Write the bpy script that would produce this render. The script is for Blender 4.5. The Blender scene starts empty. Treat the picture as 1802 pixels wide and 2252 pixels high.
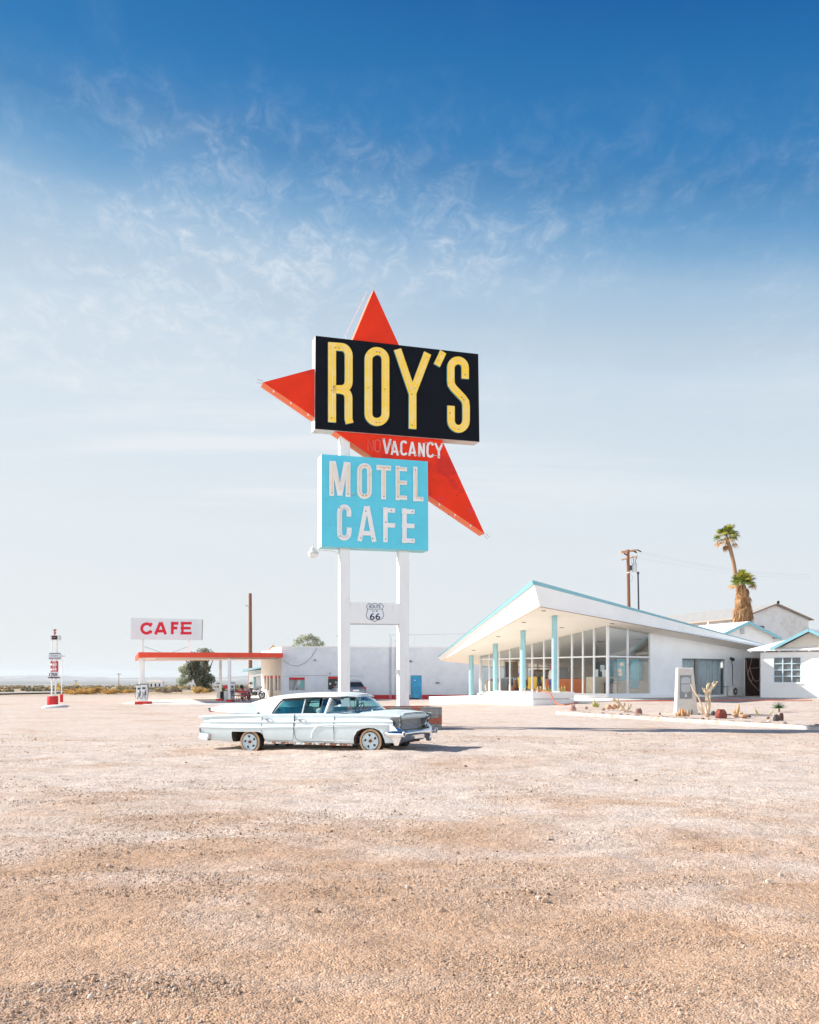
import bpy, bmesh, math, random
import numpy as np
from mathutils import Vector, Matrix
random.seed(7)
rad = math.radians
S = bpy.context.scene
COL = S.collection

# ------------------------------------------------------------------ camera
F, CX, HY, EYE = 2100.0, 901.0, 1490.0, 1.795      # focal length in px of the 1802 px wide frame, horizon row, eye height
cam = bpy.data.cameras.new('camera'); cam_o = bpy.data.objects.new('camera', cam); COL.objects.link(cam_o)
cam.sensor_fit = 'HORIZONTAL'; cam.sensor_width = 36.0; cam.lens = 36.0*F/1802.0
cam.shift_y = (HY-1126.0)/1802.0
cam.clip_start = 0.1; cam.clip_end = 60000
cam_o.location = (0, 0, EYE); cam_o.rotation_euler = (rad(90), 0, 0)
S.camera = cam_o

# ------------------------------------------------------------------ light
SUN_EL, SUN_AZ = 32.0, 13.0          # sun at the left, a touch behind the sign
sd = Vector((-math.cos(rad(SUN_AZ))*math.cos(rad(SUN_EL)), math.sin(rad(SUN_AZ))*math.cos(rad(SUN_EL)), math.sin(rad(SUN_EL))))
sl = bpy.data.lights.new('sun', 'SUN'); sl.energy = 5.0; sl.angle = rad(0.55); sl.color = (1.0, 0.94, 0.85)
so = bpy.data.objects.new('sun', sl); COL.objects.link(so)
so.rotation_euler = sd.to_track_quat('Z', 'Y').to_euler(); so.location = (-30, 0, 40)
S.view_settings.view_transform = 'Standard'; S.view_settings.look = 'None'
S.view_settings.exposure = 0.80; S.view_settings.gamma = 1.0; S.view_settings.use_curve_mapping = False
S.cycles.max_bounces = 10; S.cycles.transparent_max_bounces = 24; S.cycles.use_denoising = True
S.cycles.sample_clamp_indirect = 6.0; S.cycles.caustics_reflective = False; S.cycles.caustics_refractive = False
S.cycles.volume_bounces = 0

# ------------------------------------------------------------------ world: Nishita sky, thin cirrus and desert haze
W = bpy.data.worlds.new('World'); S.world = W; W.use_nodes = True
nt = W.node_tree; nt.nodes.clear()
def N(t, **k):
    n = nt.nodes.new(t)
    for a, b in k.items(): setattr(n, a, b)
    return n
def mth(op, a, b=None, c=None, clamp=False):
    n = N('ShaderNodeMath', operation=op); n.use_clamp = clamp
    for i, v in enumerate((a, b, c)):
        if v is None: continue
        if isinstance(v, (int, float)): n.inputs[i].default_value = v
        else: nt.links.new(v, n.inputs[i])
    return n.outputs[0]
def mixc(f, a, b, bt='MIX'):
    n = N('ShaderNodeMix', data_type='RGBA', blend_type=bt)
    for i, v in ((0, f), (6, a), (7, b)):
        if isinstance(v, (int, float)): n.inputs[i].default_value = v
        elif isinstance(v, tuple): n.inputs[i].default_value = v
        else: nt.links.new(v, n.inputs[i])
    return n.outputs[2]
L = nt.links.new
out = N('ShaderNodeOutputWorld'); bg = N('ShaderNodeBackground'); bg.inputs[1].default_value = 0.12
sky = N('ShaderNodeTexSky', sky_type='NISHITA'); sky.sun_disc = False
sky.sun_elevation = rad(SUN_EL); sky.sun_rotation = math.atan2(sd.x, sd.y) % (2*math.pi)
sky.altitude = 200; sky.air_density = 1.0; sky.dust_density = 1.2; sky.ozone_density = 2.0
tc = N('ShaderNodeTexCoord'); sx = N('ShaderNodeSeparateXYZ'); L(tc.outputs['Generated'], sx.inputs[0])
X, Y, Z = sx.outputs
# deep polarised blue overhead running to a milky horizon
elev = mth('ADD', mth('MAXIMUM', Z, 0.0), mth('MULTIPLY', X, 0.10))
elev = mth('SUBTRACT', elev, mth('MULTIPLY', mth('MAXIMUM', mth('MULTIPLY', Y, -1.0), 0.0), 0.12))
ramp = N('ShaderNodeValToRGB'); L(elev, ramp.inputs[0]); cr = ramp.color_ramp
def lin(r, g, b, k=1.0):
    f = lambda c: (c/255/12.92 if c/255 <= .04045 else ((c/255+.055)/1.055)**2.4)*k
    return (f(r), f(g), f(b), 1)
SK = 1.0
stops = [(0.0, (230, 235, 237)), (.05, (229, 234, 237)), (.137, (228, 234, 239)), (.227, (218, 229, 237)), (.31, (203, 219, 232)), (.35, (186, 207, 225)), (.39, (164, 194, 220)),
         (.415, (128, 173, 211)), (.44, (94, 153, 201)), (.47, (54, 129, 186)), (.50, (34, 121, 184)), (.55, (20, 110, 175)), (.59, (0, 95, 165)), (.8, (0, 70, 136)), (1.0, (0, 54, 112))]
cr.elements[0].position = stops[0][0]; cr.elements[0].color = lin(*stops[0][1])
cr.elements[1].position = stops[-1][0]; cr.elements[1].color = lin(*stops[-1][1])
for p, c in stops[1:-1]:
    e = cr.elements.new(p); e.color = lin(*c)
vm = N('ShaderNodeVectorMath', operation='SCALE'); L(ramp.outputs[0], vm.inputs[0]); vm.inputs[3].default_value = 1.0/(0.12*2**0.80)
base = mixc(0.96, sky.outputs[0], vm.outputs[0])
# cirrus on a plane high above, so it thins and flattens towards the horizon
zz = mth('ADD', mth('MAXIMUM', Z, 0.0), 0.12)
px, py = mth('DIVIDE', X, zz), mth('DIVIDE', Y, zz)
cmb = N('ShaderNodeCombineXYZ'); L(px, cmb.inputs[0]); L(py, cmb.inputs[1])
def noise(scale, detail, rough, dist, sc=(1, 1, 1), rot=0.0, off=(0, 0, 0)):
    mp = N('ShaderNodeMapping'); mp.inputs['Scale'].default_value = sc; mp.inputs['Rotation'].default_value = (0, 0, rot); mp.inputs['Location'].default_value = off
    L(cmb.outputs[0], mp.inputs[0])
    n = N('ShaderNodeTexNoise'); n.inputs['Scale'].default_value = scale; n.inputs['Detail'].default_value = detail
    n.inputs['Roughness'].default_value = rough; n.inputs['Distortion'].default_value = dist; L(mp.outputs[0], n.inputs[0])
    return n.outputs[0]
def sstep(v, a, b):
    n = N('ShaderNodeMapRange', interpolation_type='SMOOTHSTEP'); L(v, n.inputs[0]); n.inputs[1].default_value = a; n.inputs[2].default_value = b
    return n.outputs[0]
wisp = sstep(noise(4.6, 10, .66, .55, (1.35, .8, 1), .55), .47, .74)
fine = sstep(noise(15.0, 9, .70, .6, (1.3, .85, 1), .75, (3, 1, 0)), .42, .74)
cover = sstep(noise(1.0, 3, .5, .4, (1, 1, 1), .2, (.4, 2.1, 0)), .36, .66)
band = sstep(noise(1.3, 7, .6, .3, (.35, 1.9, 1), -.10, (1, 5, 0)), .44, .66)
leftw = sstep(mth('MULTIPLY', X, -1.0), -.45, .35)
cl = mth('MULTIPLY', wisp, mth('MULTIPLY_ADD', fine, .75, .35))
cl = mth('MULTIPLY', cl, mth('MULTIPLY_ADD', cover, .8, .25))
cl = mth('MULTIPLY', cl, mth('MULTIPLY_ADD', leftw, .55, .5))
cl = mth('MULTIPLY', cl, mth('SUBTRACT', 1.0, mth('MULTIPLY', sstep(Z, .42, .53), .86)))
midz = mth('MULTIPLY', sstep(Z, .20, .38), mth('SUBTRACT', 1.0, sstep(Z, .42, .55)))
veil = mth('MULTIPLY', mth('MULTIPLY', midz, cover), mth('MULTIPLY_ADD', fine, .5, .14))
veil = mth('MULTIPLY', veil, mth('MULTIPLY_ADD', leftw, .6, .3))
low = mth('MULTIPLY', mth('MULTIPLY', band, mth('MULTIPLY_ADD', leftw, 1.0, .4)), mth('MULTIPLY', sstep(Z, .12, .19), mth('SUBTRACT', 1.0, sstep(Z, .24, .32))))
m = mth('ADD', mth('ADD', mth('MULTIPLY', cl, .58), mth('MULTIPLY', veil, 1.6)), low, clamp=True)
cwhite = tuple(c/(0.12*2**0.80) for c in lin(232, 238, 244)[:3]) + (1,)
fin = mixc(m, base, cwhite)
back = mth('ADD', 1.0, mth('MULTIPLY', mth('MULTIPLY', sstep(mth('MULTIPLY', Y, -1.0), .0, .45), mth('SUBTRACT', 1.0, sstep(Z, .18, .5))), 2.1))  # extra brightness added to the low sky behind the camera, lifting shaded walls
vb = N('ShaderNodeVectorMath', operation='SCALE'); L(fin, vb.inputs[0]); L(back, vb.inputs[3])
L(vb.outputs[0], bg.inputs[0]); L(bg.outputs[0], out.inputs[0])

# ------------------------------------------------------------------ helpers
def tag(o, label=None, cat=None, group=None, kind=None):
    if label: o['label'] = label
    if cat: o['category'] = cat
    if group: o['group'] = group
    if kind: o['kind'] = kind
    return o
def root(name, loc, rz=0.0, label=None, cat=None, group=None):
    o = bpy.data.objects.new(name, None); COL.objects.link(o); o.location = loc; o.rotation_euler = (0, 0, rz)
    o.empty_display_size = .2
    return tag(o, label, cat, group)
def copy_tree(o, parent=None):
    c = o.copy(); COL.objects.link(c)
    if parent is not None: c.parent = parent
    for ch in list(o.children): copy_tree(ch, c)
    return c

class MB:
    def __init__(s): s.v = []; s.f = []; s.m = []
    def add(s, vs, fs, mi=0):
        b = len(s.v); s.v += [tuple(v) for v in vs]; s.f += [tuple(i+b for i in f) for f in fs]; s.m += [mi]*len(fs); return s
    def box(s, c, d, mi=0, rz=0.0, ry=0.0, rx=0.0):
        hx, hy, hz = d[0]/2, d[1]/2, d[2]/2
        R = Matrix.Rotation(rz, 3, 'Z') @ Matrix.Rotation(ry, 3, 'Y') @ Matrix.Rotation(rx, 3, 'X'); c = Vector(c)
        vs = [c + R @ Vector((x, y, z)) for z in (-hz, hz) for x, y in ((-hx, -hy), (hx, -hy), (hx, hy), (-hx, hy))]
        return s.add(vs, [(3, 2, 1, 0), (4, 5, 6, 7), (0, 1, 5, 4), (1, 2, 6, 5), (2, 3, 7, 6), (3, 0, 4, 7)], mi)
    def b2(s, x0, x1, y0, y1, z0, z1, mi=0): return s.box(((x0+x1)/2, (y0+y1)/2, (z0+z1)/2), (abs(x1-x0), abs(y1-y0), abs(z1-z0)), mi)
    def beam(s, a, b, w, h, mi=0):
        a, b = Vector(a), Vector(b); d = (b-a); n = d.normalized(); up = Vector((0, 0, 1)) if abs(n.z) < .95 else Vector((0, 1, 0))
        r = n.cross(up).normalized(); u = r.cross(n)
        vs = [p + r*i*w/2 + u*j*h/2 for p in (a, b) for i, j in ((-1, -1), (1, -1), (1, 1), (-1, 1))]
        return s.add(vs, [(0, 1, 2, 3), (7, 6, 5, 4), (4, 5, 1, 0), (5, 6, 2, 1), (6, 7, 3, 2), (7, 4, 0, 3)], mi)
    def tube(s, pts, r, n=8, mi=0, cap=True, r2=None):
        pts = [Vector(p) for p in pts]; k = len(pts); vs = []; fs = []; ref = None
        for i, p in enumerate(pts):
            t = (pts[min(i+1, k-1)]-pts[max(i-1, 0)]).normalized()
            if ref is None: ref = Vector((0, 0, 1)) if abs(t.z) < .9 else Vector((1, 0, 0))
            a = t.cross(ref).normalized(); b = a.cross(t).normalized(); ref = b if b.length > 0 else ref
            rr = r if r2 is None else r+(r2-r)*i/(k-1)
            if isinstance(r, (list, tuple)): rr = r[i]
            vs += [p + (a*math.cos(2*math.pi*j/n)+b*math.sin(2*math.pi*j/n))*rr for j in range(n)]
        for i in range(k-1):
            for j in range(n): fs.append((i*n+j, i*n+(j+1) % n, (i+1)*n+(j+1) % n, (i+1)*n+j))
        if cap: fs += [tuple(range(n-1, -1, -1)), tuple((k-1)*n+j for j in range(n))]
        return s.add(vs, fs, mi)
    def lathe(s, prof, c=(0, 0, 0), n=20, mi=0, axis='Z', cap=True):
        vs = []; fs = []; k = len(prof); c = Vector(c)
        for r, h in prof:
            for j in range(n):
                a = 2*math.pi*j/n; x, y = r*math.cos(a), r*math.sin(a)
                vs.append(c + Vector({'Z': (x, y, h), 'Y': (x, h, y), 'X': (h, x, y)}[axis]))
        for i in range(k-1):
            for j in range(n): fs.append((i*n+j, i*n+(j+1) % n, (i+1)*n+(j+1) % n, (i+1)*n+j))
        if cap: fs += [tuple(range(n-1, -1, -1)), tuple((k-1)*n+j for j in range(n))]
        return s.add(vs, fs, mi)
    def prism(s, poly, ext, mi=0, mis=None):
        """closed polygon of 3-D points pushed along ext; side faces may take another material"""
        n = len(poly); e = Vector(ext); a = [Vector(p) for p in poly]; b = [p+e for p in a]
        base = len(s.v); s.v += [tuple(v) for v in a+b]
        s.f.append(tuple(base+i for i in range(n-1, -1, -1))); s.m.append(mi)
        s.f.append(tuple(base+n+i for i in range(n))); s.m.append(mi if mis is None else mis)
        for i in range(n):
            s.f.append((base+i, base+(i+1) % n, base+n+(i+1) % n, base+n+i)); s.m.append(mi if mis is None else mis)
        return s
    def sph(s, c, r, n=10, m=6, mi=0, sc=(1, 1, 1), jit=0.0, rnd=None):
        vs = []; fs = []; c = Vector(c); rnd = rnd or random
        vs.append(c+Vector((0, 0, -r*sc[2])))
        for i in range(1, m):
            t = math.pi*i/m
            for j in range(n):
                a = 2*math.pi*j/n; k = 1+rnd.uniform(-jit, jit)
                vs.append(c+Vector((math.sin(t)*math.cos(a)*r*sc[0]*k, math.sin(t)*math.sin(a)*r*sc[1]*k, -math.cos(t)*r*sc[2]*k)))
        vs.append(c+Vector((0, 0, r*sc[2]))); e = len(vs)-1
        for j in range(n): fs += [(0, 1+(j+1) % n, 1+j), (e, 1+(m-2)*n+j, 1+(m-2)*n+(j+1) % n)]
        for i in range(m-2):
            for j in range(n): fs.append((1+i*n+j, 1+i*n+(j+1) % n, 1+(i+1)*n+(j+1) % n, 1+(i+1)*n+j))
        return s.add(vs, fs, mi)
    def loft(s, rings, mi=0, closed=True, cap=True):
        n = len(rings[0]); vs = [v for r in rings for v in r]; fs = []
        for i in range(len(rings)-1):
            for j in range(n if closed else n-1): fs.append((i*n+j, i*n+(j+1) % n, (i+1)*n+(j+1) % n, (i+1)*n+j))
        if cap and closed: fs += [tuple(range(n-1, -1, -1)), tuple((len(rings)-1)*n+j for j in range(n))]
        return s.add(vs, fs, mi)
    def build(s, name, mats, parent=None, smooth=None, bevel=0.0, fix=True, loc=None):
        me = bpy.data.meshes.new(name); me.from_pydata(s.v, [], s.f)
        if not isinstance(mats, (list, tuple)): mats = [mats]
        for m_ in mats: me.materials.append(m_)
        me.polygons.foreach_set('material_index', s.m)
        if fix:
            bm = bmesh.new(); bm.from_mesh(me); bmesh.ops.recalc_face_normals(bm, faces=bm.faces); bm.to_mesh(me); bm.free()
        if smooth is not None:
            me.polygons.foreach_set('use_smooth', [True]*len(me.polygons)); me.set_sharp_from_angle(angle=rad(smooth))
        me.update(); o = bpy.data.objects.new(name, me); COL.objects.link(o)
        if parent is not None: o.parent = parent
        if loc is not None: o.location = loc
        if bevel:
            b = o.modifiers.new('bevel', 'BEVEL'); b.width = bevel; b.segments = 2; b.limit_method = 'ANGLE'; b.angle_limit = rad(40)
        return o

def mat(name, col, rough=.7, metal=0.0, var=.08, vs=4.0, bump=0.0, bs=40.0, spec=.4, col2=None, c2=(.5, .62), c2s=1.5, tr=0.0, emit=None, coat=0.0, st=(1, 1, 1)):
    """Principled paint with soft value mottling, optional second colour in patches (stains, wear) and fine bump"""
    m_ = bpy.data.materials.new(name); m_.use_nodes = True; t = m_.node_tree; b = t.nodes['Principled BSDF']
    if len(col) == 3: col = tuple(col)+(1,)
    co = t.nodes.new('ShaderNodeTexCoord')
    mp = t.nodes.new('ShaderNodeMapping'); mp.inputs['Scale'].default_value = st; t.links.new(co.outputs['Object'], mp.inputs[0])
    nz = t.nodes.new('ShaderNodeTexNoise'); nz.inputs['Scale'].default_value = vs; nz.inputs['Detail'].default_value = 6; nz.inputs['Roughness'].default_value = .62
    t.links.new(mp.outputs[0], nz.inputs[0])
    mr = t.nodes.new('ShaderNodeMapRange'); mr.inputs[1].default_value = .25; mr.inputs[2].default_value = .75
    mr.inputs[3].default_value = 1-var; mr.inputs[4].default_value = 1+var; t.links.new(nz.outputs[0], mr.inputs[0])
    src = None
    if col2 is not None:
        n2 = t.nodes.new('ShaderNodeTexNoise'); n2.inputs['Scale'].default_value = c2s; n2.inputs['Detail'].default_value = 9; n2.inputs['Roughness'].default_value = .68
        t.links.new(mp.outputs[0], n2.inputs[0])
        r2 = t.nodes.new('ShaderNodeMapRange'); r2.inputs[1].default_value = c2[0]; r2.inputs[2].default_value = c2[1]; t.links.new(n2.outputs[0], r2.inputs[0])
        mx = t.nodes.new('ShaderNodeMix'); mx.data_type = 'RGBA'; mx.inputs[6].default_value = col; mx.inputs[7].default_value = tuple(col2)[:3]+(1,)
        t.links.new(r2.outputs[0], mx.inputs[0]); src = mx.outputs[2]
    sc = t.nodes.new('ShaderNodeVectorMath'); sc.operation = 'SCALE'
    if src is None: sc.inputs[0].default_value = col[:3]
    else: t.links.new(src, sc.inputs[0])
    t.links.new(mr.outputs[0], sc.inputs[3]); t.links.new(sc.outputs[0], b.inputs['Base Color'])
    b.inputs['Roughness'].default_value = rough; b.inputs['Metallic'].default_value = metal
    b.inputs['Specular IOR Level'].default_value = spec; b.inputs['Coat Weight'].default_value = coat
    if tr: b.inputs['Transmission Weight'].default_value = tr
    if bump:
        nb = t.nodes.new('ShaderNodeTexNoise'); nb.inputs['Scale'].default_value = bs; nb.inputs['Detail'].default_value = 4; t.links.new(mp.outputs[0], nb.inputs[0])
        bp = t.nodes.new('ShaderNodeBump'); bp.inputs['Strength'].default_value = 1.0; bp.inputs['Distance'].default_value = bump
        t.links.new(nb.outputs[0], bp.inputs['Height']); t.links.new(bp.outputs[0], b.inputs['Normal'])
    if emit: b.inputs['Emission Color'].default_value = tuple(emit[:3])+(1,); b.inputs['Emission Strength'].default_value = emit[3]
    return m_
def glass(name, tint=(.9, .95, .95), refl=.10, rough=0.0):
    """thin architectural pane: tinted see-through plus a Fresnel mirror"""
    m_ = bpy.data.materials.new(name); m_.use_nodes = True; t = m_.node_tree; t.nodes.clear()
    o = t.nodes.new('ShaderNodeOutputMaterial'); mx = t.nodes.new('ShaderNodeMixShader'); a = t.nodes.new('ShaderNodeBsdfTransparent'); g = t.nodes.new('ShaderNodeBsdfGlossy')
    a.inputs[0].default_value = tuple(tint)+(1,); g.inputs['Roughness'].default_value = rough; g.inputs['Color'].default_value = (.95, .97, 1, 1)
    ge = t.nodes.new('ShaderNodeNewGeometry'); dt = t.nodes.new('ShaderNodeVectorMath'); dt.operation = 'DOT_PRODUCT'
    t.links.new(ge.outputs['Incoming'], dt.inputs[0]); t.links.new(ge.outputs['Normal'], dt.inputs[1])
    def q(op, *v):
        n = t.nodes.new('ShaderNodeMath'); n.operation = op; n.use_clamp = op != 'ABSOLUTE'
        for i, x in enumerate(v):
            if isinstance(x, float): n.inputs[i].default_value = x
            else: t.links.new(x, n.inputs[i])
        return n.outputs[0]
    f5 = q('POWER', q('SUBTRACT', 1.0, q('ABSOLUTE', dt.outputs['Value'])), 4.0)
    fac = q('ADD', q('MULTIPLY', f5, .9), .04+refl)
    t.links.new(fac, mx.inputs[0]); t.links.new(a.outputs[0], mx.inputs[1]); t.links.new(g.outputs[0], mx.inputs[2]); t.links.new(mx.outputs[0], o.inputs[0])
    return m_
def sm(t): t = max(0.0, min(1.0, t)); return t*t*(3-2*t)
def P3(px_, py_, Y_): return Vector(((px_-CX)/F*Y_, Y_, EYE+(HY-py_)/F*Y_))
def G(x, y):
    """height of the ground without its gravel relief"""
    s1 = sm((y-33)/22)*sm((x+2-.35*max(0.0, y-58))/12)*.5
    s2 = .12*sm((x+4)/3.5)*sm((y-17)/4)*(1-sm((y-24)/8))
    r = math.hypot(x, y); s3 = -27*(1-math.exp(-max(0.0, r-112)/2800))
    return s1+s2+s3
def ga(px_, py_):
    """where the ray through a pixel meets the ground"""
    Yq = 40.0
    for _ in range(60):
        z = G((px_-CX)/F*Yq, Yq); Yn = (EYE-z)*F/(py_-HY); Yq = .6*Yq+.4*Yn
    x = (px_-CX)/F*Yq; return Vector((x, Yq, G(x, Yq)))
def PG(px_, Y_):
    x = (px_-CX)/F*Y_; return Vector((x, Y_, G(x, Y_)))

def rib_pts(pts, w, closed=False):
    """centre line (2-D) -> outline of a stroke of width w with mitred joints"""
    P = [Vector(p) for p in pts]; n = len(pts); Lh, Rh = [], []
    for i in range(n):
        a = P[i]-P[i-1] if (i > 0 or closed) else P[1]-P[0]
        b = P[(i+1) % n]-P[i] if (i < n-1 or closed) else P[-1]-P[-2]
        a = a.normalized(); b = b.normalized(); t = (a+b)
        t = t.normalized() if t.length > 1e-6 else a
        nn = Vector((-t.y, t.x)); c = max(.35, nn.dot(Vector((-a.y, a.x))))
        Lh.append(P[i]+nn*w/2/c); Rh.append(P[i]-nn*w/2/c)
    return Lh, Rh
def stroke(mb, pts, w, fr, d, closed=False, mi=0, mis=1):
    """solid stroke: fr maps (2-D point, depth) to 3-D; front face at depth d, back on the panel"""
    q = [pts[0]]
    for p in pts[1:]:
        if (Vector(p)-Vector(q[-1])).length > w*.06: q.append(p)
    pts = q; Lh, Rh = rib_pts(pts, w, closed); n = len(pts)
    vs = []
    for i in range(n): vs += [fr(Lh[i], d), fr(Rh[i], d), fr(Rh[i], 0), fr(Lh[i], 0)]
    ff = []; sf = []
    for i in range(n if closed else n-1):
        a, b = i*4, ((i+1) % n)*4
        ff.append((a, b, b+1, a+1)); sf += [(a+1, b+1, b+2, a+2), (a+2, b+2, b+3, a+3), (a+3, b+3, b, a)]
    if not closed: sf += [(0, 1, 2, 3), (n*4-1, n*4-2, n*4-3, n*4-4)]
    base = len(mb.v); mb.v += [tuple(v) for v in vs]
    for f_ in ff: mb.f.append(tuple(base+i for i in f_)); mb.m.append(mi)
    for f_ in sf: mb.f.append(tuple(base+i for i in f_)); mb.m.append(mis)
def arc(cx, cy, rx, ry, a0, a1, n=8):
    return [(cx+rx*math.cos(rad(a0+(a1-a0)*i/n)), cy+ry*math.sin(rad(a0+(a1-a0)*i/n))) for i in range(n+1)]
FONT_CACHE = {}
def text_mesh(name, txt, org, ux, uz, w, h, m_, parent, depth=.004, off=.004, bold=0.0, align='C'):
    """flat lettering fitted in a w x h box centred at org, along ux / uz"""
    cu = bpy.data.curves.new(name, 'FONT'); cu.body = txt; cu.size = 1; cu.extrude = 0; cu.offset = bold; cu.resolution_u = 3
    o = bpy.data.objects.new(name, cu); COL.objects.link(o)
    dg = bpy.context.evaluated_depsgraph_get(); dg.update(); me = bpy.data.meshes.new_from_object(o.evaluated_get(dg))
    bpy.data.objects.remove(o); bpy.data.curves.remove(cu)
    co = [v.co.copy() for v in me.vertices]
    x0, x1 = min(c.x for c in co), max(c.x for c in co); y0, y1 = min(c.y for c in co), max(c.y for c in co)
    ux, uz = Vector(ux).normalized(), Vector(uz).normalized(); nn = ux.cross(uz); org = Vector(org)
    for v, c in zip(me.vertices, co):
        v.co = org + ux*((c.x-x0)/(x1-x0)-.5)*w + uz*((c.y-y0)/(y1-y0)-.5)*h + nn*off
    me.materials.clear(); me.materials.append(m_); me.name = name
    t = bpy.data.objects.new(name, me); COL.objects.link(t); t.parent = parent
    so_ = t.modifiers.new('thick', 'SOLIDIFY'); so_.thickness = depth; so_.offset = -1
    return t
# ------------------------------------------------------------------ ground: one sheet from the gravel lot to the desert basin
rng = np.random.default_rng(11)
def vnoise(x, y, seed=0):
    """smooth value noise, numpy"""
    xi = np.floor(x).astype(np.int64); yi = np.floor(y).astype(np.int64); xf = x-xi; yf = y-yi
    u = xf*xf*(3-2*xf); v = yf*yf*(3-2*yf)
    def h(a, b):
        n = (a*374761393 + b*668265263 + seed*1442695041) & 0xffffffff
        n = ((n ^ (n >> 13))*1274126177) & 0xffffffff
        return ((n ^ (n >> 16)) & 0xffff)/65535.0
    return (h(xi, yi)*(1-u)+h(xi+1, yi)*u)*(1-v)+(h(xi, yi+1)*(1-u)+h(xi+1, yi+1)*u)*v
def smn(t): t = np.clip(t, 0, 1); return t*t*(3-2*t)
TRACKS = [(-14, 13.5, .10, .035), (-13.2, 12.0, .10, .03), (6, 11.5, -.16, .035), (6, 9.9, -.2, .03), (-3, 8.6, .28, .03), (-3, 7.1, .26, .025), (2, 15.6, -.05, .03), (0, 17.4, .03, .02)]
def relief(x, y):
    """gravel relief of the lot: soft swells, tyre ridges, scuffs"""
    r = (vnoise(x*.7, y*.9, 1)-.5)*.05+(vnoise(x*2.1, y*2.6, 2)-.5)*.034+(vnoise(x*6, y*7, 3)-.5)*.013+(vnoise(x*16, y*17, 4)-.5)*.006
    for i, (tx, ty, sl_, a) in enumerate(TRACKS):
        c = ty+(x-tx)*sl_+(vnoise(x*.25, y*0+i, 20+i)-.5)*1.4; d = y-c
        r += a*1.1*np.exp(-(d/.16)**2)*vnoise(x*.9, y*.4, 30+i) - a*1.2*np.exp(-((d-.30)/.2)**2)*vnoise(x*.7, y*.4, 40+i)
    dist = np.hypot(x, y)
    k = 1-smn((dist-26)/16)
    desert = smn((dist-95)/40)*(vnoise(x*.12, y*.12, 9)-.5)*.35
    cz_ = smn((vnoise(x*.45+9, y*1.1, 52)*.55+vnoise(x*1.6, y*2.9, 53)*.45-.50)/.14)
    r += cz_*((vnoise(x*11, y*12, 71)-.5)*.011+.002)
    return r*k + desert*(1-smn((dist-900)/500))
def Gn(x, y):
    s1 = smn((y-33)/22)*smn((x+2-.35*np.maximum(0, y-58))/12)*.5
    s2 = .12*smn((x+4)/3.5)*smn((y-17)/4)*(1-smn((y-24)/8))
    r = np.hypot(x, y); s3 = -27*(1-np.exp(-np.maximum(0, r-112)/2800))
    return s1+s2+s3
def geo(a, b, n):
    return list(np.geomspace(a, b, n))
xs = sorted([-v for v in geo(10, 15000, 90)] + list(np.arange(-9.95, 9.96, .06)) + geo(10, 15000, 90))
ys = sorted([-v for v in geo(2.5, 15000, 46)] + [-1.2, 0, 1.2] + list(np.arange(2.5, 15, .05)) + list(np.arange(15, 30, .11)) + geo(30, 15000, 250))
gx, gy = np.meshgrid(np.array(xs), np.array(ys)); gz = Gn(gx, gy)+relief(gx, gy)
nr, nc = gx.shape
verts = np.stack([gx, gy, gz], -1).reshape(-1, 3)
i0 = (np.arange(nr-1)[:, None]*nc+np.arange(nc-1)[None, :]).reshape(-1)
quads = np.stack([i0, i0+1, i0+nc+1, i0+nc], 1)
def np_mesh(name, verts, faces, k):
    me = bpy.data.meshes.new(name); me.vertices.add(len(verts)); me.vertices.foreach_set('co', verts.astype(np.float32).ravel())
    nf = len(faces); me.loops.add(nf*k); me.loops.foreach_set('vertex_index', faces.astype(np.int32).ravel())
    me.polygons.add(nf); me.polygons.foreach_set('loop_start', np.arange(0, nf*k, k, dtype=np.int32)); me.polygons.foreach_set('loop_total', np.full(nf, k, dtype=np.int32))
    me.update(calc_edges=True); me.validate(); return me
gme = np_mesh('ground', verts, quads, 4)
gme.polygons.foreach_set('use_smooth', [True]*len(gme.polygons))
go = bpy.data.objects.new('ground', gme); COL.objects.link(go); go['kind'] = 'structure'

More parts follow.
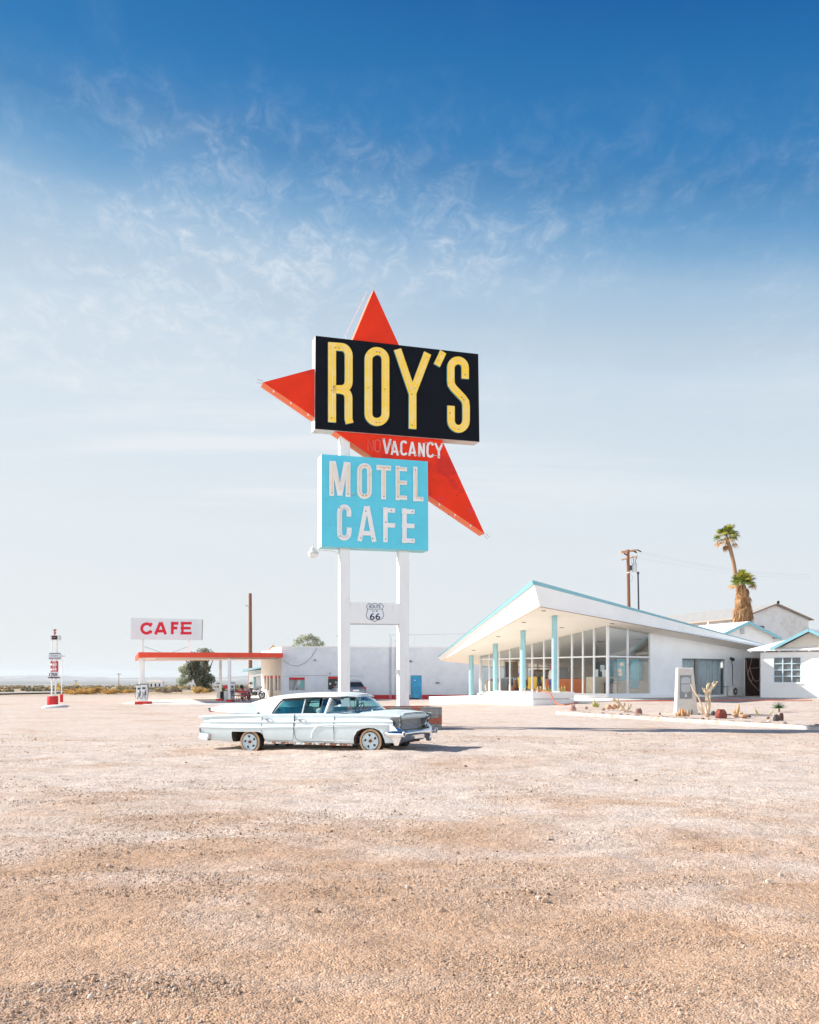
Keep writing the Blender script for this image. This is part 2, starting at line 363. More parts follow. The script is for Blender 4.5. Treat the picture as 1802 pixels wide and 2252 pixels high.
def ground_material():
    m_ = bpy.data.materials.new('gravel_ground'); m_.use_nodes = True; t = m_.node_tree; b = t.nodes['Principled BSDF']; l = t.links.new
    geo_ = t.nodes.new('ShaderNodeNewGeometry'); pos = geo_.outputs['Position']
    def nz(s, d=5, r=.6, dist=0.0, st=(1, 1, 1), off=(0, 0, 0)):
        mp = t.nodes.new('ShaderNodeMapping'); mp.inputs['Scale'].default_value = st; mp.inputs['Location'].default_value = off; l(pos, mp.inputs[0])
        n = t.nodes.new('ShaderNodeTexNoise'); n.inputs['Scale'].default_value = s; n.inputs['Detail'].default_value = d; n.inputs['Roughness'].default_value = r; n.inputs['Distortion'].default_value = dist
        l(mp.outputs[0], n.inputs[0]); return n.outputs[0]
    def mr(v, a, b_, c=0.0, d=1.0, smooth=True):
        n = t.nodes.new('ShaderNodeMapRange'); n.interpolation_type = 'SMOOTHSTEP' if smooth else 'LINEAR'
        l(v, n.inputs[0])
        for i, q in enumerate((a, b_, c, d)): n.inputs[i+1].default_value = q
        return n.outputs[0]
    def mx(f, a, c, bt='MIX'):
        n = t.nodes.new('ShaderNodeMix'); n.data_type = 'RGBA'; n.blend_type = bt
        for i, v in ((0, f), (6, a), (7, c)):
            if isinstance(v, (float, int)): n.inputs[i].default_value = v
            elif isinstance(v, tuple): n.inputs[i].default_value = v
            else: l(v, n.inputs[i])
        return n.outputs[2]
    def mt(op, a, c):
        n = t.nodes.new('ShaderNodeMath'); n.operation = op
        for i, v in enumerate((a, c)):
            if isinstance(v, (float, int)): n.inputs[i].default_value = v
            else: l(v, n.inputs[i])
        return n.outputs[0]
    sx_ = t.nodes.new('ShaderNodeSeparateXYZ'); l(pos, sx_.inputs[0])
    # sandy, trodden patches near the verge of the lot, pale crushed stone towards its middle
    sand = mr(mt('ADD', nz(.28, 6, .6, .6, (1, 1.5, 1)), mr(sx_.outputs[1], 4.5, 16.0, 0.20, -.13, False)), .34, .68)
    sand2 = mr(nz(.9, 6, .65, .8, (1, 2.0, 1), (4, 7, 0)), .52, .70)
    c = mx(sand, (.63, .53, .465, 1), (.49, .318, .212, 1))
    c = mx(mt('MULTIPLY', sand2, mr(sx_.outputs[1], 7.0, 16.0, .55, .22, False)), c, (.48, .282, .165, 1))
    grey = mr(nz(.5, 6, .62, .5, (1, 1.4, 1), (9, 2, 0)), .55, .72)
    c = mx(mt('MULTIPLY', grey, .55), c, (.46, .34, .265, 1))
    # single stones
    vo = t.nodes.new('ShaderNodeTexVoronoi'); vo.inputs['Scale'].default_value = 70.0; l(pos, vo.inputs['Vector'])
    v2 = t.nodes.new('ShaderNodeTexVoronoi'); v2.inputs['Scale'].default_value = 17.0; l(pos, v2.inputs['Vector'])
    sp = t.nodes.new('ShaderNodeSeparateColor'); l(vo.outputs['Color'], sp.inputs[0])
    sp2 = t.nodes.new('ShaderNodeSeparateColor'); l(v2.outputs['Color'], sp2.inputs[0])
    st_ = mt('MULTIPLY', mr(sp.outputs[0], 0, 1, .84, 1.12, False), mr(sp2.outputs[1], 0, 1, .90, 1.08, False))
    st_ = mt('MULTIPLY', st_, mr(nz(3.0, 7, .7), .3, .7, .86, 1.12))
    sv = t.nodes.new('ShaderNodeVectorMath'); sv.operation = 'SCALE'; l(c, sv.inputs[0]); l(st_, sv.inputs[3]); c = sv.outputs[0]
    dark = mr(sp.outputs[1], .955, .985); c = mx(mt('MULTIPLY', dark, .8), c, (.12, .09, .075, 1))
    lite = mr(sp.outputs[2], .93, .98); c = mx(mt('MULTIPLY', lite, .35), c, (.72, .66, .60, 1))
    # desert beyond the lot
    ln = t.nodes.new('ShaderNodeVectorMath'); ln.operation = 'LENGTH'; l(pos, ln.inputs[0]); r_ = ln.outputs['Value']
    dn = mr(nz(.03, 8, .66, .3), .42, .6); dd = mx(dn, (.50, .40, .30, 1), (.34, .25, .15, 1))
    far = mr(nz(.0016, 9, .68, .3, (1, 3.2, 1)), .46, .62); df = mx(far, (.16, .17, .17, 1), (.48, .44, .40, 1))
    dd = mx(mr(r_, 500, 2200), dd, df)
    c = mx(mr(r_, 88, 118), c, dd)
    l(c, b.inputs['Base Color']); b.inputs['Roughness'].default_value = .95; b.inputs['Specular IOR Level'].default_value = .12
    hh = mt('ADD', mt('MULTIPLY', mt('SUBTRACT', 1.0, vo.outputs['Distance']), .6), mt('MULTIPLY', nz(26, 4, .7), .5))
    hh = mt('ADD', hh, mt('MULTIPLY', mt('SUBTRACT', 1.0, v2.outputs['Distance']), .8))
    bp = t.nodes.new('ShaderNodeBump'); bp.inputs['Distance'].default_value = .013; bp.inputs['Strength'].default_value = 1.0
    l(hh, bp.inputs['Height']); l(bp.outputs[0], b.inputs['Normal'])
    return m_
MG = ground_material(); gme.materials.append(MG)

# loose stones: nobody could count them
def stones():
    n = 330000
    Yv = 3.6*(30/3.6)**(rng.random(n)**1.0); xv = (rng.random(n)*2-1)*(Yv*.52+1.2)
    # density follows drifts of gravel
    d = vnoise(xv*.6+5, Yv*.9, 50)*.6+vnoise(xv*2.2, Yv*2.6, 51)*.4
    coarse = smn((vnoise(xv*.45+9, Yv*1.1, 52)*.55+vnoise(xv*1.6, Yv*2.9, 53)*.45-.50)/.14)       # drifts of coarse gravel
    keep = rng.random(n) < np.clip((d-.38)*3.0, .05, 1)*.8+coarse*.35
    xv, Yv, coarse = xv[keep], Yv[keep], coarse[keep]; n = len(xv)
    s_ = np.exp(rng.normal(math.log(.0036), .38, n))*(1+.5*coarse); s_ = np.where(rng.random(n) < .006, s_*2.8, s_); s_ = np.minimum(s_*(1+.03*np.maximum(0, Yv-9)), .03)
    zv = Gn(xv, Yv)+relief(xv, Yv)+s_*(.1+.3*coarse*rng.random(n))
    me = bpy.data.meshes.new('gravel'); me.vertices.add(n); me.vertices.foreach_set('co', np.stack([xv, Yv, zv], 1).astype(np.float32).ravel())
    a = me.attributes.new('sz', 'FLOAT', 'POINT'); a.data.foreach_set('value', s_.astype(np.float32))
    o = bpy.data.objects.new('gravel', me); COL.objects.link(o); tag(o, kind='stuff')
    ms = bpy.data.materials.new('stone'); ms.use_nodes = True; t = ms.node_tree; b = t.nodes['Principled BSDF']
    oi = t.nodes.new('ShaderNodeObjectInfo'); rp = t.nodes.new('ShaderNodeValToRGB'); t.links.new(oi.outputs['Random'], rp.inputs[0])
    e = rp.color_ramp.elements; e[0].position = 0; e[0].color = (.13, .10, .085, 1); e[1].position = 1; e[1].color = (.66, .58, .50, 1)
    for p_, c_ in ((.04, (.22, .14, .09)), (.09, (.40, .27, .18)), (.35, (.50, .345, .235)), (.65, (.56, .415, .305)), (.92, (.62, .51, .42))):
        q = e.new(p_); q.color = c_+(1,)
    t.links.new(rp.outputs[0], b.inputs['Base Color']); b.inputs['Roughness'].default_value = .9; b.inputs['Specular IOR Level'].default_value = .2
    me.materials.append(ms)
    ng = bpy.data.node_groups.new('scatter_stones', 'GeometryNodeTree')
    ng.interface.new_socket('Geometry', in_out='INPUT', socket_type='NodeSocketGeometry'); ng.interface.new_socket('Geometry', in_out='OUTPUT', socket_type='NodeSocketGeometry')
    A = ng.nodes.new; l = ng.links.new
    gi, gout = A('NodeGroupInput'), A('NodeGroupOutput')
    ico = A('GeometryNodeMeshIcoSphere'); ico.inputs['Subdivisions'].default_value = 1; ico.inputs['Radius'].default_value = 1
    setm = A('GeometryNodeSetMaterial'); setm.inputs['Material'].default_value = ms; l(ico.outputs[0], setm.inputs[0])
    m2p = A('GeometryNodeMeshToPoints'); l(gi.outputs[0], m2p.inputs[0])
    iop = A('GeometryNodeInstanceOnPoints'); l(m2p.outputs[0], iop.inputs['Points']); l(setm.outputs[0], iop.inputs['Instance'])
    rv = A('FunctionNodeRandomValue'); rv.data_type = 'FLOAT_VECTOR'; rv.inputs[0].default_value = (0, 0, 0); rv.inputs[1].default_value = (6.28, 6.28, 6.28)
    l(rv.outputs[0], iop.inputs['Rotation'])
    na = A('GeometryNodeInputNamedAttribute'); na.data_type = 'FLOAT'; na.inputs[0].default_value = 'sz'
    r2 = A('FunctionNodeRandomValue'); r2.data_type = 'FLOAT_VECTOR'; r2.inputs[0].default_value = (.75, .6, .5); r2.inputs[1].default_value = (1.5, 1.1, .9); r2.inputs['Seed'].default_value = 5
    vmn = A('ShaderNodeVectorMath'); vmn.operation = 'SCALE'; l(r2.outputs[0], vmn.inputs[0]); l(na.outputs[0], vmn.inputs[3]); l(vmn.outputs[0], iop.inputs['Scale'])
    l(iop.outputs[0], gout.inputs[0])
    md = o.modifiers.new('scatter', 'NODES'); md.node_group = ng
stones()

# far hills across the basin
def hills():
    n = 260; xx = np.linspace(-9500, 9500, n); rows = np.linspace(0, 1, 14)
    vs = []; 
    for r_ in rows:
        Yb = 9500+r_*3000
        hgt = 62*(vnoise(xx*.0011, xx*0+3, 60)*.6+vnoise(xx*.0035, xx*0+8, 61)*.3+vnoise(xx*.011, xx*0+r_*5, 62)*.22)*math.sin(r_*math.pi*.62)**.8
        hgt *= (1+.25*(vnoise(xx*.006, xx*0+r_*9, 63)-.5))
        vs.append(np.stack([xx, np.full(n, Yb), -30+hgt*1.15], 1))
    vs = np.concatenate(vs); nr_, nc_ = len(rows), n
    i_ = (np.arange(nr_-1)[:, None]*nc_+np.arange(nc_-1)[None, :]).reshape(-1)
    me = np_mesh('hills', vs, np.stack([i_, i_+1, i_+nc_+1, i_+nc_], 1), 4); me.materials.append(mat('hill_rock', (.22, .20, .19), .95, var=.3, vs=.004, col2=(.42, .38, .34), c2s=.002, c2=(.5, .6)))
    o = bpy.data.objects.new('hills', me); COL.objects.link(o); o['kind'] = 'structure'
    me.polygons.foreach_set('use_smooth', [True]*len(me.polygons))
hills()
# ------------------------------------------------------------------ paints
WHITE = mat('white_paint', (.80, .79, .77), .6, var=.05, vs=2.5, bump=.002, bs=30, col2=(.70, .67, .62), c2=(.60, .78), c2s=2.2)
WHITE_WALL = mat('white_render', (.80, .80, .79), .85, var=.05, vs=1.2, bump=.012, bs=14, col2=(.70, .69, .67), c2=(.55, .75), c2s=.8)
WHITE_FRESH = mat('white_board', (.86, .85, .83), .55, var=.03, vs=2)
TURQ = mat('turquoise_paint', (.24, .50, .57), .5, var=.08, vs=3, col2=(.34, .57, .63), c2=(.58, .7), c2s=2)
TURQ_PALE = mat('pale_turquoise_paint', (.40, .66, .73), .45, var=.06, vs=3, col2=(.50, .70, .75), c2=(.55, .7), c2s=3)
RED = mat('red_paint', (.60, .015, .025), .5, var=.12, vs=5, col2=(.45, .08, .06), c2=(.60, .72), c2s=3)
DARK = mat('black_rubber', (.015, .015, .017), .6, var=.2)
CONC = mat('concrete', (.50, .47, .43), .9, var=.12, vs=5, bump=.004, bs=25, col2=(.38, .35, .31), c2=(.5, .66), c2s=2)
STEEL = mat('grey_steel', (.35, .36, .37), .45, metal=.6, var=.1)
WOOD_POLE = mat('creosoted_wood', (.23, .10, .055), .85, var=.3, vs=3, bump=.004, bs=12, st=(6, 6, .35))
RUST = mat('rust', (.22, .075, .03), .9, var=.4, vs=12)

# ------------------------------------------------------------------ the tall motel sign
SA = rad(16.6); SDX, SDN = Vector((math.cos(SA), math.sin(SA), 0)), Vector((-math.sin(SA), math.cos(SA), 0))
SO = P3(707.4, 1200, 33.9); SO.z = 0                  # a point of the sign's front plane
def splane(px_, py_, off=0.0):
    """a point of the sign's plane (off metres behind its front) as (along, height)"""
    d = Vector(((px_-CX)/F, 1.0, (HY-py_)/F)); o = Vector((0, 0, EYE)); q = SO+SDN*off
    t = (q-o).dot(SDN)/d.dot(SDN); p = o+d*t
    return Vector(((p-SO).dot(SDX), p.z))
def s3(a, z, off=0.0):
    p = SO+SDX*a+SDN*off; return Vector((p.x, p.y, z))
sign = root('motel_sign', s3(1.9, 0, .35), 0, 'tall two-legged sign with red star, black ROY\'S panel and blue MOTEL CAFE panel', 'sign')
def loc(v): return Vector(v)-sign.location
def panel(mb, quad, d, off=0.0, mi=0, mis=1):
    pts = [loc(s3(q.x, q.y, off)) for q in quad]; mb.prism(pts, SDN*d, mi, mis)

POLE_M = mat('sign_post_paint', (.78, .79, .79), .6, var=.05, vs=1.5, bump=.0015, bs=20, col2=(.60, .56, .50), c2=(.58, .80), c2s=1.6, st=(1.6, 1.6, .35))
SIGN_SIDE = mat('sign_metal_side', (.62, .62, .60), .6, var=.12, vs=3, col2=(.45, .43, .40), c2=(.5, .7), c2s=2)
poff = .17
for x0, x1 in ((748.8, 770.2), (878.8, 900.4)):
    a0, a1 = splane(x0, 1400, poff).x, splane(x1, 1400, poff).x
    mb = MB(); ztop = splane(750, 955, poff).y
    if x0 > 800: ztop = splane(880, 1150).y
    p = [loc(s3(a0, -.3, poff)), loc(s3(a1, -.3, poff)), loc(s3(a1, ztop, poff)), loc(s3(a0, ztop, poff))]
    mb.prism(p, SDN*.37); mb.build('post', POLE_M, sign, bevel=.008)
a0, a1 = splane(770.2, 1350, poff).x, splane(878.8, 1350, poff).x
zt, zb = splane(825, 1325.7, poff).y, splane(825, 1371.4, poff).y
mb = MB(); mb.prism([loc(s3(a0, zb, poff+.003)), loc(s3(a1, zb, poff+.003)), loc(s3(a1, zt, poff+.003)), loc(s3(a0, zt, poff+.003))], SDN*.30)
cross = mb.build('crossbar', POLE_M, sign, bevel=.005)

# painted route shield on the crossbar
INK = mat('navy_ink', (.02, .025, .05), .7, var=.1)
BLUEWHITE = mat('shield_white', (.72, .76, .80), .6, var=.03)
def cz(x, y, ox=660, oy=1200, k=.23191): return (ox+x*k, oy+y*k)
def sh(x, y): q = splane(*cz(x, y), poff); return q
SHP = [(655, 548), (671, 556), (685, 556), (711, 546), (738, 556), (752, 556), (767, 548), (793, 574), (783, 600), (786, 628), (796, 655), (786, 686), (760, 703), (730, 708), (711, 723),
       (690, 708), (660, 702), (636, 686), (627, 655), (637, 628), (641, 600), (630, 574)]
shp = [sh(*p) for p in SHP]
shield = MB(); shield.prism([loc(s3(q.x, q.y, poff-.002)) for q in shp], SDN*.004)
shield = shield.build('route_shield', BLUEWHITE, sign)
def fr_off(off): return lambda q, d: loc(s3(q[0], q[1], off-d))
mb = MB(); stroke(mb, [tuple(q) for q in shp], .016, fr_off(poff-.0025), .004, closed=True, mis=0)
l0, l1 = sh(642, 603), sh(783, 603); stroke(mb, [tuple(l0), tuple(l1)], .014, fr_off(poff-.0025), .0045, mis=0)
mb.build('outline', INK, shield)
def stext(name, txt, x0, y0, x1, y1, conv, off, m_, par, bold=0.0, depth=.004):
    a, b, c = splane(*conv(x0, (y0+y1)/2), off), splane(*conv(x1, (y0+y1)/2), off), splane(*conv((x0+x1)/2, y0), off)
    d = splane(*conv((x0+x1)/2, y1), off); o_ = loc(s3((a.x+b.x)/2, (c.y+d.y)/2, off))
    dirv = (s3(b.x, b.y)-s3(a.x, a.y))
    return text_mesh(name, txt, o_, dirv, (0, 0, 1), abs(b.x-a.x), abs(c.y-d.y), m_, par, depth=depth, off=.006, bold=bold)
stext('lettering', 'ROUTE', 658, 565, 765, 594, cz, poff, INK, shield, .012)
stext('lettering', 'U', 685, 613, 706, 628, cz, poff, INK, shield, .02); stext('lettering', 'S', 719, 613, 738, 628, cz, poff, INK, shield, .02)
stext('lettering', '66', 662, 640, 762, 703, cz, poff, INK, shield, .012)

def c1(x, y): return (560+x*.31304, 620+y*.31304)
def c8(x, y): return (660+x*.24348, 640+y*.24348)
def c7(x, y): return (760+x*.1971, 960+y*.1971)

# red star: three long points behind the two panels
STAR = mat('red_star_enamel', (.80, .038, .010), .6, spec=.15, var=.10, vs=1.1, col2=(.62, .03, .02), c2=(.56, .64), c2s=.9, bump=.002, bs=3)
STAR_E = mat('orange_star_edge', (.95, .20, .07), .5, var=.12, vs=2, col2=(.60, .10, .05), c2=(.6, .72), c2s=3)
so_ = .10
star_px = [(822.4, 637), (1066.5, 1174), (578.8, 840.7), (757, 793)]
sq = [splane(x, y, so_) for x, y in star_px]
mb = MB(); mb.prism([loc(s3(q.x, q.y, so_)) for q in sq], SDN*.58, 0, 1)
for x, y in ((983, 483), (1188, 487), (1283, 590), (1310, 615), (1272, 628), (1245, 658), (950, 640), (1150, 868)):
    q = splane(*c7(x, y), so_); mb.lathe([(.022, -.004), (.022, .001)], loc(s3(q.x, q.y, so_)), 8, axis='Y', mi=2)
for poly in ([(1018, 690), (1040, 672), (1070, 678), (1108, 675), (1100, 700), (1070, 715), (1035, 712)], [(1345, 805), (1380, 790), (1440, 822), (1445, 845), (1370, 840)], [(150, 60), (190, 80), (205, 110), (160, 100)]):
    mb.prism([loc(s3(q.x, q.y, so_-.003)) for q in (splane(*c7(x, y), so_) for x, y in poly)], SDN*.002, 3)
star = mb.build('star', [STAR, STAR_E, DARK, mat('fresh_red_patch', (.75, .018, .018), .5)], sign)
# neon brackets on the star's tips and bulb clips under its edge
for (x, y) in ((578.8, 840.7), (1066.5, 1174), (822.4, 637)):
    q = splane(x, y, so_+.3); cpt = splane(840, 900, so_+.3); dv = (q-cpt).normalized()
    for k in (-.05, .05):
        mb = MB(); n2 = Vector((-dv.y, dv.x))
        a = q+n2*k+dv*.02; b = q+n2*k+dv*.22
        mb.tube([loc(s3(a.x, a.y, so_+.3)), loc(s3(b.x, b.y, so_+.3))], .008, 6)
        mb.build('neon_bracket', STEEL, star)
q0, q1, q2 = sq[0], sq[3], sq[2]
mb = MB()
A_, B_ = splane(822, 628, so_), splane(775, 742, so_)
mb.tube([loc(s3(A_.x-.16, A_.y-.1, so_+.3)), loc(s3(B_.x-.20, B_.y+.15, so_+.3)), loc(s3(B_.x-.1, B_.y-.05, so_+.3))], .014, 6)
mb.build('neon_tube', mat('milky_glass_tube', (.75, .76, .78), .25, var=.03), star)
for i in range(13):
    t = (i+.6)/13.5
    if .33 < t < .42 or .48 < t < .75: continue
    q = sq[2]*(1-t)+sq[1]*t; n2 = Vector((.57, .82))
    mb = MB(); mb.box(loc(s3(q.x+.01, q.y-.02, so_+.05)), (.05, .03, .12), 0, rz=SA); mb.build('clip', WHITE, star)
# black panel with ROY'S
PANB = mat('black_panel_enamel', (.003, .0045, .009), .6, var=.25, vs=2, spec=.12)
mb = MB(); panel(mb, [splane(694.0, 738), splane(1052.3, 778.4), splane(1055, 971.6), splane(692.8, 943.2)], .60, 0)
black = mb.build('name_panel', [PANB, SIGN_SIDE], sign)
YEL = mat('yellow_enamel', (1.0, .66, .045), .4, var=.04, vs=3, col2=(.98, .72, .20), c2=(.45, .62), c2s=2.5)
TEAL_S = mat('teal_letter_side', (.16, .50, .58), .5, var=.1)
TUBE = mat('cream_neon_glass', (.93, .84, .62), .3, var=.02)
HOLE = DARK
def letter(paths, conv, w, off, d, mats, par, tube=None, tube_m=None, name='letter', holes=()):
    mb = MB(); fr = fr_off(off)
    for i, (pts, closed) in enumerate(paths):
        pp = [tuple(splane(*conv(*p), off)) for p in pts]
        stroke(mb, pp, w, fr, d+i*.0015, closed=closed)
    for x, y in holes:
        q = splane(*conv(x, y), off); mb.lathe([(.021, 0), (.021, -.006)], loc(s3(q.x, q.y, off-d-.001)), 8, axis='Y', mi=2)
    o = mb.build(name, list(mats)+[HOLE], par)
    if tube:
        for pts, closed in tube:
            tb = MB(); pp = [splane(*conv(*p), off) for p in pts]
            if closed: pp.append(pp[0])
            tb.tube([loc(s3(q.x, q.y, off-d-.035)) for q in pp], .0095, 6)
            tb.build('neon_tube', tube_m or TUBE, o)
    return o
ym = [YEL, TEAL_S]; YW = .283
Rp1 = [(286, 1190), (286, 506)] + [(350, 510)] + [(x, y) for x, y in arc(370, 590, 66, 78, -90, 0, 6)] + [(436, 815)] + arc(376, 820, 60, 72, 0, 90, 5)[1:] + [(286, 893)]
Rp2 = [(330, 893), (372, 900)] + arc(372, 970, 62, 68, -80, 0, 5)[1:] + [(434, 1160), (445, 1200)]
Rt1 = [(286, 1150), (290, 514), (350, 518)] + arc(368, 600, 62, 74, -90, 0, 6) + [(430, 815)] + arc(374, 820, 56, 72, 0, 90, 5)[1:] + [(295, 893)]
letter([(Rp1, False), (Rp2, False)], c8, YW, 0, .09, ym, black, [(Rt1, False), ([(380, 905)]+arc(378, 965, 52, 60, -60, 0, 4)+[(432, 1150)], False)], holes=((318, 518), (348, 521), (281, 1153), (284, 905)))
Op = arc(691, 625, 77, 77, 180, 360, 12) + arc(691, 1112, 77, 76, 0, 180, 12)
letter([(Op, True)], c8, YW, 0, .09, ym, black, [([(x, y+3) for x, y in Op], True)], holes=((686, 556), (713, 559), (685, 1192), (712, 1191), (612, 880), (764, 893)))
letter([([(876, 532), (1012, 932)], False), ([(1148, 567), (1012, 925)], False), ([(1012, 900), (1012, 1250)], False)], c8, YW, 0, .09, ym, black,
       [([(885, 575), (1005, 925)], False), ([(1148, 600), (1015, 905)], False), ([(1012, 945), (1012, 1215)], False)], holes=((1147, 608), (1005, 940), (1028, 885), (1006, 1217)))
letter([([(1289, 555), (1231, 677)], False)], c8, .255, 0, .09, ym, black, [([(1278, 570), (1243, 645)], False)], holes=((1274, 575), (1247, 632)), name='apostrophe')
Sp = [(1487, 798), (1487, 700)] + arc(1422, 700, 65, 68, 0, -180, 10) + [(1357, 812)] + [(1362, 850), (1385, 885), (1468, 972), (1490, 1005), (1495, 1045)] + [(1495, 1165)] + arc(1427, 1170, 68, 80, 0, 180, 10) + [(1359, 1042)]
letter([(Sp, False)], c8, YW, 0, .09, ym, black, [(Sp[1:-1]+[(1359, 1090)], False)], holes=((1484, 763), (1455, 966), (1474, 989), (1427, 1254), (1352, 1106)))

# blue panel with MOTEL CAFE
CYAN = mat('cyan_enamel', (.12, .60, .75), .55, spec=.2, var=.06, vs=2, col2=(.10, .60, .80), c2=(.58, .66), c2s=1.4, bump=.001, bs=4)
CYAN_S = mat('cyan_panel_side', (.62, .78, .80), .5, var=.06, vs=2)
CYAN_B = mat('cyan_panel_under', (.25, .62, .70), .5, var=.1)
mb = MB(); mo = -.03
mq = [splane(707.4, 998.7, mo), splane(941.2, 1014.6, mo), splane(942.6, 1211, mo), splane(707.4, 1201.6, mo)]
panel(mb, mq, .70, mo)
for i in range(len(mb.f)): pass
mb.m[-4:] = [CYAN and 1]*4
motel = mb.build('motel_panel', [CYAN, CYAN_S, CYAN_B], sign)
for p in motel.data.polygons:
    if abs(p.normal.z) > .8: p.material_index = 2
# sheet joints of the blue panel
mb = MB()
for y in (1340, 1545, 1722):
    a, b = splane(*c1(476, y-20), mo), splane(*c1(1216, y+8), mo); stroke(mb, [tuple(a), tuple(b)], .006, fr_off(mo), .0015, mis=0)
mb.build('seam', mat('seam_blue', (.08, .42, .55), .5), motel)
WL = mat('white_letter_enamel', (.80, .79, .78), .5, var=.05, vs=4, col2=(.68, .66, .63), c2=(.6, .75), c2s=3)
WLS = mat('white_letter_side', (.62, .74, .76), .5)
TUBO = mat('amber_neon_glass', (.90, .52, .10), .3)
wm = [WL, WLS]; MW = .175
letter([([(541, 1260), (541, 1505)], False), ([(655, 1268), (655, 1512)], False), ([(552, 1262), (598, 1502)], False), ([(644, 1268), (598, 1502)], False)], c1, MW, mo, .05, wm, motel,
       [([(543, 1480), (548, 1275), (600, 1462), (657, 1285), (654, 1488), (700, 1494)], False)], TUBO, holes=((543, 1484), (655, 1492), (698, 1494)))
Om = arc(771, 1327, 35, 35, 180, 360, 10)+arc(771, 1474, 35, 35, 0, 180, 10)
letter([(Om, True)], c1, MW, mo, .05, wm, motel, [([(x*1.0, y) for x, y in Om], True)], TUBO, holes=((760, 1500), (782, 1500)))
letter([([(855, 1304), (957, 1311)], False), ([(905, 1305), (905, 1529)], False)], c1, MW*1.02, mo, .05, wm, motel, [([(868, 1302), (942, 1308)], False), ([(907, 1308), (907, 1508)], False)], TUBO, holes=((942, 1308), (907, 1510)))
letter([([(1004, 1293), (1004, 1535)], False), ([(990, 1313), (1069, 1319)], False), ([(990, 1409), (1069, 1414)], False), ([(990, 1514), (1069, 1519)], False)], c1, MW*.86, mo, .05, wm, motel,
       [([(1055, 1313), (1004, 1311), (1004, 1512), (1058, 1514)], False), ([(1004, 1410), (1058, 1413)], False)], TUBO, holes=((1004, 1311), (1004, 1513)))
letter([([(1128, 1300), (1128, 1543)], False), ([(1112, 1524), (1184, 1529)], False)], c1, MW*.9, mo, .05, wm, motel, [([(1128, 1318), (1134, 1518), (1170, 1523)], False)], TUBO, holes=((1128, 1321), (1170, 1524)))
Cc = [(662, 1650)] + [(662, 1618)] + arc(629, 1618, 33, 36, 0, -180, 10) + [(596, 1765)] + arc(629, 1765, 33, 36, 180, 0, 10) + [(664, 1727)]
GREYT = mat('unlit_neon_glass', (.60, .60, .62), .3)
letter([(Cc, False)], c1, MW, mo, .05, wm, motel, [(arc(629, 1625, 30, 34, -20, -180, 8)+[(597, 1765)]+arc(629, 1765, 30, 32, 180, 30, 8), False)], GREYT, holes=((597, 1588), (597, 1787)))
letter([([(784, 1577), (736, 1822)], False), ([(792, 1577), (840, 1828)], False), ([(755, 1766), (820, 1768)], False)], c1, MW*.92, mo, .05, wm, motel, holes=((745, 1800), (828, 1803), (780, 1612)))
letter([([(918, 1585), (918, 1830)], False), ([(902, 1603), (986, 1608)], False), ([(902, 1708), (986, 1713)], False)], c1, MW*.93, mo, .05, wm, motel, holes=((920, 1690), (920, 1808), (960, 1606)))
letter([([(1052, 1592), (1052, 1836)], False), ([(1034, 1612), (1122, 1617)], False), ([(1034, 1712), (1122, 1717)], False), ([(1034, 1816), (1124, 1821)], False)], c1, MW*.93, mo, .05, wm, motel, holes=((1107, 1616), (1107, 1818)))
# NO VACANCY on the star
nv = so_; VW = .078
PINK = mat('pink_neon_glass', (.80, .25, .22), .3)
def thin(paths, name='neon_letter'):
    tb = MB()
    for pts in paths:
        tb.tube([loc(s3(q.x, q.y, nv-.04)) for q in (splane(*c7(*p), nv) for p in pts)], .010, 6)
    return tb.build(name, PINK, star)
thin([[(250, 160), (248, 30), (308, 168), (306, 45)]])
thin([arc(355, 68, 28, 30, 180, 360, 6)+arc(355, 145, 28, 28, 0, 180, 6)+[(327, 68)]])
def vl(paths, tubes=(), holes=()): return letter([(p, False) for p in paths], c7, VW, nv, .03, wm, star, [(t_, False) for t_ in tubes], GREYT, holes=holes)
vl([[(424, 25), (458, 192)], [(502, 30), (458, 192)]], [[(424, 40), (456, 175), (495, 45)]], ((425, 36),))
vl([[(545, 52), (514, 205)], [(545, 52), (584, 212)], [(525, 168), (575, 170)]], [[(500, 50), (515, 185), (545, 70)]])
vl([[(676, 78), (668, 62), (650, 58), (632, 62), (622, 85), (620, 165), (630, 195), (650, 202), (670, 198), (682, 185)]], [[(640, 60), (596, 185)]])
vl([[(744, 62), (710, 215)], [(744, 62), (780, 220)], [(724, 180), (770, 182)]], [], ((781, 205),))
vl([[(822, 70), (822, 222)], [(873, 75), (873, 228)], [(822, 75), (873, 222)]], [], ((822, 206),))
vl([[(975, 100), (966, 78), (948, 72), (928, 80), (915, 105), (913, 180), (922, 215), (945, 226), (966, 220), (978, 200)]], [[(885, 72), (975, 76)], [(965, 212), (1045, 222)]])
vl([[(1000, 75), (1041, 165)], [(1082, 78), (1041, 165)], [(1041, 150), (1041, 243)]], [], ((1078, 92), (1045, 222)))
# yard lamp on a bracket below the blue panel
mb = MB(); lp = [loc(s3(splane(x, y, .3).x, splane(x, y, .3).y, .3)) for x, y in ((748.6, 1221), (742, 1216), (732, 1212), (716, 1210.5), (694, 1210))]
mb.tube(lp, .022, 8); lb = mb.build('lamp_bracket', WHITE, sign)
q = lp[-1]+Vector((-.08, 0, 0)); mb = MB(); mb.lathe([(.03, .22), (.03, .12), (.09, .08), (.10, .02), (.20, -.10), (.20, -.14)], q, 14, mi=0); mb.lathe([(.19, -.14), (.15, -.24), (.05, -.27)], q, 14, mi=1)
mb.build('lamp_head', [mat('lamp_grey', (.55, .56, .55), .5), mat('lamp_lens', (.75, .76, .72), .2)], lb)
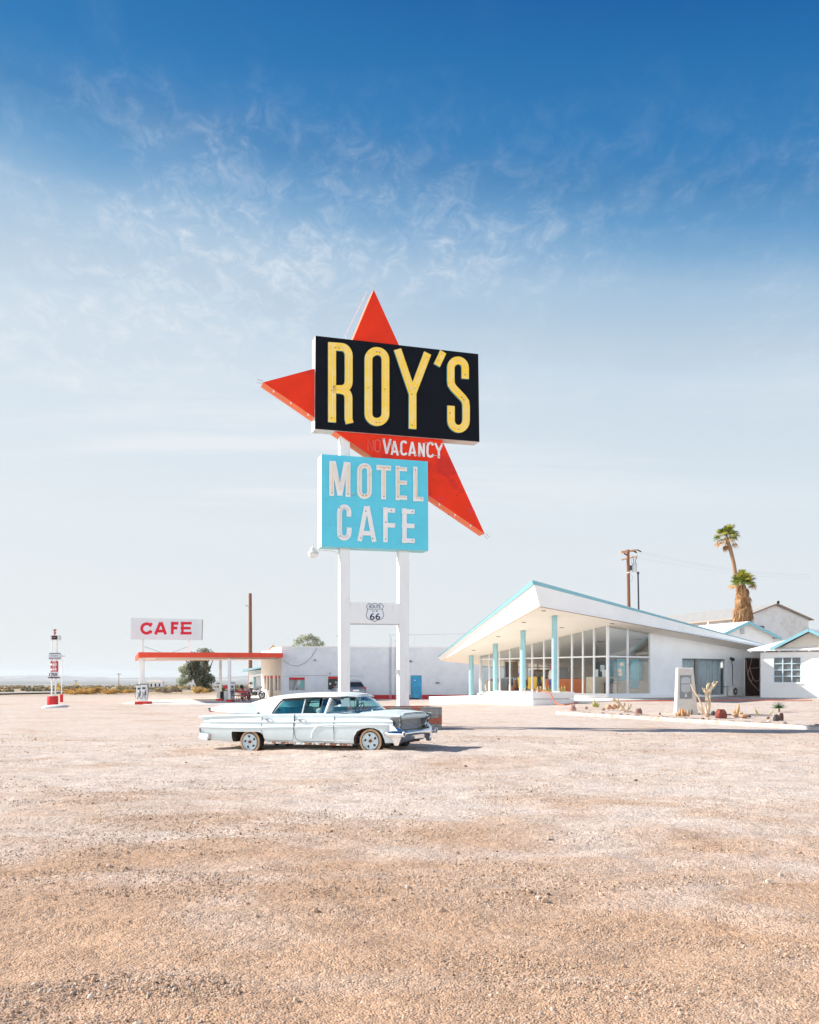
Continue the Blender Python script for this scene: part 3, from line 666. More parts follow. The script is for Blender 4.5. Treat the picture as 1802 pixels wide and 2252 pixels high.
# camera box on the right post
mb = MB(); q = splane(876, 1478, .2); mb.box(loc(s3(q.x-.02, q.y, .28)), (.12, .14, .20)); mb.build('junction_box', WHITE, sign)
mb = MB(); q = splane(767, 1370.9, poff); a_, b_ = splane(771, 1371.6, poff), splane(878, 1372.6, poff)
mb.beam(loc(s3(a_.x, a_.y-.02, poff+.02)), loc(s3(b_.x, b_.y-.02, poff+.02)), .03, .03); mb.build('conduit', STEEL, sign)

# brick planter round the posts: red and grey blocks, each course laid in the mesh
BR = mat('red_block', (.42, .12, .075), .9, var=.22, vs=8, bump=.004, bs=40)
BG = mat('grey_block', (.27, .26, .25), .9, var=.2, vs=8, bump=.004, bs=40)
MORT = mat('mortar', (.20, .17, .15), .95, var=.1)
DIRT = mat('planter_dirt', (.45, .36, .28), .95, var=.2, vs=5, bump=.02, bs=12)
bp0 = PG(973, 32.9); BL_, BD_, BH_ = 5.6, 1.7, .78
pl = root('brick_planter', bp0, SA, 'low raised planter of mixed red and grey blocks around the feet of the tall sign', 'planter')
mb = MB()
def wall_blocks(mb, p0, ux, nx, length, height, thick, r_):
    z = .0; ci = 0; hs = [.10, .095, .10, .095, .11, .23, .05]
    for hcourse in hs:
        if z+hcourse > height+.02: break
        x = -r_.uniform(0, .2)
        while x < length:
            w = r_.choice([.20, .30, .24, .38, .16]); a, b = max(0, x), min(length, x+w)
            if b-a > .03:
                c = Vector(p0)+ux*((a+b)/2)+nx*(thick/2); k = r_.random()
                mb.box((c.x, c.y, z+hcourse/2), (b-a-.012, thick+r_.uniform(-.004, .006), hcourse-.012), 0 if k < .5 else 1, rz=math.atan2(ux.y, ux.x))
            x += w
        z += hcourse
rr = random.Random(3)
ux, uy = Vector((1, 0, 0)), Vector((0, 1, 0))
mb.box((-BL_/2, .11, BH_/2-.21), (BL_-.02, .17, BH_+.36), 2); mb.box((-BL_/2, BD_-.11, BH_/2-.21), (BL_-.02, .17, BH_+.36), 2)
mb.box((-.11, BD_/2, BH_/2-.21), (.17, BD_-.40, BH_+.36), 2); mb.box((-BL_+.11, BD_/2, BH_/2-.21), (.17, BD_-.40, BH_+.36), 2)
wall_blocks(mb, (-BL_, 0, 0), ux, uy, BL_, BH_, .20, rr); wall_blocks(mb, (0, BD_, 0), -ux, -uy, BL_, BH_, .20, rr)
wall_blocks(mb, (0, .2, 0), uy, -ux, BD_-.4, BH_, .20, rr); wall_blocks(mb, (-BL_, BD_-.2, 0), -uy, ux, BD_-.4, BH_, .20, rr)
mb.build('block_wall', [BR, BG, MORT], pl, bevel=.006)
mb = MB(); mb.box((-BL_/2, BD_/2, BH_-.30), (BL_-.42, BD_-.42, .36)); mb.build('soil', DIRT, pl)
# ------------------------------------------------------------------ the old saloon car in front of the sign
CT = rad(24.5); CC, CS = math.cos(CT), math.sin(CT)
car = root('parked_car', (-3.91+.78*CS*0-.0, 23.6, 0), -CT, 'faded pale blue finned old saloon car with chrome front bumper, parked before the tall sign', 'car')
# car space: x forward from the rear hub, y = +.. to the far side, near side wheel plane at y = 0; centre line at y = .78
CL = .78
PAINT = mat('faded_blue_paint', (.59, .685, .715), .34, var=.06, vs=2.5, col2=(.62, .66, .64), c2=(.5, .72), c2s=2.6, spec=.5, bump=.0015, bs=2.2, coat=.15)
ROOFP = mat('chalky_roof_paint', (.68, .72, .73), .45, var=.03, vs=2, col2=(.58, .62, .63), c2=(.55, .72), c2s=3)
CHROME = mat('chrome', (.82, .84, .88), .12, metal=1.0, var=.06, col2=(.60, .52, .42), c2=(.58, .74), c2s=6, bump=.0006, bs=9)
DULL = mat('dull_trim_metal', (.66, .66, .64), .35, metal=.6, var=.15, vs=14)
BLACKT = mat('perished_tyre', (.03, .027, .025), .85, var=.3, vs=9)
WWALL = mat('yellowed_whitewall', (.60, .40, .25), .85, var=.2, vs=7, col2=(.34, .22, .14), c2=(.55, .7), c2s=6)
RIM = mat('pale_blue_rim', (.56, .66, .70), .5, var=.08, vs=9, col2=(.30, .16, .10), c2=(.66, .76), c2s=9)
UNDER = mat('underbody', (.04, .03, .025), .95, var=.4, vs=5, col2=(.14, .07, .04), c2=(.5, .65), c2s=4)
CABIN = mat('cabin_trim', (.22, .38, .42), .8, var=.25, vs=6)
TINT = glass('tinted_car_glass', (.50, .86, .90), .04); TINTL = glass('clear_blue_glass', (.78, .96, .97), .04)

def ringpts(x):
    """half section (distance from the centre line, height) of the body at station x"""
    def ip(tab):
        for i in range(len(tab)-1):
            if x <= tab[i+1][0]:
                t = (x-tab[i][0])/(tab[i+1][0]-tab[i][0]); t = t*t*(3-2*t)*.4+t*.6; return tab[i][1]*(1-t)+tab[i+1][1]*t
        return tab[-1][1]
    zb = ip([(-1.5, .26), (-1.15, .215), (-.44, .195), (.5, .21), (2.9, .235), (3.7, .27), (4.1, .29)])
    ze = ip([(-1.5, .815), (-1.0, .862), (0, .893), (.6, .91), (1.4, .925), (2.2, .935), (3.0, .945), (3.6, .945), (4.1, .93)])
    zc = ip([(-1.5, .80), (-1.0, .855), (-.2, .90), (.6, .90), (2.2, .93), (3.0, .985), (3.3, 1.015), (3.7, 1.005), (4.1, .955)])
    z1 = ip([(-1.5, .55), (0, .56), (1.0, .60), (4.1, .70)]); z2 = ip([(-1.5, .675), (0, .70), (4.1, .785)])
    w = ip([(-1.5, .955), (-1.0, .985), (0, 1.0), (3.0, 1.0), (3.7, .985), (4.1, .95)])
    fin = ip([(-1.5, 1), (-.6, .6), (.3, .1), (.6, 0), (3.2, 0), (3.7, .25), (4.1, .5)])
    return [(0, zb), (.82*w, zb), (.93*w, zb+.02), (.975*w, zb+.12), (.99*w, z1-.10), (1.0*w, z1-.02), (1.012*w, z1), (1.0*w, z1+.02), (.985*w, (z1+z2)/2+.02),
            (.99*w, z2-.02), (1.0*w, z2), (.975*w, z2+.03), ((.955-.015*fin)*w, ze-.10), ((.965+.02*fin)*w, ze-.035), (.955*w, ze-.008), (.925*w, ze), (.875*w, ze-.012-.0*fin), (.80*w, (ze+zc)/2-.012-.03*fin), (.62*w, zc-.006), (.3*w, zc), (0, zc+.004)]
def full(x, dx=None):
    h = ringpts(x); r = []
    pts = [(-a, b) for a, b in h[::-1]] + [(a, b) for a, b in h[1:-1]]    # near side is -y
    for (a, b) in pts:
        xx = x + (dx(abs(a), b) if dx else 0); r.append((xx, CL+a, b))
    return r
def dx_rear(a, z):
    t = max(0, 1-abs(z-.70)/.09)*.12; low = max(0, (.42-z))*.0
    top = .10*sm((z-.74)/.1); side = -.06*(1-sm((a-.3)/.6)) if False else 0
    return t - top*sm((a-.55)/.3)*.9 + (.16*(1-sm((a-.4)/.5)) if z > .5 else .1*(1-sm((a-.4)/.5))) + low
def dx_front(a, z):
    # eyebrows over the lamps reach forward, the face under the bonnet lip sits back, rocker under the bumper tucks in
    lip = sm((z-.84)/.05)
    return .06*lip*sm((a-.55)/.2)+.10*lip - .14*(1-lip)*sm((.97-a)/.1)*sm((z-.5)/.1) - .02*(1-sm((z-.3)/.15))
st = [-1.42, -1.36, -1.25, -1.1, -.95, -.8, -.6, -.4, -.2, 0, .2, .4, .6, .8, 1.0, 1.2, 1.4, 1.6, 1.8, 2.0, 2.2, 2.4, 2.6, 2.8, 2.95, 3.1, 3.2, 3.3, 3.45, 3.6, 3.7, 3.78, 3.88, 3.97]
mb = MB(); rings = []
for i, x in enumerate(st):
    k = sm((-.98-x)/.44); kf = sm((x-3.77)/.2)
    if k > 0: rings.append(full(x, lambda a, z: dx_rear(a, z)*k))
    elif kf > 0: rings.append(full(x, lambda a, z: dx_front(a, z)*kf))
    else: rings.append(full(x))
rings.append([(3.76, CL+(y-CL)*.93, .70+(z-.70)*.88) for x, y, z in rings[-1]])
mb.loft(rings); body = mb.build('body', [PAINT, UNDER], car, smooth=28)
# wheel wells and cabin cut out of the shell
def cutter(poly, y0, y1, mi=1):
    c = MB(); c.prism([(x, y0, z) for x, z in poly], (0, y1-y0, 0)); return c.build('cut', UNDER)
rw = [(-.45, .05), (-.45, .43), (-.42, .458), (.30, .468), (.40, .455), (.46, .40), (.50, .30), (.535, .05)]
fw = [(2.93, .05), (2.94, .26), (2.97, .42), (3.05, .54), (3.18, .605), (3.34, .632), (3.5, .622), (3.62, .575), (3.69, .50), (3.735, .38), (3.76, .05)]
cuts = [cutter(rw, -.40, .35), cutter(rw, 1.21, 1.96), cutter(fw, -.40, .38), cutter(fw, 1.18, 1.96)]
cab = MB(); cab.prism([(.45, CL-.80, .40), (3.0, CL-.80, .40), (3.0, CL-.80, 1.3), (.45, CL-.80, 1.3)], (0, 1.6, 0)); cuts.append(cab.build('cut', CABIN))
for c in cuts:
    c.parent = car; bm_ = body.modifiers.new('cut', 'BOOLEAN'); bm_.object = c; bm_.operation = 'DIFFERENCE'; bm_.solver = 'EXACT'; bm_.material_mode = 'TRANSFER'
bpy.context.view_layer.update(); dg = bpy.context.evaluated_depsgraph_get(); dg.update()
nm = bpy.data.meshes.new_from_object(body.evaluated_get(dg)); nm.name = 'body'; old = body.data; body.modifiers.clear(); body.data = nm
nm.polygons.foreach_set('use_smooth', [True]*len(nm.polygons)); nm.set_sharp_from_angle(angle=rad(28))
for c in cuts: bpy.data.objects.remove(c)
def cpt(x, off, z): return (x, CL-off, z)          # off = towards the near side from the centre line
# panel gaps and door handles, near and far side alike
GAP = mat('panel_gap', (.05, .06, .07), .9)
def skin(x, z):
    h = ringpts(x)
    for (a0, z0), (a1, z1_) in zip(h[1:16], h[2:16]):
        if min(z0, z1_) <= z <= max(z0, z1_) and z1_ != z0: return a0+(a1-a0)*(z-z0)/(z1_-z0)
    return .96
for side in (1, -1):
    def sp_(x, z, o=.002): return cpt(x, side*(skin(x, z)+o), z)
    for name, seq in (('rear_door', [(.43, .90), (.43, .75), (.43, .62), (.43, .48), (.47, .38), (.53, .275), (.9, .27), (1.28, .27), (1.33, .35), (1.345, .5), (1.345, .62), (1.345, .75), (1.345, .915)]),
                      ('front_door', [(1.36, .915), (1.36, .62), (1.36, .45), (1.40, .33), (1.45, .28), (1.6, .272), (2.42, .272), (2.44, .35), (2.44, .5), (2.44, .65), (2.44, .8), (2.44, .93)])):
        mb = MB(); pts = [sp_(*p, o=.0005) for i, p in enumerate(seq)]; mb.tube(pts, .0065, 4); dr = mb.build(name, GAP, car)
        hx = .62 if name == 'rear_door' else 1.56
        hb = MB(); hz = .79; o = skin(hx, hz)
        hb.tube([cpt(hx-.12, side*(o+.05), hz-.006), cpt(hx-.05, side*(o+.055), hz), cpt(hx+.08, side*(o+.05), hz+.002)], .011, 6); hb.box(cpt(hx-.08, side*(o+.025), hz-.006), (.04, .06, .03)); hb.box(cpt(hx+.07, side*(o+.025), hz), (.02, .05, .015))
        hb.build('door_handle', CHROME, dr)
    # bright trim spear with its curved tail, and a low strip
    mb = MB(); tr = [(3.84, .71), (3.4, .705), (2.9, .695), (2.41, .680), (2.15, .668), (2.0, .64), (1.92, .57), (1.86, .47), (1.83, .36), (1.845, .33)]
    mb.tube([sp_(x, z, .004) for x, z in tr], .014, 6); mb.build('side_moulding', ROOFP, car)
    mb = MB(); mb.tube([sp_(x, .315, .003) for x in (2.1, 2.5, 2.9)], .008, 6); mb.build('lower_moulding', ROOFP, car)
    # rusty rocker edge
    mb = MB(); n_ = 17; pp = []
    for i in range(n_): x = .56+(2.9-.56)*i/(n_-1); pp.append(x)
    for a, b in zip(pp, pp[1:]): mb.beam(cpt(a, side*.93, .222), cpt(b, side*.93, .222), .02, .05)
    for x in (.62, 1.0, 1.33, 1.75, 2.15, 2.58, 2.86): mb.box(cpt(x, side*.935, .215), (.035, .02, .045))
    mb.build('rocker_rust', mat('rusty_rocker', (.26, .11, .055), .9, var=.5, vs=14, col2=(.62, .66, .66), c2=(.46, .56), c2s=7), car)
    # fine script on the front wing
    mb = MB(); x0 = 3.36; pts = []
    for i in range(30): t = i/29; pts.append(cpt(x0+t*.30, side*(skin(x0+.15, .80)+.012), .815+.008*math.sin(i*1.9)+.004*math.sin(i*.7)))
    mb.tube(pts, .0032, 4); mb.build('wing_script', DULL, car)
# cabin roof
def roofz(x):
    T = [(-.06, 1.175), (.02, 1.205), (.17, 1.262), (.37, 1.318), (.6, 1.358), (.9, 1.395), (1.3, 1.425), (1.8, 1.442), (2.2, 1.440), (2.5, 1.422), (2.66, 1.40), (2.76, 1.372)]
    for a, b in zip(T, T[1:]):
        if x <= b[0]: t = (x-a[0])/(b[0]-a[0]); return a[1]*(1-t)+b[1]*t
    return T[-1][1]
mb = MB(); rg = []
for x in [-.06, -.02, .05, .17, .37, .6, .9, 1.3, 1.8, 2.2, 2.45, 2.6, 2.7, 2.76]:
    zt = roofz(x); w = .70 if x < 2.2 else .70-.22*((x-2.2)/.56)**1.6; w = w if x > .2 else .70-.02
    drop = .125 if x > .3 else .05+.075*sm((x+.06)/.36); drop = drop if x < 2.3 else drop-.07*((x-2.3)/.46)
    half = [(w, zt-drop), (w-.005, zt-drop+.025), (w-.03, zt-drop*.62), (w-.10, zt-drop*.30), (w*.70, zt-drop*.10), (w*.4, zt-.004), (0, zt)]
    low = [(w-.02, zt-drop-.003), (w*.7, zt-drop*.35-.03), (w*.4, zt-.05), (0, zt-.045)]
    up = [(x, CL+a*1, b) for a, b in half] + [(x, CL-a, b) for a, b in half[::-1][1:]]
    dn = [(x, CL-a, b) for a, b in low] + [(x, CL+a, b) for a, b in low[::-1][1:]]
    rg.append(up+dn)
mb.loft(rg); mb.build('roof', ROOFP, car, smooth=40)
mb = MB()                         # dark weatherstrip under the roof edge and over the windscreen
for side in (1, -1):
    mb = MB(); mb.tube([cpt(x, side*(.70 if x < 2.2 else .695-.22*((x-2.2)/.56)**1.6), roofz(x)-(.13 if x < 2.3 else .13-.07*((x-2.3)/.46))) for x in (.86, 1.1, 1.47, 1.8, 2.2, 2.45, 2.6, 2.7, 2.76)], .018, 6); mb.build('drip_rail', mat('weatherstrip', (.05, .05, .05), .7), car)
    # rear pillar: broad, with reverse-raked back edge
    outer = [(-.045, 1.165), (.04, 1.12), (.16, 1.02), (.27, .93), (.33, .895), (.64, .905), (.68, 1.0), (.74, 1.10), (.81, 1.19), (.89, 1.245), (.6, 1.30), (.3, 1.265), (.1, 1.21)]
    mb = MB(); bot = lambda z: side*(.70+(1.25-z)*.42)
    f0 = [cpt(x, bot(z), z) for x, z in outer]; f1 = [cpt(x, bot(z)-side*.07, z) for x, z in outer]
    n_ = len(outer); b0 = len(mb.v); mb.v += f0+f1; mb.f += [tuple(range(n_)), tuple(range(2*n_-1, n_-1, -1))]+[(i, (i+1) % n_, n_+(i+1) % n_, n_+i) for i in range(n_)]; mb.m += [0]*(n_+2)
    mb.build('rear_pillar', ROOFP, car, bevel=.012)
    # windows: rear one shut behind dusty tinted glass, front one wound down with its vent pane left
    def wpt(x, z, o=0.0): return cpt(x, bot(z)-side*o, z)
    qp = [(.66, .905), (.70, 1.0), (.76, 1.10), (.83, 1.19), (.90, 1.235), (1.46, 1.262), (1.455, .915)]
    mb = MB(); a_ = [wpt(x, z, .035) for x, z in qp]; b_ = [wpt(x, z, .041) for x, z in qp]; n_ = len(qp)
    mb.v += a_+b_; mb.f += [tuple(range(n_)), tuple(range(2*n_-1, n_-1, -1))]+[(i, (i+1) % n_, n_+(i+1) % n_, n_+i) for i in range(n_)]; mb.m += [0]*(n_+2)
    rwn = mb.build('rear_window_glass', TINT, car)
    mb = MB(); mb.tube([wpt(x-.02, z+.01, .012) for x, z in qp[:6]], .020, 6); mb.build('window_rubber', DARK, rwn)
    mb = MB(); mb.tube([wpt(x, z, .03) for x, z in qp+[qp[0]]], .011, 6); mb.build('window_frame', CHROME, rwn)
    mb = MB(); mb.tube([wpt(1.475, .915, .03), wpt(1.48, 1.26, .03)], .015, 6); mb.build('centre_post', ROOFP, car)
    vp = [(1.97, .925), (1.965, 1.285), (2.12, 1.28), (2.075, .93)]
    mb = MB(); mb.v += [wpt(x, z, .03) for x, z in vp]+[wpt(x, z, .036) for x, z in vp]; mb.f += [(0, 1, 2, 3), (7, 6, 5, 4), (0, 1, 5, 4), (1, 2, 6, 5), (2, 3, 7, 6), (3, 0, 4, 7)]; mb.m += [0]*6
    vg = mb.build('vent_glass', TINTL, car); mb = MB(); mb.tube([wpt(x, z, .03) for x, z in vp+[vp[0]]], .010, 6); mb.build('window_frame', CHROME, vg)
    mb = MB(); mb.beam(wpt(2.115, .92, .03), cpt(2.20, side*.69, 1.30), .07, .06); mb.build('front_pillar', ROOFP, car, bevel=.01)
# panoramic windscreen
B = [(2.16, .855, .935), (2.5, .86, .955), (2.82, .76, .995), (3.05, .50, 1.02), (3.14, .2, 1.03)]
T = [(2.24, .69, 1.285), (2.46, .665, 1.30), (2.60, .55, 1.335), (2.70, .34, 1.36), (2.74, .12, 1.365)]
Bf = B+[(x, -y, z) for x, y, z in B[::-1]]; Tf = T+[(x, -y, z) for x, y, z in T[::-1]]
mb = MB(); rows = []
for k in range(7):
    t = k/6; rows.append([cpt(b[0]*(1-t)+c[0]*t+.03*math.sin(t*math.pi), b[1]*(1-t)+c[1]*t, b[2]*(1-t)+c[2]*t) for b, c in zip(Bf, Tf)])
mb.loft(rows, closed=False); ws = mb.build('windscreen', TINTL, car, smooth=60, fix=False); sol = ws.modifiers.new('t', 'SOLIDIFY'); sol.thickness = .006
mb = MB(); mb.tube(rows[0], .014, 6); mb.build('screen_frame', CHROME, ws)
mb = MB(); mb.tube(rows[-1], .020, 6); mb.build('screen_frame', mat('screen_rubber', (.04, .045, .05), .6), ws)
mb = MB(); mb.tube([cpt(2.98, .35, 1.06), cpt(2.95, -.1, 1.09)], .006, 5); mb.build('wiper', DULL, ws)
# back glass, raked forward under the roof's overhang
mb = MB(); mb.prism([cpt(.02, .62, 1.17), cpt(.33, .70, .92), cpt(.33, -.70, .92), cpt(.02, -.62, 1.17)], (-.006, 0, 0)); mb.build('rear_glass', TINTL, car)
# cabin fittings
mb = MB()
for x in (.95, 1.95):
    mb = MB(); mb.box((x+.25, CL, .60), (.6, 1.35, .28)); mb.box((x-.06, CL, .80), (.16, 1.38, .52), ry=rad(-12))
    mb.build('bench_seat', CABIN, car, bevel=.05)
mb = MB(); mb.box((2.72, CL, .90), (.30, 1.45, .14)); mb.build('dashboard', CABIN, car, bevel=.03)
mb = MB(); c_ = Vector((2.38, CL+.38, .99)); ax = Vector((-.85, 0, .5)).normalized(); u_ = Vector((0, 1, 0)); v_ = ax.cross(u_)
mb.tube([c_+u_*.21*math.cos(a)+v_*.21*math.sin(a) for a in [i*math.pi/10 for i in range(21)]], .012, 6)
mb.tube([c_+v_*.2, c_-v_*.2], .010, 6); mb.tube([c_, c_-ax*.4], .02, 6); mb.build('steering_wheel', mat('old_teal_plastic', (.05, .16, .19), .5), car)
mb = MB(); mb.prism([cpt(1.15, -.55, 1.05), cpt(1.15, -.62, 1.27), cpt(1.72, -.60, 1.30), cpt(1.76, -.62, 1.12), cpt(1.5, -.64, 1.06)], (0, .02, 0)); mb.tube([cpt(1.2, .1, 1.16), cpt(1.6, -.1, 1.2), cpt(1.9, -.5, 1.26)], .012, 5)
mb.build('torn_headlining', UNDER, car)
mb = MB(); mb.box((2.55, CL+.05, 1.27), (.03, .22, .06)); mb.tube([cpt(2.6, -.05, 1.33), cpt(2.55, -.05, 1.27)], .008, 5); mb.build('rear_view_mirror', DULL, car)
mb = MB(); mb.tube([cpt(.62, .80, .90), cpt(1.4, .805, .918), cpt(2.1, .81, .93)], .012, 6); mb.build('sill_trim', DULL, car); mb = MB(); mb.tube([cpt(.62, -.80, .90), cpt(1.4, -.805, .918), cpt(2.1, -.81, .93)], .012, 6); mb.build('sill_trim', DULL, car)
# wheels
def wheel(x, yc, z, side, R=.302, lean=0.0):
    w = root('wheel', (x, yc, z), 0); w.parent = car; w.rotation_euler = (rad(90)*side, 0, 0)       # local z points outwards
    mb = MB(); prof = [(.20, -.19), (.27, -.20), (R-.02, -.18), (R, -.13), (R, -.03), (R-.008, .005), (.285, .02)]
    mb.lathe(prof, n=36, cap=False); mb.build('tyre', BLACKT, w, smooth=40)
    mb = MB(); mb.lathe([(.286, .020), (.278, .034), (.242, .038), (.232, .030)], n=36, cap=False); mb.build('whitewall', WWALL, w, smooth=40)
    mb = MB(); mb.lathe([(.233, .03), (.226, -.03), (.206, -.03)], n=36, cap=False); mb.build('bead_gap', BLACKT, w)
    mb = MB(); mb.lathe([(.208, -.16), (.208, .045), (.200, .052), (.188, .048), (.180, .020), (.150, .012), (.085, .030), (.072, .022), (.040, .020)], n=36, cap=True)
    rim = mb.build('rim', RIM, w, smooth=35)
    for k in range(5):
        a = rad(20+72*k+side*8); mb = MB(); p = []
        for da, r_ in ((-10, .108), (9, .112), (13, .160), (2, .166), (-9, .150)): p.append((math.cos(a+rad(da))*r_, math.sin(a+rad(da))*r_, .023))
        mb.prism(p, (0, 0, .006)); mb.build('rim_slot', DARK, rim)
    mb = MB(); mb.lathe([(.036, .02), (.034, .05), (.02, .056)], n=16); mb.build('hub', RUST, rim)
    for k in range(5):
        a = rad(72*k+36); mb = MB(); mb.lathe([(.009, .0), (.009, .036)], (math.cos(a)*.065, math.sin(a)*.065, 0), 6); mb.build('lug', DULL, rim)
    return w
wheel(0.0, -.035, .206, 1); wheel(3.33, -.035, .318, 1); wheel(0.0, 2*CL+.035, .206, -1); wheel(3.33, 2*CL+.035, .33, -1)
# rear bumper ends, chrome pods
for side in (1, -1):
    mb = MB(); r_ = [(-1.50, .95, .25, .13), (-1.46, .985, .27, .145), (-1.2, 1.005, .215, .185), (-1.15, 1.0, .205, .20)]
    rg = []
    for x, o, zb_, h_ in r_: rg.append([cpt(x+h_*.35, side*(o-.12), zb_+h_), cpt(x+h_*.35, side*o, zb_+h_*.96), cpt(x, side*(o+.005), zb_), cpt(x, side*(o-.14), zb_)])
    mb.loft(rg); mb.build('rear_bumper_end', CHROME, car, bevel=.012)
    mb = MB(); mb.tube([cpt(-1.42, side*.955, .52), cpt(-1.415, side*.965, .47), cpt(-1.385, side*.98, .425)], .011, 6); mb.build('tail_lamp_trim', DARK, car)
mb = MB(); mb.box((-1.44, CL, .33), (.12, 1.7, .16)); mb.build('rear_bumper_bar', CHROME, car, bevel=.03)
# boot lid standing ajar
mb = MB(); rg = []
LID = [(-1.99, .985, .96, .06), (-1.75, 1.02, .965, .30), (-1.45, 1.075, .975, .55), (-1.1, 1.10, .965, .72), (-.75, 1.11, .95, .80), (-.45, 1.10, .93, .82), (-.1, 1.07, .915, .80), (.12, 1.03, .905, .76)]
for x, zt, zb_, w in LID:
    c0 = -.02-.30*sm((-x-1.2)/.8); up = []; n_ = 9
    for i in range(n_):
        a = -1+2*i/(n_-1); up.append(cpt(x+.18*a*a*0, c0+a*w, zb_+(zt-zb_)*(1-abs(a)**2.2)))
    dn = [(p[0], p[1], p[2]-.03) for p in up[::-1]]; rg.append(up+dn)
mb.loft(rg); lid = mb.build('boot_lid', mat('faded_lid_paint', (.60, .66, .69), .45, var=.05, vs=3, col2=(.62, .68, .70), c2s=3), car, smooth=40)
mb = MB(); mb.loft([[cpt(-2.02, -.18, .985), cpt(-2.0, -.45, .98), cpt(-1.97, -.45, .90), cpt(-1.97, -.2, .88)], [cpt(-1.6, -.0, .985), cpt(-1.6, -.3, .975), cpt(-1.6, -.3, .945), cpt(-1.6, -.0, .945)], [cpt(-1.3, .2, .965), cpt(-1.3, -.1, .96), cpt(-1.3, -.1, .95), cpt(-1.3, .2, .955)]]); mb.build('tail_panel', mat('dark_tail_panel', (.05, .08, .08), .5, var=.4, vs=9), lid)
mb = MB(); mb.loft([[cpt(-1.985, -.20, .92), cpt(-1.98, -.40, .92), cpt(-1.965, -.4, .88), cpt(-1.97, -.2, .875)], [cpt(-1.72, -.06, .945), cpt(-1.72, -.2, .945), cpt(-1.70, -.2, .93), cpt(-1.7, -.06, .925)]]); mb.build('tail_lamp', mat('red_lens', (.45, .02, .015), .25), lid)
# front: lamp pods, grille, bumper
for side in (1, -1):
    mb = MB(); rg = []                                  # dark canted eyebrow pod
    for k, (x, rz_, ry_) in enumerate(((3.86, .165, .095), (4.01, .16, .092), (4.07, .145, .082), (4.08, .125, .068), (4.01, .105, .055))):
        rg.append([cpt(x+.05*math.sin(a), side*(.80+.10*math.sin(a)*1.0+ry_*math.cos(a)), .76+rz_*math.sin(a)) for a in [i*math.pi/8 for i in range(16)]])
    mb.loft(rg); pod = mb.build('lamp_pod', [mat('grey_pod', (.22, .23, .24), .4, metal=.5, var=.3, vs=10)], car, smooth=40)
    for dz, dy in ((.078, .045), (-.062, -.045)):
        mb = MB(); mb.sph(cpt(4.035+dz*.3, side*(.80+dy), .76+dz), .066, 14, 8, sc=(.45, 1, 1)); mb.build('headlight', mat('headlamp_glass', (.80, .80, .78), .15, var=.1, vs=20), pod, smooth=60)
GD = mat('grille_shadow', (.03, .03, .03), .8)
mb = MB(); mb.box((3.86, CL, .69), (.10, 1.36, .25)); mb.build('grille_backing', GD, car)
for k in range(8):
    mb = MB(); z = .590+.029*k; mb.tube([cpt(3.955-.01, .66, z), cpt(3.975, .3, z), cpt(3.98, 0, z), cpt(3.975, -.3, z), cpt(3.955-.01, -.66, z)], .0085, 6); mb.build('grille_bar', DULL, car)
mb = MB()
for k in range(25):
    y = -.64+k*1.28/24; mb.beam(cpt(3.945, y, .58), cpt(3.945, y, .80), .010, .01)
mb.build('grille_mesh', DULL, car)
mb = MB(); rg = []                                     # bonnet lip
for y in (-.74, -.6, -.4, -.2, 0, .2, .4, .6, .74):
    zt = .965+.02*(1-abs(y)); dn_ = .012*math.sin(y*9+1); rg.append([cpt(3.72, y, zt+.006), cpt(3.92, y, zt-.004+dn_), cpt(4.02, y, zt-.022+dn_), cpt(4.065, y, zt-.06), cpt(4.07, y, .865), cpt(4.03, y, .815), cpt(3.96, y, .805), cpt(3.74, y, .84)])
mb.loft(rg); mb.build('bonnet_lip', PAINT, car, smooth=40)
# chrome bumper with torpedo ends
def ybar(t): return -1.0+2*t
mb = MB(); rg = []
for y, x, zt, zb_, ph in ((1.0, 3.60, .545, .445, .03), (.995, 3.72, .575, .42, .055), (.97, 3.93, .585, .405, .07), (.86, 4.12, .58, .40, .09), (.66, 4.20, .56, .42, .09), (.4, 4.22, .555, .43, .09), (0, 4.24, .55, .43, .09)):
    pass
def bumper_ring(y, x, zc_, h_, d_):
    return [(x+d_*math.cos(a)*.5*(1.3 if math.cos(a) > 0 else .6), CL-y, zc_+h_*.5*math.sin(a)) for a in [i*math.pi/6 for i in range(12)]]
keys = [(.99, 3.93, .50, .16, .10), (.93, 4.07, .50, .16, .12), (.8, 4.13, .50, .15, .12), (.6, 4.145, .505, .12, .12), (.3, 4.16, .51, .11, .12), (0, 4.17, .51, .11, .12)]
keys = keys+[(-a, b, c, d, e) for a, b, c, d, e in keys[::-1][1:]]
mb.loft([bumper_ring(*k) for k in keys]); bump = mb.build('front_bumper', CHROME, car, smooth=50)
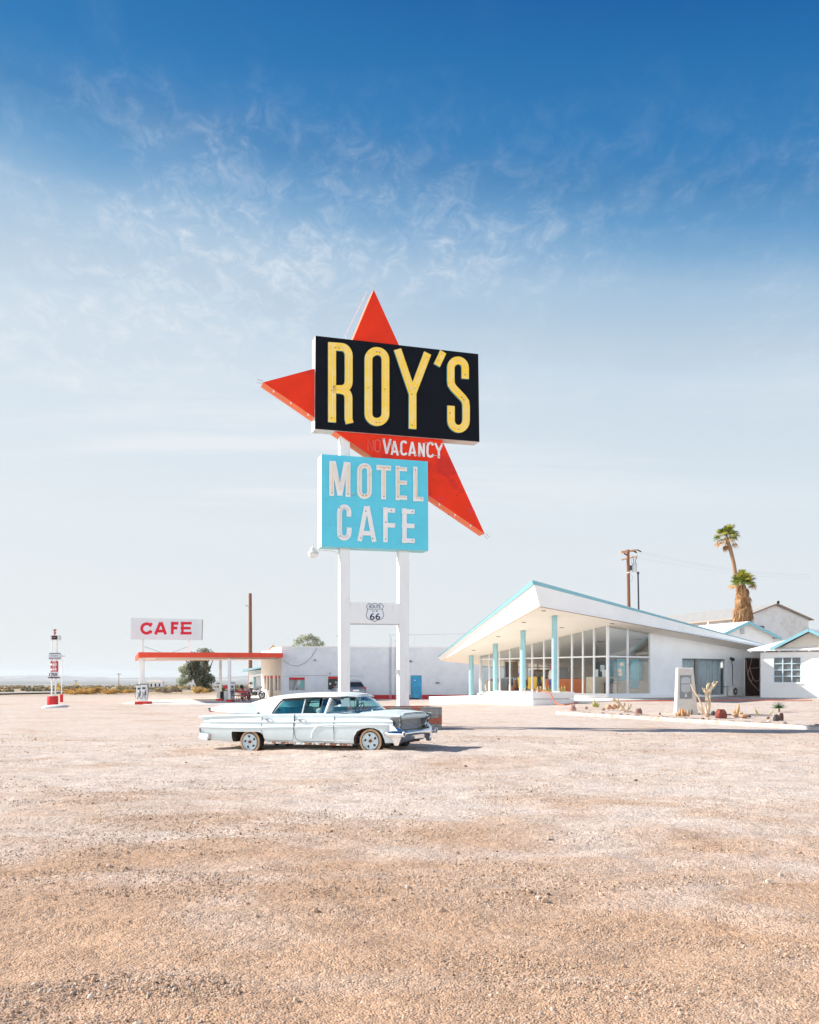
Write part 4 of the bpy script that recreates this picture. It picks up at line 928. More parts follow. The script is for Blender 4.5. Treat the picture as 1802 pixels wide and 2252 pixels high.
for side in (1, -1):
    mb = MB(); rg = []                                 # torpedo along the wing
    for x, r_ in ((3.76, .012), (3.79, .042), (3.87, .066), (4.0, .080), (4.1, .080), (4.18, .070), (4.225, .060)):
        o = 1.0-.0*x if x < 4.0 else 1.0-.05*(x-4.0)/.23
        rg.append([cpt(x, side*(o)-r_*math.cos(a)*1.0, .50+r_*math.sin(a)) for a in [i*math.pi/8 for i in range(16)]])
    mb.loft(rg); mb.build('bumper_pod', CHROME, bump, smooth=50)
    mb = MB(); c_ = cpt(4.228, side*.95, .50); mb.lathe([(.064, -.01), (.068, .012), (.058, .02), (.046, .012)], c_, 18, axis='X', cap=False); mb.build('pod_ring', WHITE_FRESH, bump, smooth=40)
    mb = MB(); mb.lathe([(.047, -.02), (.047, .006)], c_, 14, axis='X'); mb.build('pod_bore', DARK, bump)
    mb = MB(); mb.loft([[cpt(3.90, side*1.0, .72), cpt(3.98, side*.985, .70), cpt(3.98, side*.80, .70), cpt(3.90, side*.80, .72)], [cpt(3.90, side*1.01, .56), cpt(4.12, side*.97, .56), cpt(4.14, side*.80, .57), cpt(3.92, side*.80, .57)]])
    mb.build('lamp_plinth', CHROME, bump, bevel=.01)
    mb = MB(); mb.loft([[cpt(3.93, side*1.0, .44), cpt(4.17, side*.93, .44), cpt(4.15, side*.75, .44), cpt(3.93, side*.80, .44)], [cpt(4.0, side*.97, .235), cpt(4.09, side*.94, .235), cpt(4.07, side*.86, .24), cpt(4.0, side*.88, .24)]])
    mb.build('bumper_guard', CHROME, bump, bevel=.012)
mb = MB(); mb.loft([[cpt(3.93, .82, .44), cpt(4.06, .82, .44), cpt(4.03, .82, .27), cpt(3.93, .82, .27)], [cpt(3.96, 0, .44), cpt(4.09, 0, .44), cpt(4.07, 0, .33), cpt(3.95, 0, .33)], [cpt(3.93, -.82, .44), cpt(4.06, -.82, .44), cpt(4.03, -.82, .31), cpt(3.93, -.82, .31)]])
mb.build('front_valance', CHROME, car, bevel=.015)
mb = MB(); mb.box((3.84, CL, .33), (.2, 1.2, .16)); mb.build('cross_member', UNDER, car)
# ------------------------------------------------------------------ the motel office with its soaring roof
OA = rad(36.0); OU, OV = Vector((math.cos(OA), math.sin(OA), 0)), Vector((-math.sin(OA), math.cos(OA), 0)); OO = Vector((12.1, 58.3, 0))
def ow(u, v, z=0.0): return OO+OU*u+OV*v+Vector((0, 0, z))
def soff(u, v): return 4.96-.09*u-.138*v
office = root('motel_office', ow(4, 5, .5), 0, 'white mid-century motel office with soaring pointed roof, turquoise roof edge and tall glass walls', 'building')
def ol(u, v, z=0.0): return ow(u, v, z)-office.location
SOFFIT = mat('cream_soffit', (.93, .87, .77), .8, var=.03, vs=1)
FASC = mat('white_fascia', (.90, .90, .88), .7, var=.04, vs=.8, col2=(.82, .82, .80), c2=(.58, .76), c2s=.7, bump=.002, bs=3)
ROOF = mat('white_roofing', (.78, .77, .75), .8, var=.05, vs=.6)
FLOORZ = .68
def uv_at(px_, py_, plane=soff):
    """where the ray through a pixel meets the sloping soffit plane, in office (u, v)"""
    k, m_ = (px_-CX)/F, (HY-py_)/F
    # ow(u,v).x = k*Y ; soff = EYE+m*Y
    A = np.array([[OU.x-k*OU.y, OV.x-k*OV.y], [-.09-m_*OU.y, -.138-m_*OV.y]]); b = np.array([k*OO.y-OO.x, EYE+m_*OO.y-4.96])
    s_ = np.linalg.solve(A, b); return float(s_[0]), float(s_[1])
# soffit outline: tip, left end, back corners, right end
tip = uv_at(1187.5, 1334); lft = uv_at(971.6, 1453.7)
rgt = (16.4, tip[1]); bk = (16.4, 13.4); lb = (lft[0]+2.0, lft[1]+.2)
poly = [tip, rgt, bk, (8, 14.2), lft]
bot = [ol(u, v, soff(u, v)) for u, v in poly]
def top_of(u, v, h, lean): return ol(u, v, soff(u, v)+h)
# fascia leans out and swells towards the tip
w_tip = P3(1172.5, 1276.5, 52.9)-office.location
def place(px_, py_, like, dy):
    """a point of the roof's upper edge: seen at (px, py), dy metres nearer than the soffit corner below it"""
    Yq = (like+office.location).y-dy; return P3(px_, py_, Yq)-office.location
t_tip = place(1172.5, 1276.5, bot[0], .35); t_l = place(963, 1444.5, bot[4], .15); t_r = place(1690, 1420, bot[1], .2)
t_r.z = max(t_r.z, bot[1].z+.32)
t_b = bot[2]+Vector((0, 0, .35)); t_b2 = bot[3]+Vector((0, 0, .35))
top = [t_tip, t_r, t_b, t_b2, t_l]
mb = MB(); n_ = 5; mb.v += [tuple(p) for p in bot]
mb.f += [(4, 3, 2, 1, 0)]; mb.m += [0]; mb.build('soffit', SOFFIT, office, fix=False)
trim_h = []
mb = MB()
def fascia(a, b, ta, tb, n=1):
    base = len(mb.v); mb.v += [tuple(a), tuple(b), tuple(tb), tuple(ta)]; mb.f.append((base, base+1, base+2, base+3)); mb.m.append(0)
# lower white face runs from the soffit to just under the turquoise edge
kk = .13
def low(p, q, d): return q-(q-p)*min(.45, d/max(.05, (q-p).length))
m_tip, m_r, m_l, m_b, m_b2 = low(bot[0], top[0], .24), low(bot[1], top[1], .20), low(bot[4], top[4], .07), low(bot[2], top[2], .2), low(bot[3], top[3], .2)
mids = [m_tip, m_r, m_b, m_b2, m_l]
for i in range(5):
    j = (i+1) % 5; b_ = len(mb.v); mb.v += [tuple(bot[i]), tuple(bot[j]), tuple(mids[j]), tuple(mids[i])]; mb.f.append((b_, b_+1, b_+2, b_+3)); mb.m.append(0)
mb.build('fascia', FASC, office, fix=False)
mb = MB()                                           # roof sheet just below the trim
mb.v += [tuple(p-Vector((0, 0, .03))) for p in top]; mb.f += [(0, 1, 2, 3, 4)]; mb.m += [0]; mb.build('roof', ROOF, office, fix=False)
mb = MB(); cen = sum((p for p in top), Vector())/5
for i in range(5):                                  # the turquoise edge: a solid strip standing 4 cm proud
    j = (i+1) % 5; d = (top[j]-top[i]).normalized(); o_ = d.cross(Vector((0, 0, 1))).normalized()*.05
    a, b, c, e = mids[i]+o_, mids[j]+o_, top[j]+o_, top[i]+o_
    b_ = len(mb.v); ins = -o_*3.4; mb.v += [tuple(p) for p in (a, b, c, e, a+ins, b+ins, c+ins, e+ins)]
    mb.f += [(0+b_, 1+b_, 2+b_, 3+b_), (7+b_, 6+b_, 5+b_, 4+b_), (0+b_, 4+b_, 5+b_, 1+b_), (3+b_, 2+b_, 6+b_, 7+b_), (b_, 3+b_, 7+b_, 4+b_), (1+b_, 5+b_, 6+b_, 2+b_)]; mb.m += [0]*6
mb.build('roof_edge', TURQ, office)
# narrow brown reveal where soffit meets fascia
mb = MB()
for i, j in ((4, 0), (0, 1)):
    mb = MB(); mb.beam(bot[i]+Vector((0, 0, -.012)), bot[j]+Vector((0, 0, -.012)), .045, .03); mb.build('soffit_bead', mat('tan_bead', (.40, .25, .14), .8), office)
# downlights
for px_, py_ in ((1196, 1343.8), (1152.5, 1369), (1236, 1380.5), (1096, 1400.5), (1042, 1430.5), (1347, 1372)):
    u, v = uv_at(px_, py_); mb = MB(); mb.lathe([(.13, -.015), (.15, .01)], ol(u, v, soff(u, v)), 12); mb.build('downlight', [mat('downlight_shade', (.18, .17, .16), .6)], office)
# floor slab and walkway
SLAB = mat('pale_slab', (.74, .71, .68), .9, var=.08, vs=2, bump=.003, bs=20, col2=(.55, .52, .49), c2=(.52, .7), c2s=1)
mb = MB(); mb.prism([ol(-.12, -.12, .2), ol(8.9, -.12, .2), ol(8.9, 12.2, .2), ol(-.12, 12.2, .2)], (0, 0, FLOORZ-.2)); mb.build('floor_slab', WHITE_FRESH, office)
pc, pd_, pe = Vector((6.4, 49.5, 0)), Vector((5.5, 52.4, 0)), Vector((2.2, 60.9, 0))
patio = MB(); pts = [Vector((5.75, 51.6, 0)), Vector((9.3, 50.6, 0)), Vector((14.5, 55.5, 0)), ow(-.1, -.1), ow(-.1, 12.3), Vector((1.3, 63.3, 0)), pe]
patio.prism([Vector((p.x, p.y, -.1)) for p in pts], (0, 0, .63)); tag(patio.build('patio', SLAB), kind='structure')
# columns
COLM = mat('turquoise_column', (.31, .55, .60), .45, var=.06, vs=2, col2=(.38, .62, .66), c2=(.5, .7), c2s=1.2)
for px_, py_ in ((1036.8, 1442.7), (1090, 1416.6), (1151, 1387.6), (1220, 1355)):
    u, v = uv_at(px_, py_); mb = MB(); zt = soff(u, v)
    mb.lathe([(.165, .50), (.165, zt-.02)], ol(u, v, 0), 20, cap=False); mb.lathe([(.175, zt-.06), (.175, zt+.01)], ol(u, v, 0), 20); mb.build('column', COLM, office, smooth=50)
# curtain walls. every opening: mullions, transom, panes
MUL = mat('white_mullion', (.78, .79, .80), .45, var=.03)
OGL = glass('office_glass', (.95, .98, .98), .0); OGR = glass('office_corner_glass', (.92, .97, .97), .09)
def glasswall(p_of, L_, cuts, zbot, ztop, trans, depth=.10, name='window_wall', mw=.10, gl=OGL, sillh=.14):
    """p_of(s, off, z): along, outwards, up"""
    fr = MB()
    for s_ in cuts:
        fr.prism([p_of(s_-mw/2, 0, zbot), p_of(s_+mw/2, 0, zbot), p_of(s_+mw/2, 0, ztop(s_+mw/2)), p_of(s_-mw/2, 0, ztop(s_-mw/2))], p_of(0, -depth, 0)-p_of(0, 0, 0))
    fo = fr.build('mullions', MUL, office)
    for a, b in zip(cuts, cuts[1:]):
        if trans: m2 = MB(); m2.prism([p_of(a+mw/2, -.01, trans-.045), p_of(b-mw/2, -.01, trans-.045), p_of(b-mw/2, -.01, trans+.045), p_of(a+mw/2, -.01, trans+.045)], p_of(0, -depth+.02, 0)-p_of(0, 0, 0)); m2.build('transom', MUL, fo)
        m2 = MB(); m2.prism([p_of(a+mw/2, -.005, zbot), p_of(b-mw/2, -.005, zbot), p_of(b-mw/2, -.005, zbot+sillh), p_of(a+mw/2, -.005, zbot+sillh)], p_of(0, -depth+.02, 0)-p_of(0, 0, 0)); m2.build('sill', MUL, fo)
        g = MB(); o = -.05
        base = [p_of(a, o, zbot), p_of(b, o, zbot), p_of(b, o, ztop(b)), p_of(a, o, ztop(a))]
        g.v += [tuple(p) for p in base]; g.f += [(0, 1, 2, 3)]; g.m += [0]; g.build('pane', gl, office, fix=False)
    return fo
# left wall stands along v at u = 0 (outside is -u); mullions where the photograph has them
def lv(px_):
    k = (px_-CX)/F; return (OO.x-k*OO.y)/(k*OV.y-OV.x)
lm = [1055, 1076, 1098.5, 1121, 1144, 1170, 1196, 1227, 1257.5, 1281.5, 1306]
vc = [0.0]+sorted(lv(p) for p in lm); vc = [v for v in vc if 0 <= v < 12.6]
glasswall(lambda s_, o, z: ol(-o, s_, z), 12.1, vc, FLOORZ-.02, lambda s_: soff(0, s_)+.01, 3.08)
def ru(px_):
    k = (px_-CX)/F; return (k*OO.y-OO.x)/(OU.x-k*OU.y)
uc = [0.02, ru(1382), ru(1431)]
glasswall(lambda s_, o, z: ol(s_, -o, z), 4.2, uc, FLOORZ-.02, lambda s_: soff(s_, 0)+.01, 3.08, gl=OGR)
# solid right wall with the curtained window and the barred door
WU0, WU1 = uc[-1]+.05, 17.0
def wz(px_, py_, u): Yq = ow(u, 0).y; return EYE+(HY-py_)/F*Yq
win0, win1 = ru(1501), ru(1596); wzt, wzb = wz(1548, 1448.5, (win0+win1)/2), wz(1548, 1529, (win0+win1)/2)
dr0, dr1 = ru(1638.5), ru(1673); dzt, dzb = wz(1655, 1447, dr0), wz(1655, 1530.5, dr0)
def wallseg(u0, u1, z0, z1=None):
    f0, f1 = (soff(u0, 0)+.01, soff(u1, 0)+.01) if z1 is None else (z1, z1)
    wl.prism([ol(u0, 0, z0), ol(u1, 0, z0), ol(u1, 0, f1), ol(u0, 0, f0)], OV*.2)
wl = MB(); wallseg(WU0, win0, .2); wallseg(win0, win1, wzt); wallseg(win0, win1, .2, wzb); wallseg(win1, dr0, .2); wallseg(dr0, dr1, dzt); wallseg(dr1, WU1, .2)
wall = wl.build('wall', mat('office_wall_paint', (.89, .90, .90), .85, var=.05, vs=.9, bump=.004, bs=9, col2=(.82, .83, .84), c2=(.5, .7), c2s=.5), office)
# left back parts of the building: blank walls behind the lobby
bw = MB(); bw.prism([ol(7.9, 12.1, .2), ol(8.9, 12.1, .2), ol(8.9, 12.1, soff(8.9, 12.1)), ol(7.9, 12.1, soff(7.9, 12.1))], OV*.15)
bw.prism([ol(17, .2, .2), ol(17, 13.2, .2), ol(17, 13.2, soff(17, 13.2)), ol(17, .2, soff(17, .2))], -OU*.15)
bw.prism([ol(8.9, 13.2, .2), ol(16.8, 13.2, .2), ol(16.8, 13.2, soff(16.8, 13.2)), ol(8.9, 13.2, soff(8.9, 13.2))], -OV*.15)
bw.build('rear_wall', WHITE_WALL, office)
INT = mat('tan_interior_wall', (.62, .50, .40), .85, var=.08); INTW = mat('pale_interior_wall', (.62, .66, .68), .85, var=.05)
pw = MB(); pw.prism([ol(8.9, .25, .2), ol(8.9, 12.0, .2), ol(8.9, 12.0, soff(8.9, 12)-.02), ol(8.9, .25, soff(8.9, .2)-.02)], OU*.12); pw.build('inner_wall', INT, office)
cl_ = MB(); cl_.v += [tuple(ol(u, v, soff(u, v)-.03)) for u, v in ((.05, .05), (8.85, .05), (8.85, 12), (.05, 12))]; cl_.f += [(3, 2, 1, 0)]; cl_.m += [0]; cl_.build('ceiling', mat('lobby_ceiling', (.90, .88, .84), .8, var=.02), office, fix=False)
mb = MB(); mb.b2(0, 1, 0, 1, 0, 1) if False else None
fl = MB(); fl.v += [tuple(ol(u, v, FLOORZ+.004)) for u, v in ((.05, .05), (8.85, .05), (8.85, 12), (.05, 12))]; fl.f += [(0, 1, 2, 3)]; fl.m += [0]; fl.build('lobby_floor', mat('pale_lino', (.50, .42, .35), .95, var=.2), office, fix=False)
# far glass of the lobby: the bright yard shows through it
glasswall(lambda s_, o, z: ol(s_, 12.05+o, z), 7.9, [.1, 1.2, 2.3, 3.4, 4.5, 5.6, 6.7, 7.85], FLOORZ, lambda s_: soff(s_, 12.05), 2.55, gl=glass('far_glass', (.9, .93, .93), .03))
for u, v in ((5.0, 9.0), (3.2, 3.6), (4.6, 1.6)):
    mb = MB(); mb.box(ol(u, v, soff(u, v)-.06), (.55, .35, .05), rz=OA); mb.build('ceiling_vent', mat('vent_grey', (.35, .34, .33), .6), office)
# window with curtains
TEALC = mat('teal_curtain', (.02, .44, .56), .9, var=.15, vs=3); CREAMC = mat('cream_curtain', (.66, .68, .68), .9, var=.08, vs=2)
def curtain(name, f_of, s0, s1, z0, z1, m_, parent, amp=.04, per=.22):
    """pleated cloth: f_of(s, out, z)"""
    mb = MB(); n = max(8, int((s1-s0)/per*8)); A_ = []; B_ = []
    for i in range(n+1):
        s_ = s0+(s1-s0)*i/n; o = amp*math.sin(i/8*2*math.pi)*(1+.4*math.sin(i*.37)); A_.append(f_of(s_, o, z0)); B_.append(f_of(s_, o*.7, z1))
    mb.loft([A_, B_], closed=False); o_ = mb.build(name, m_, parent, smooth=80, fix=False); sd_ = o_.modifiers.new('t', 'SOLIDIFY'); sd_.thickness = .006; return o_
wf = MB(); wm_ = (win0+win1)/2; frw = .05
for a, b, c, d in ((win0, win1, wzt-frw, wzt), (win0, win1, wzb, wzb+frw), (win0, win0+frw, wzb+frw, wzt-frw), (win1-frw, win1, wzb+frw, wzt-frw), (win0+(win1-win0)*.40-.03, win0+(win1-win0)*.40+.03, wzb+frw, wzt-frw)):
    wf.prism([ol(a, .07, c), ol(b, .07, c), ol(b, .07, d), ol(a, .07, d)], OV*.06)
wfo = wf.build('window', [mat('aluminium_frame', (.50, .55, .60), .4, metal=.5)], office)
g = MB(); g.v += [tuple(ol(u, .10, z)) for u, z in ((win0, wzb), (win1, wzb), (win1, wzt), (win0, wzt))]; g.f += [(0, 1, 2, 3)]; g.m += [0]; g.build('pane', glass('window_glass', (.85, .92, .94), .10), wfo, fix=False)
curtain('curtain', lambda s_, o, z: ol(s_, .32+o, z), win0+.05, win0+(win1-win0)*.36, wzb+.75, wzt-.02, CREAMC, office); curtain('curtain', lambda s_, o, z: ol(s_, .30+o, z), win0+(win1-win0)*.38, win1-.1, wzb+.02, wzt-.02, CREAMC, office, .05, .3)
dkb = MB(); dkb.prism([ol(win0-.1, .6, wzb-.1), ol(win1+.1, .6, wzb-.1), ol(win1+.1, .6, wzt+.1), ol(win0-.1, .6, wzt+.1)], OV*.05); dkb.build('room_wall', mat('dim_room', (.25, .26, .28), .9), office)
# door: dark security grille
DOORM = mat('dark_brown_door', (.055, .025, .02), .7, var=.25, vs=3)
mb = MB(); mb.prism([ol(dr0, .10, dzb), ol(dr1, .10, dzb), ol(dr1, .10, dzt), ol(dr0, .10, dzt)], OV*.05); door = mb.build('door', DOORM, office)
for i in range(11):
    s_ = dr0+.08+(dr1-dr0-.16)*i/10; mb = MB(); mb.beam(ol(s_, .05, dzb+.05), ol(s_, .05, dzt-.05), .03, .03); mb.build('bar', mat('bar_brown', (.09, .05, .04), .6), door)
for z in (dzb+.05, dzb+.95, dzt-.05): mb = MB(); mb.beam(ol(dr0+.02, .045, z), ol(dr1-.02, .045, z), .035, .04); mb.build('rail', mat('bar_brown2', (.09, .05, .04), .6), door)
mb = MB()
for a, b in (((dr0-.04, dzb), (dr0-.04, dzt+.04)), ((dr1+.04, dzb), (dr1+.04, dzt+.04)), ((dr0-.02, dzt+.04), (dr1+.02, dzt+.04))): mb.beam(ol(a[0], -.012, a[1]), ol(b[0], -.012, b[1]), .07, .05)
mb.build('door_frame', WHITE, door)
# wall lamp, cable, thin pipe
q_u = ru(1607); zq = wz(1607, 1450, q_u); mb = MB(); mb.lathe([(.10, -.05), (.10, .05)], ol(q_u, -.06, zq+.05), 12, axis='Y'); mb.sph(ol(q_u, -.20, zq-.02), .13, 12, 8); mb.build('wall_lamp', mat('black_lamp', (.04, .035, .03), .4), office, smooth=50)
q_u = ru(1611); mb = MB(); mb.tube([ol(q_u-.1, -.03, wz(1611, 1455, q_u)), ol(q_u, -.03, wz(1611, 1467, q_u)), ol(q_u+.02, -.03, wz(1611, 1480, q_u)), ol(q_u-.02, -.03, wz(1611, 1495, q_u)), ol(q_u+.05, -.03, wz(1611, 1509, q_u))], .022, 6); mb.build('cable', mat('dark_cable', (.07, .05, .04), .8), office)
mb = MB(); a_, b_ = ru(1578), ru(1606); mb.tube([ol(a_, -.05, wz(1580, 1509.5, a_)), ol(b_, -.05, wz(1606, 1510.5, b_))], .02, 6); mb.build('pipe', STEEL, office)
# curtains and reception inside
curtain('lobby_curtain', lambda s_, o, z: ol(8.75+o, s_, z), .35, 1.9, FLOORZ+.9, FLOORZ+2.3, TEALC, office); curtain('lobby_curtain', lambda s_, o, z: ol(8.75+o, s_, z), 2.2, 3.4, FLOORZ+.9, FLOORZ+2.3, TEALC, office)
curtain('lobby_curtain', lambda s_, o, z: ol(8.72+o, s_, z), 4.6, 5.8, FLOORZ+.9, FLOORZ+2.4, TEALC, office); curtain('lobby_curtain', lambda s_, o, z: ol(8.72+o, s_, z), 7.0, 7.9, FLOORZ+.9, FLOORZ+2.4, TEALC, office)
for v0_, v1_ in ((5.8, 7.0), (1.9, 2.2)):
    g = MB(); g.v += [tuple(ol(8.82, v, z)) for v, z in ((v0_, FLOORZ+.95), (v1_, FLOORZ+.95), (v1_, FLOORZ+2.3), (v0_, FLOORZ+2.3))]; g.f += [(0, 1, 2, 3)]; g.m += [0]; g.build('lobby_window', mat('bluish_window', (.25, .38, .60), .3), office)
curtain('lobby_curtain', lambda s_, o, z: ol(s_, 1.1+o, z), 3.35, 4.15, FLOORZ+.4, FLOORZ+2.3, TEALC, office); curtain('lobby_curtain', lambda s_, o, z: ol(s_, 1.15+o, z), 2.15, 2.9, FLOORZ+.9, FLOORZ+2.3, TEALC, office); 

def othing(name, label, cat, u, v, z, rz=0, group=None): return root(name, ow(u, v, z), OA+rz, label, cat, group)
ORW = mat('orange_wood', (.85, .21, .04), .45, var=.12, vs=2, st=(1, 1, 6)); MUST = mat('mustard_vinyl', (.90, .60, .06), .5, var=.1); DKW = mat('dark_wood', (.12, .06, .035), .5, var=.2)
t = othing('reception_counter', 'long orange wood reception counter inside the glass office', 'counter', 1.9, 5.2, FLOORZ, rad(-36))
mb = MB(); mb.loft([[(-1.5, -.25, 0), (1.15, -.25, 0), (1.15, .45, 0), (-1.5, .45, 0)], [(-1.55, -.38, 1.02), (1.55, -.38, 1.02), (1.55, .5, 1.02), (-1.55, .5, 1.02)]]); mb.build('front', ORW, t, bevel=.01)
mb = MB(); mb.b2(-1.6, 1.6, -.42, .55, 1.025, 1.07); mb.build('top', mat('counter_top', (.20, .07, .04), .35), t)
def armchair(u, v, rz, label, m_=MUST):
    t = othing('lobby_chair', label, 'chair', u, v, FLOORZ, rz, 'lobby chairs behind the glass')
    mb = MB(); mb.box((0, 0, .42), (.62, .62, .16)); mb.build('seat', m_, t, bevel=.04)
    mb = MB(); mb.box((0, .30, .78), (.62, .14, .78), rx=rad(-10)); mb.build('backrest', m_, t, bevel=.05)
    for x, y in ((-.25, -.25), (.25, -.25), (-.25, .25), (.25, .25)): mb = MB(); mb.tube([(x, y, .36), (x*1.15, y*1.15, 0)], .02, 6); mb.build('leg', STEEL, t)
    return t
armchair(1.2, 8.7, rad(100), 'mustard chair, leftmost behind the third column from the left'); armchair(1.4, 6.6, rad(60), 'mustard yellow chair between the two right columns'); armchair(.9, 7.6, rad(140), 'yellow padded chair right behind the third column')
t = othing('sofa', 'patterned brown sofa in the lobby left of the yellow chairs', 'sofa', 1.6, 9.7, FLOORZ, rad(180))
mb = MB(); mb.box((0, 0, .36), (1.5, .7, .3)); mb.build('seat', mat('brown_pattern', (.30, .12, .07), .9, var=.5, vs=9), t, bevel=.05); mb = MB(); mb.box((0, .33, .66), (1.5, .2, .6)); mb.build('backrest', mat('brown_pattern2', (.30, .12, .07), .9, var=.5, vs=9), t, bevel=.05)
t = othing('piano', 'dark upright piano with shelf at the left end of the lobby', 'piano', 1.4, 11.0, FLOORZ, rad(90))
mb = MB(); mb.b2(-.7, .7, -.2, .35, 0, 1.05); mb.build('case', mat('grey_piano', (.16, .17, .18), .4), t, bevel=.02); mb = MB(); mb.b2(-.68, .68, -.45, -.2, .62, .72); mb.build('keyboard', DKW, t)
t = othing('lounge_chair', 'rounded cream and red chair at the left end of the glass', 'chair', .8, 11.75, FLOORZ, rad(120))
mb = MB(); mb.lathe([(.12, 0), (.40, .15), (.45, .5), (.40, .85), (.34, .86), (.30, .45)], n=18); mb.build('shell', mat('cream_shell', (.62, .48, .36), .4), t, smooth=50); mb = MB(); mb.sph((0, 0, .78), .30, 12, 8, sc=(1, 1, .8)); mb.build('cushion', mat('red_cushion', (.50, .10, .07), .7), t, smooth=50)
t = othing('wooden_cabinet', 'hanging cabinet of two brown wooden doors on the lobby wall', 'cabinet', 2.9, 11.9, FLOORZ+1.1)
mb = MB(); mb.b2(-.6, -.03, -.05, 0, 0, 1.15); mb.build('cabinet_door', DKW, t); mb = MB(); mb.b2(.03, .6, -.05, 0, 0, 1.15); mb.build('cabinet_door', mat('amber_wood', (.36, .20, .06), .5, var=.2), t)
t = othing('gumball_machine', 'small red and white stand topped machine beside the counter', 'dispenser', .55, 5.45, FLOORZ)
mb = MB(); mb.lathe([(.16, 0), (.05, .05), (.05, .7), (.14, .75), (.14, 1.0)], n=14); mb.build('stand', mat('blue_stand', (.04, .12, .45), .4), t); mb = MB(); mb.lathe([(.15, 1.0), (.17, 1.2), (.13, 1.5), (.05, 1.62)], n=14); mb.build('globe', mat('white_red', (.75, .70, .70), .3), t); mb = MB(); mb.b2(.05, .3, -.15, .15, 1.3, 1.9); mb.build('flag', mat('red_flag', (.45, .03, .06), .7), t)
t = othing('globe_lamp', 'lamp of three peach glass globes on a thin rod behind the right glass', 'lamp', 2.2, .9, FLOORZ)
mb = MB(); mb.tube([(0, 0, 0), (0, 0, 2.3)], .015, 8); mb.build('rod', STEEL, t)
for x, z in ((.06, 1.95), (-.12, 1.55), (-.08, 1.30)):
    mb = MB(); mb.sph((x, -.05, z), .13, 14, 8); mb.build('globe', mat('peach_glass', (.90, .60, .42), .3), t, smooth=60)
t = othing('sideboard', 'pale wooden cabinet behind the right glass with papers on top', 'cabinet', 1.1, 1.7, FLOORZ)
mb = MB(); mb.b2(-.9, 1.3, -.3, .3, 0, 1.15); mb.build('body', mat('pale_wood', (.55, .44, .32), .5, var=.1), t, bevel=.01)
mb = MB(); mb.b2(-.6, -.2, -.1, -.06, 1.15, 1.62); mb.build('paper_stand', WHITE_FRESH, t); mb = MB(); mb.b2(.2, .7, -.1, -.06, 1.15, 1.6); mb.build('paper_stand', WHITE_FRESH, t)
t = othing('dark_display', 'dark cabinet with pale ornament behind the glass left of the corner', 'cabinet', 2.15, 2.6, FLOORZ, rad(-36))
mb = MB(); mb.b2(-.34, .34, -.3, .3, 0, 2.15); mb.build('body', mat('dark_cabinet', (.03, .02, .018), .4), t); mb = MB(); mb.sph((.1, -.0, 1.75), .0) if False else None
mb = MB(); mb.b2(-.05, .22, -.34, -.30, 1.5, 1.9); mb.build('ornament', mat('pale_ornament', (.6, .65, .68), .5, var=.5, vs=8), t)
t = othing('bench_table', 'dark wooden side table with a green bag left of the glass corner', 'table', 1.3, 1.0-.35, FLOORZ, rad(90))
mb = MB(); mb.b2(-.1, .6, -.3, .3, .72, .78); mb.build('top', DKW, t)
for x, y in ((-.05, -.25), (.55, -.25), (-.05, .25), (.55, .25)): mb = MB(); mb.beam((x, y, 0), (x, y, .72), .06, .06); mb.build('leg', DKW, t)
tag(MB().sph(ow(1.25, .9, FLOORZ+.92), .22, 12, 7, sc=(1.2, .9, .7), jit=.12).build('bag', mat('green_bag', (.03, .09, .08), .8), smooth=60), 'dark green bag lying on the wooden side table in the lobby', 'bag')

t = othing('wall_picture', 'framed print on the tan wall behind the counter', 'picture', 8.78, 6.4, FLOORZ+1.3, rad(90)); mb = MB(); mb.b2(-.5, .5, -.03, .03, 0, .8); mb.build('frame', DKW, t); mb = MB(); mb.b2(-.42, .42, .031, .04, .08, .72); mb.build('print', mat('print_blue', (.12, .22, .50), .6, var=.4, vs=5), t)
t = othing('lobby_bookcase', 'brown wooden bookcase against the far lobby glass', 'bookcase', 5.4, 11.4, FLOORZ); mb = MB(); mb.b2(-.9, .9, -.2, .2, 0, 1.7); mb.build('case', mat('brown_bookcase', (.34, .15, .06), .5, var=.2), t, bevel=.01)
for i in range(3):
    mb = MB(); mb.b2(-.8, .8, -.23, -.205, .15+.5*i, .55+.5*i); mb.build('shelf_row', mat('book_row', ((.5, .3, .15), (.2, .3, .4), (.55, .45, .3))[i], .7, var=.6, vs=14), t)
t = othing('side_table', 'white low table between the yellow lobby chairs', 'table', 2.2, 7.9, FLOORZ); mb = MB(); mb.b2(-.5, .5, -.4, .4, .45, .5); mb.build('top', WHITE_FRESH, t)
for x, y in ((-.4, -.3), (.4, -.3), (-.4, .3), (.4, .3)): mb = MB(); mb.beam((x, y, 0), (x, y, .45), .05, .05); mb.build('leg', STEEL, t)
t = othing('lobby_rug', 'warm red patterned rug on the lobby floor', 'rug', 3.2, 4.2, FLOORZ+.008); mb = MB(); mb.b2(-1.4, 1.4, -1.0, 1.0, 0, .02); mb.build('rug', mat('rug_red', (.45, .12, .07), .95, var=.5, vs=6), t)
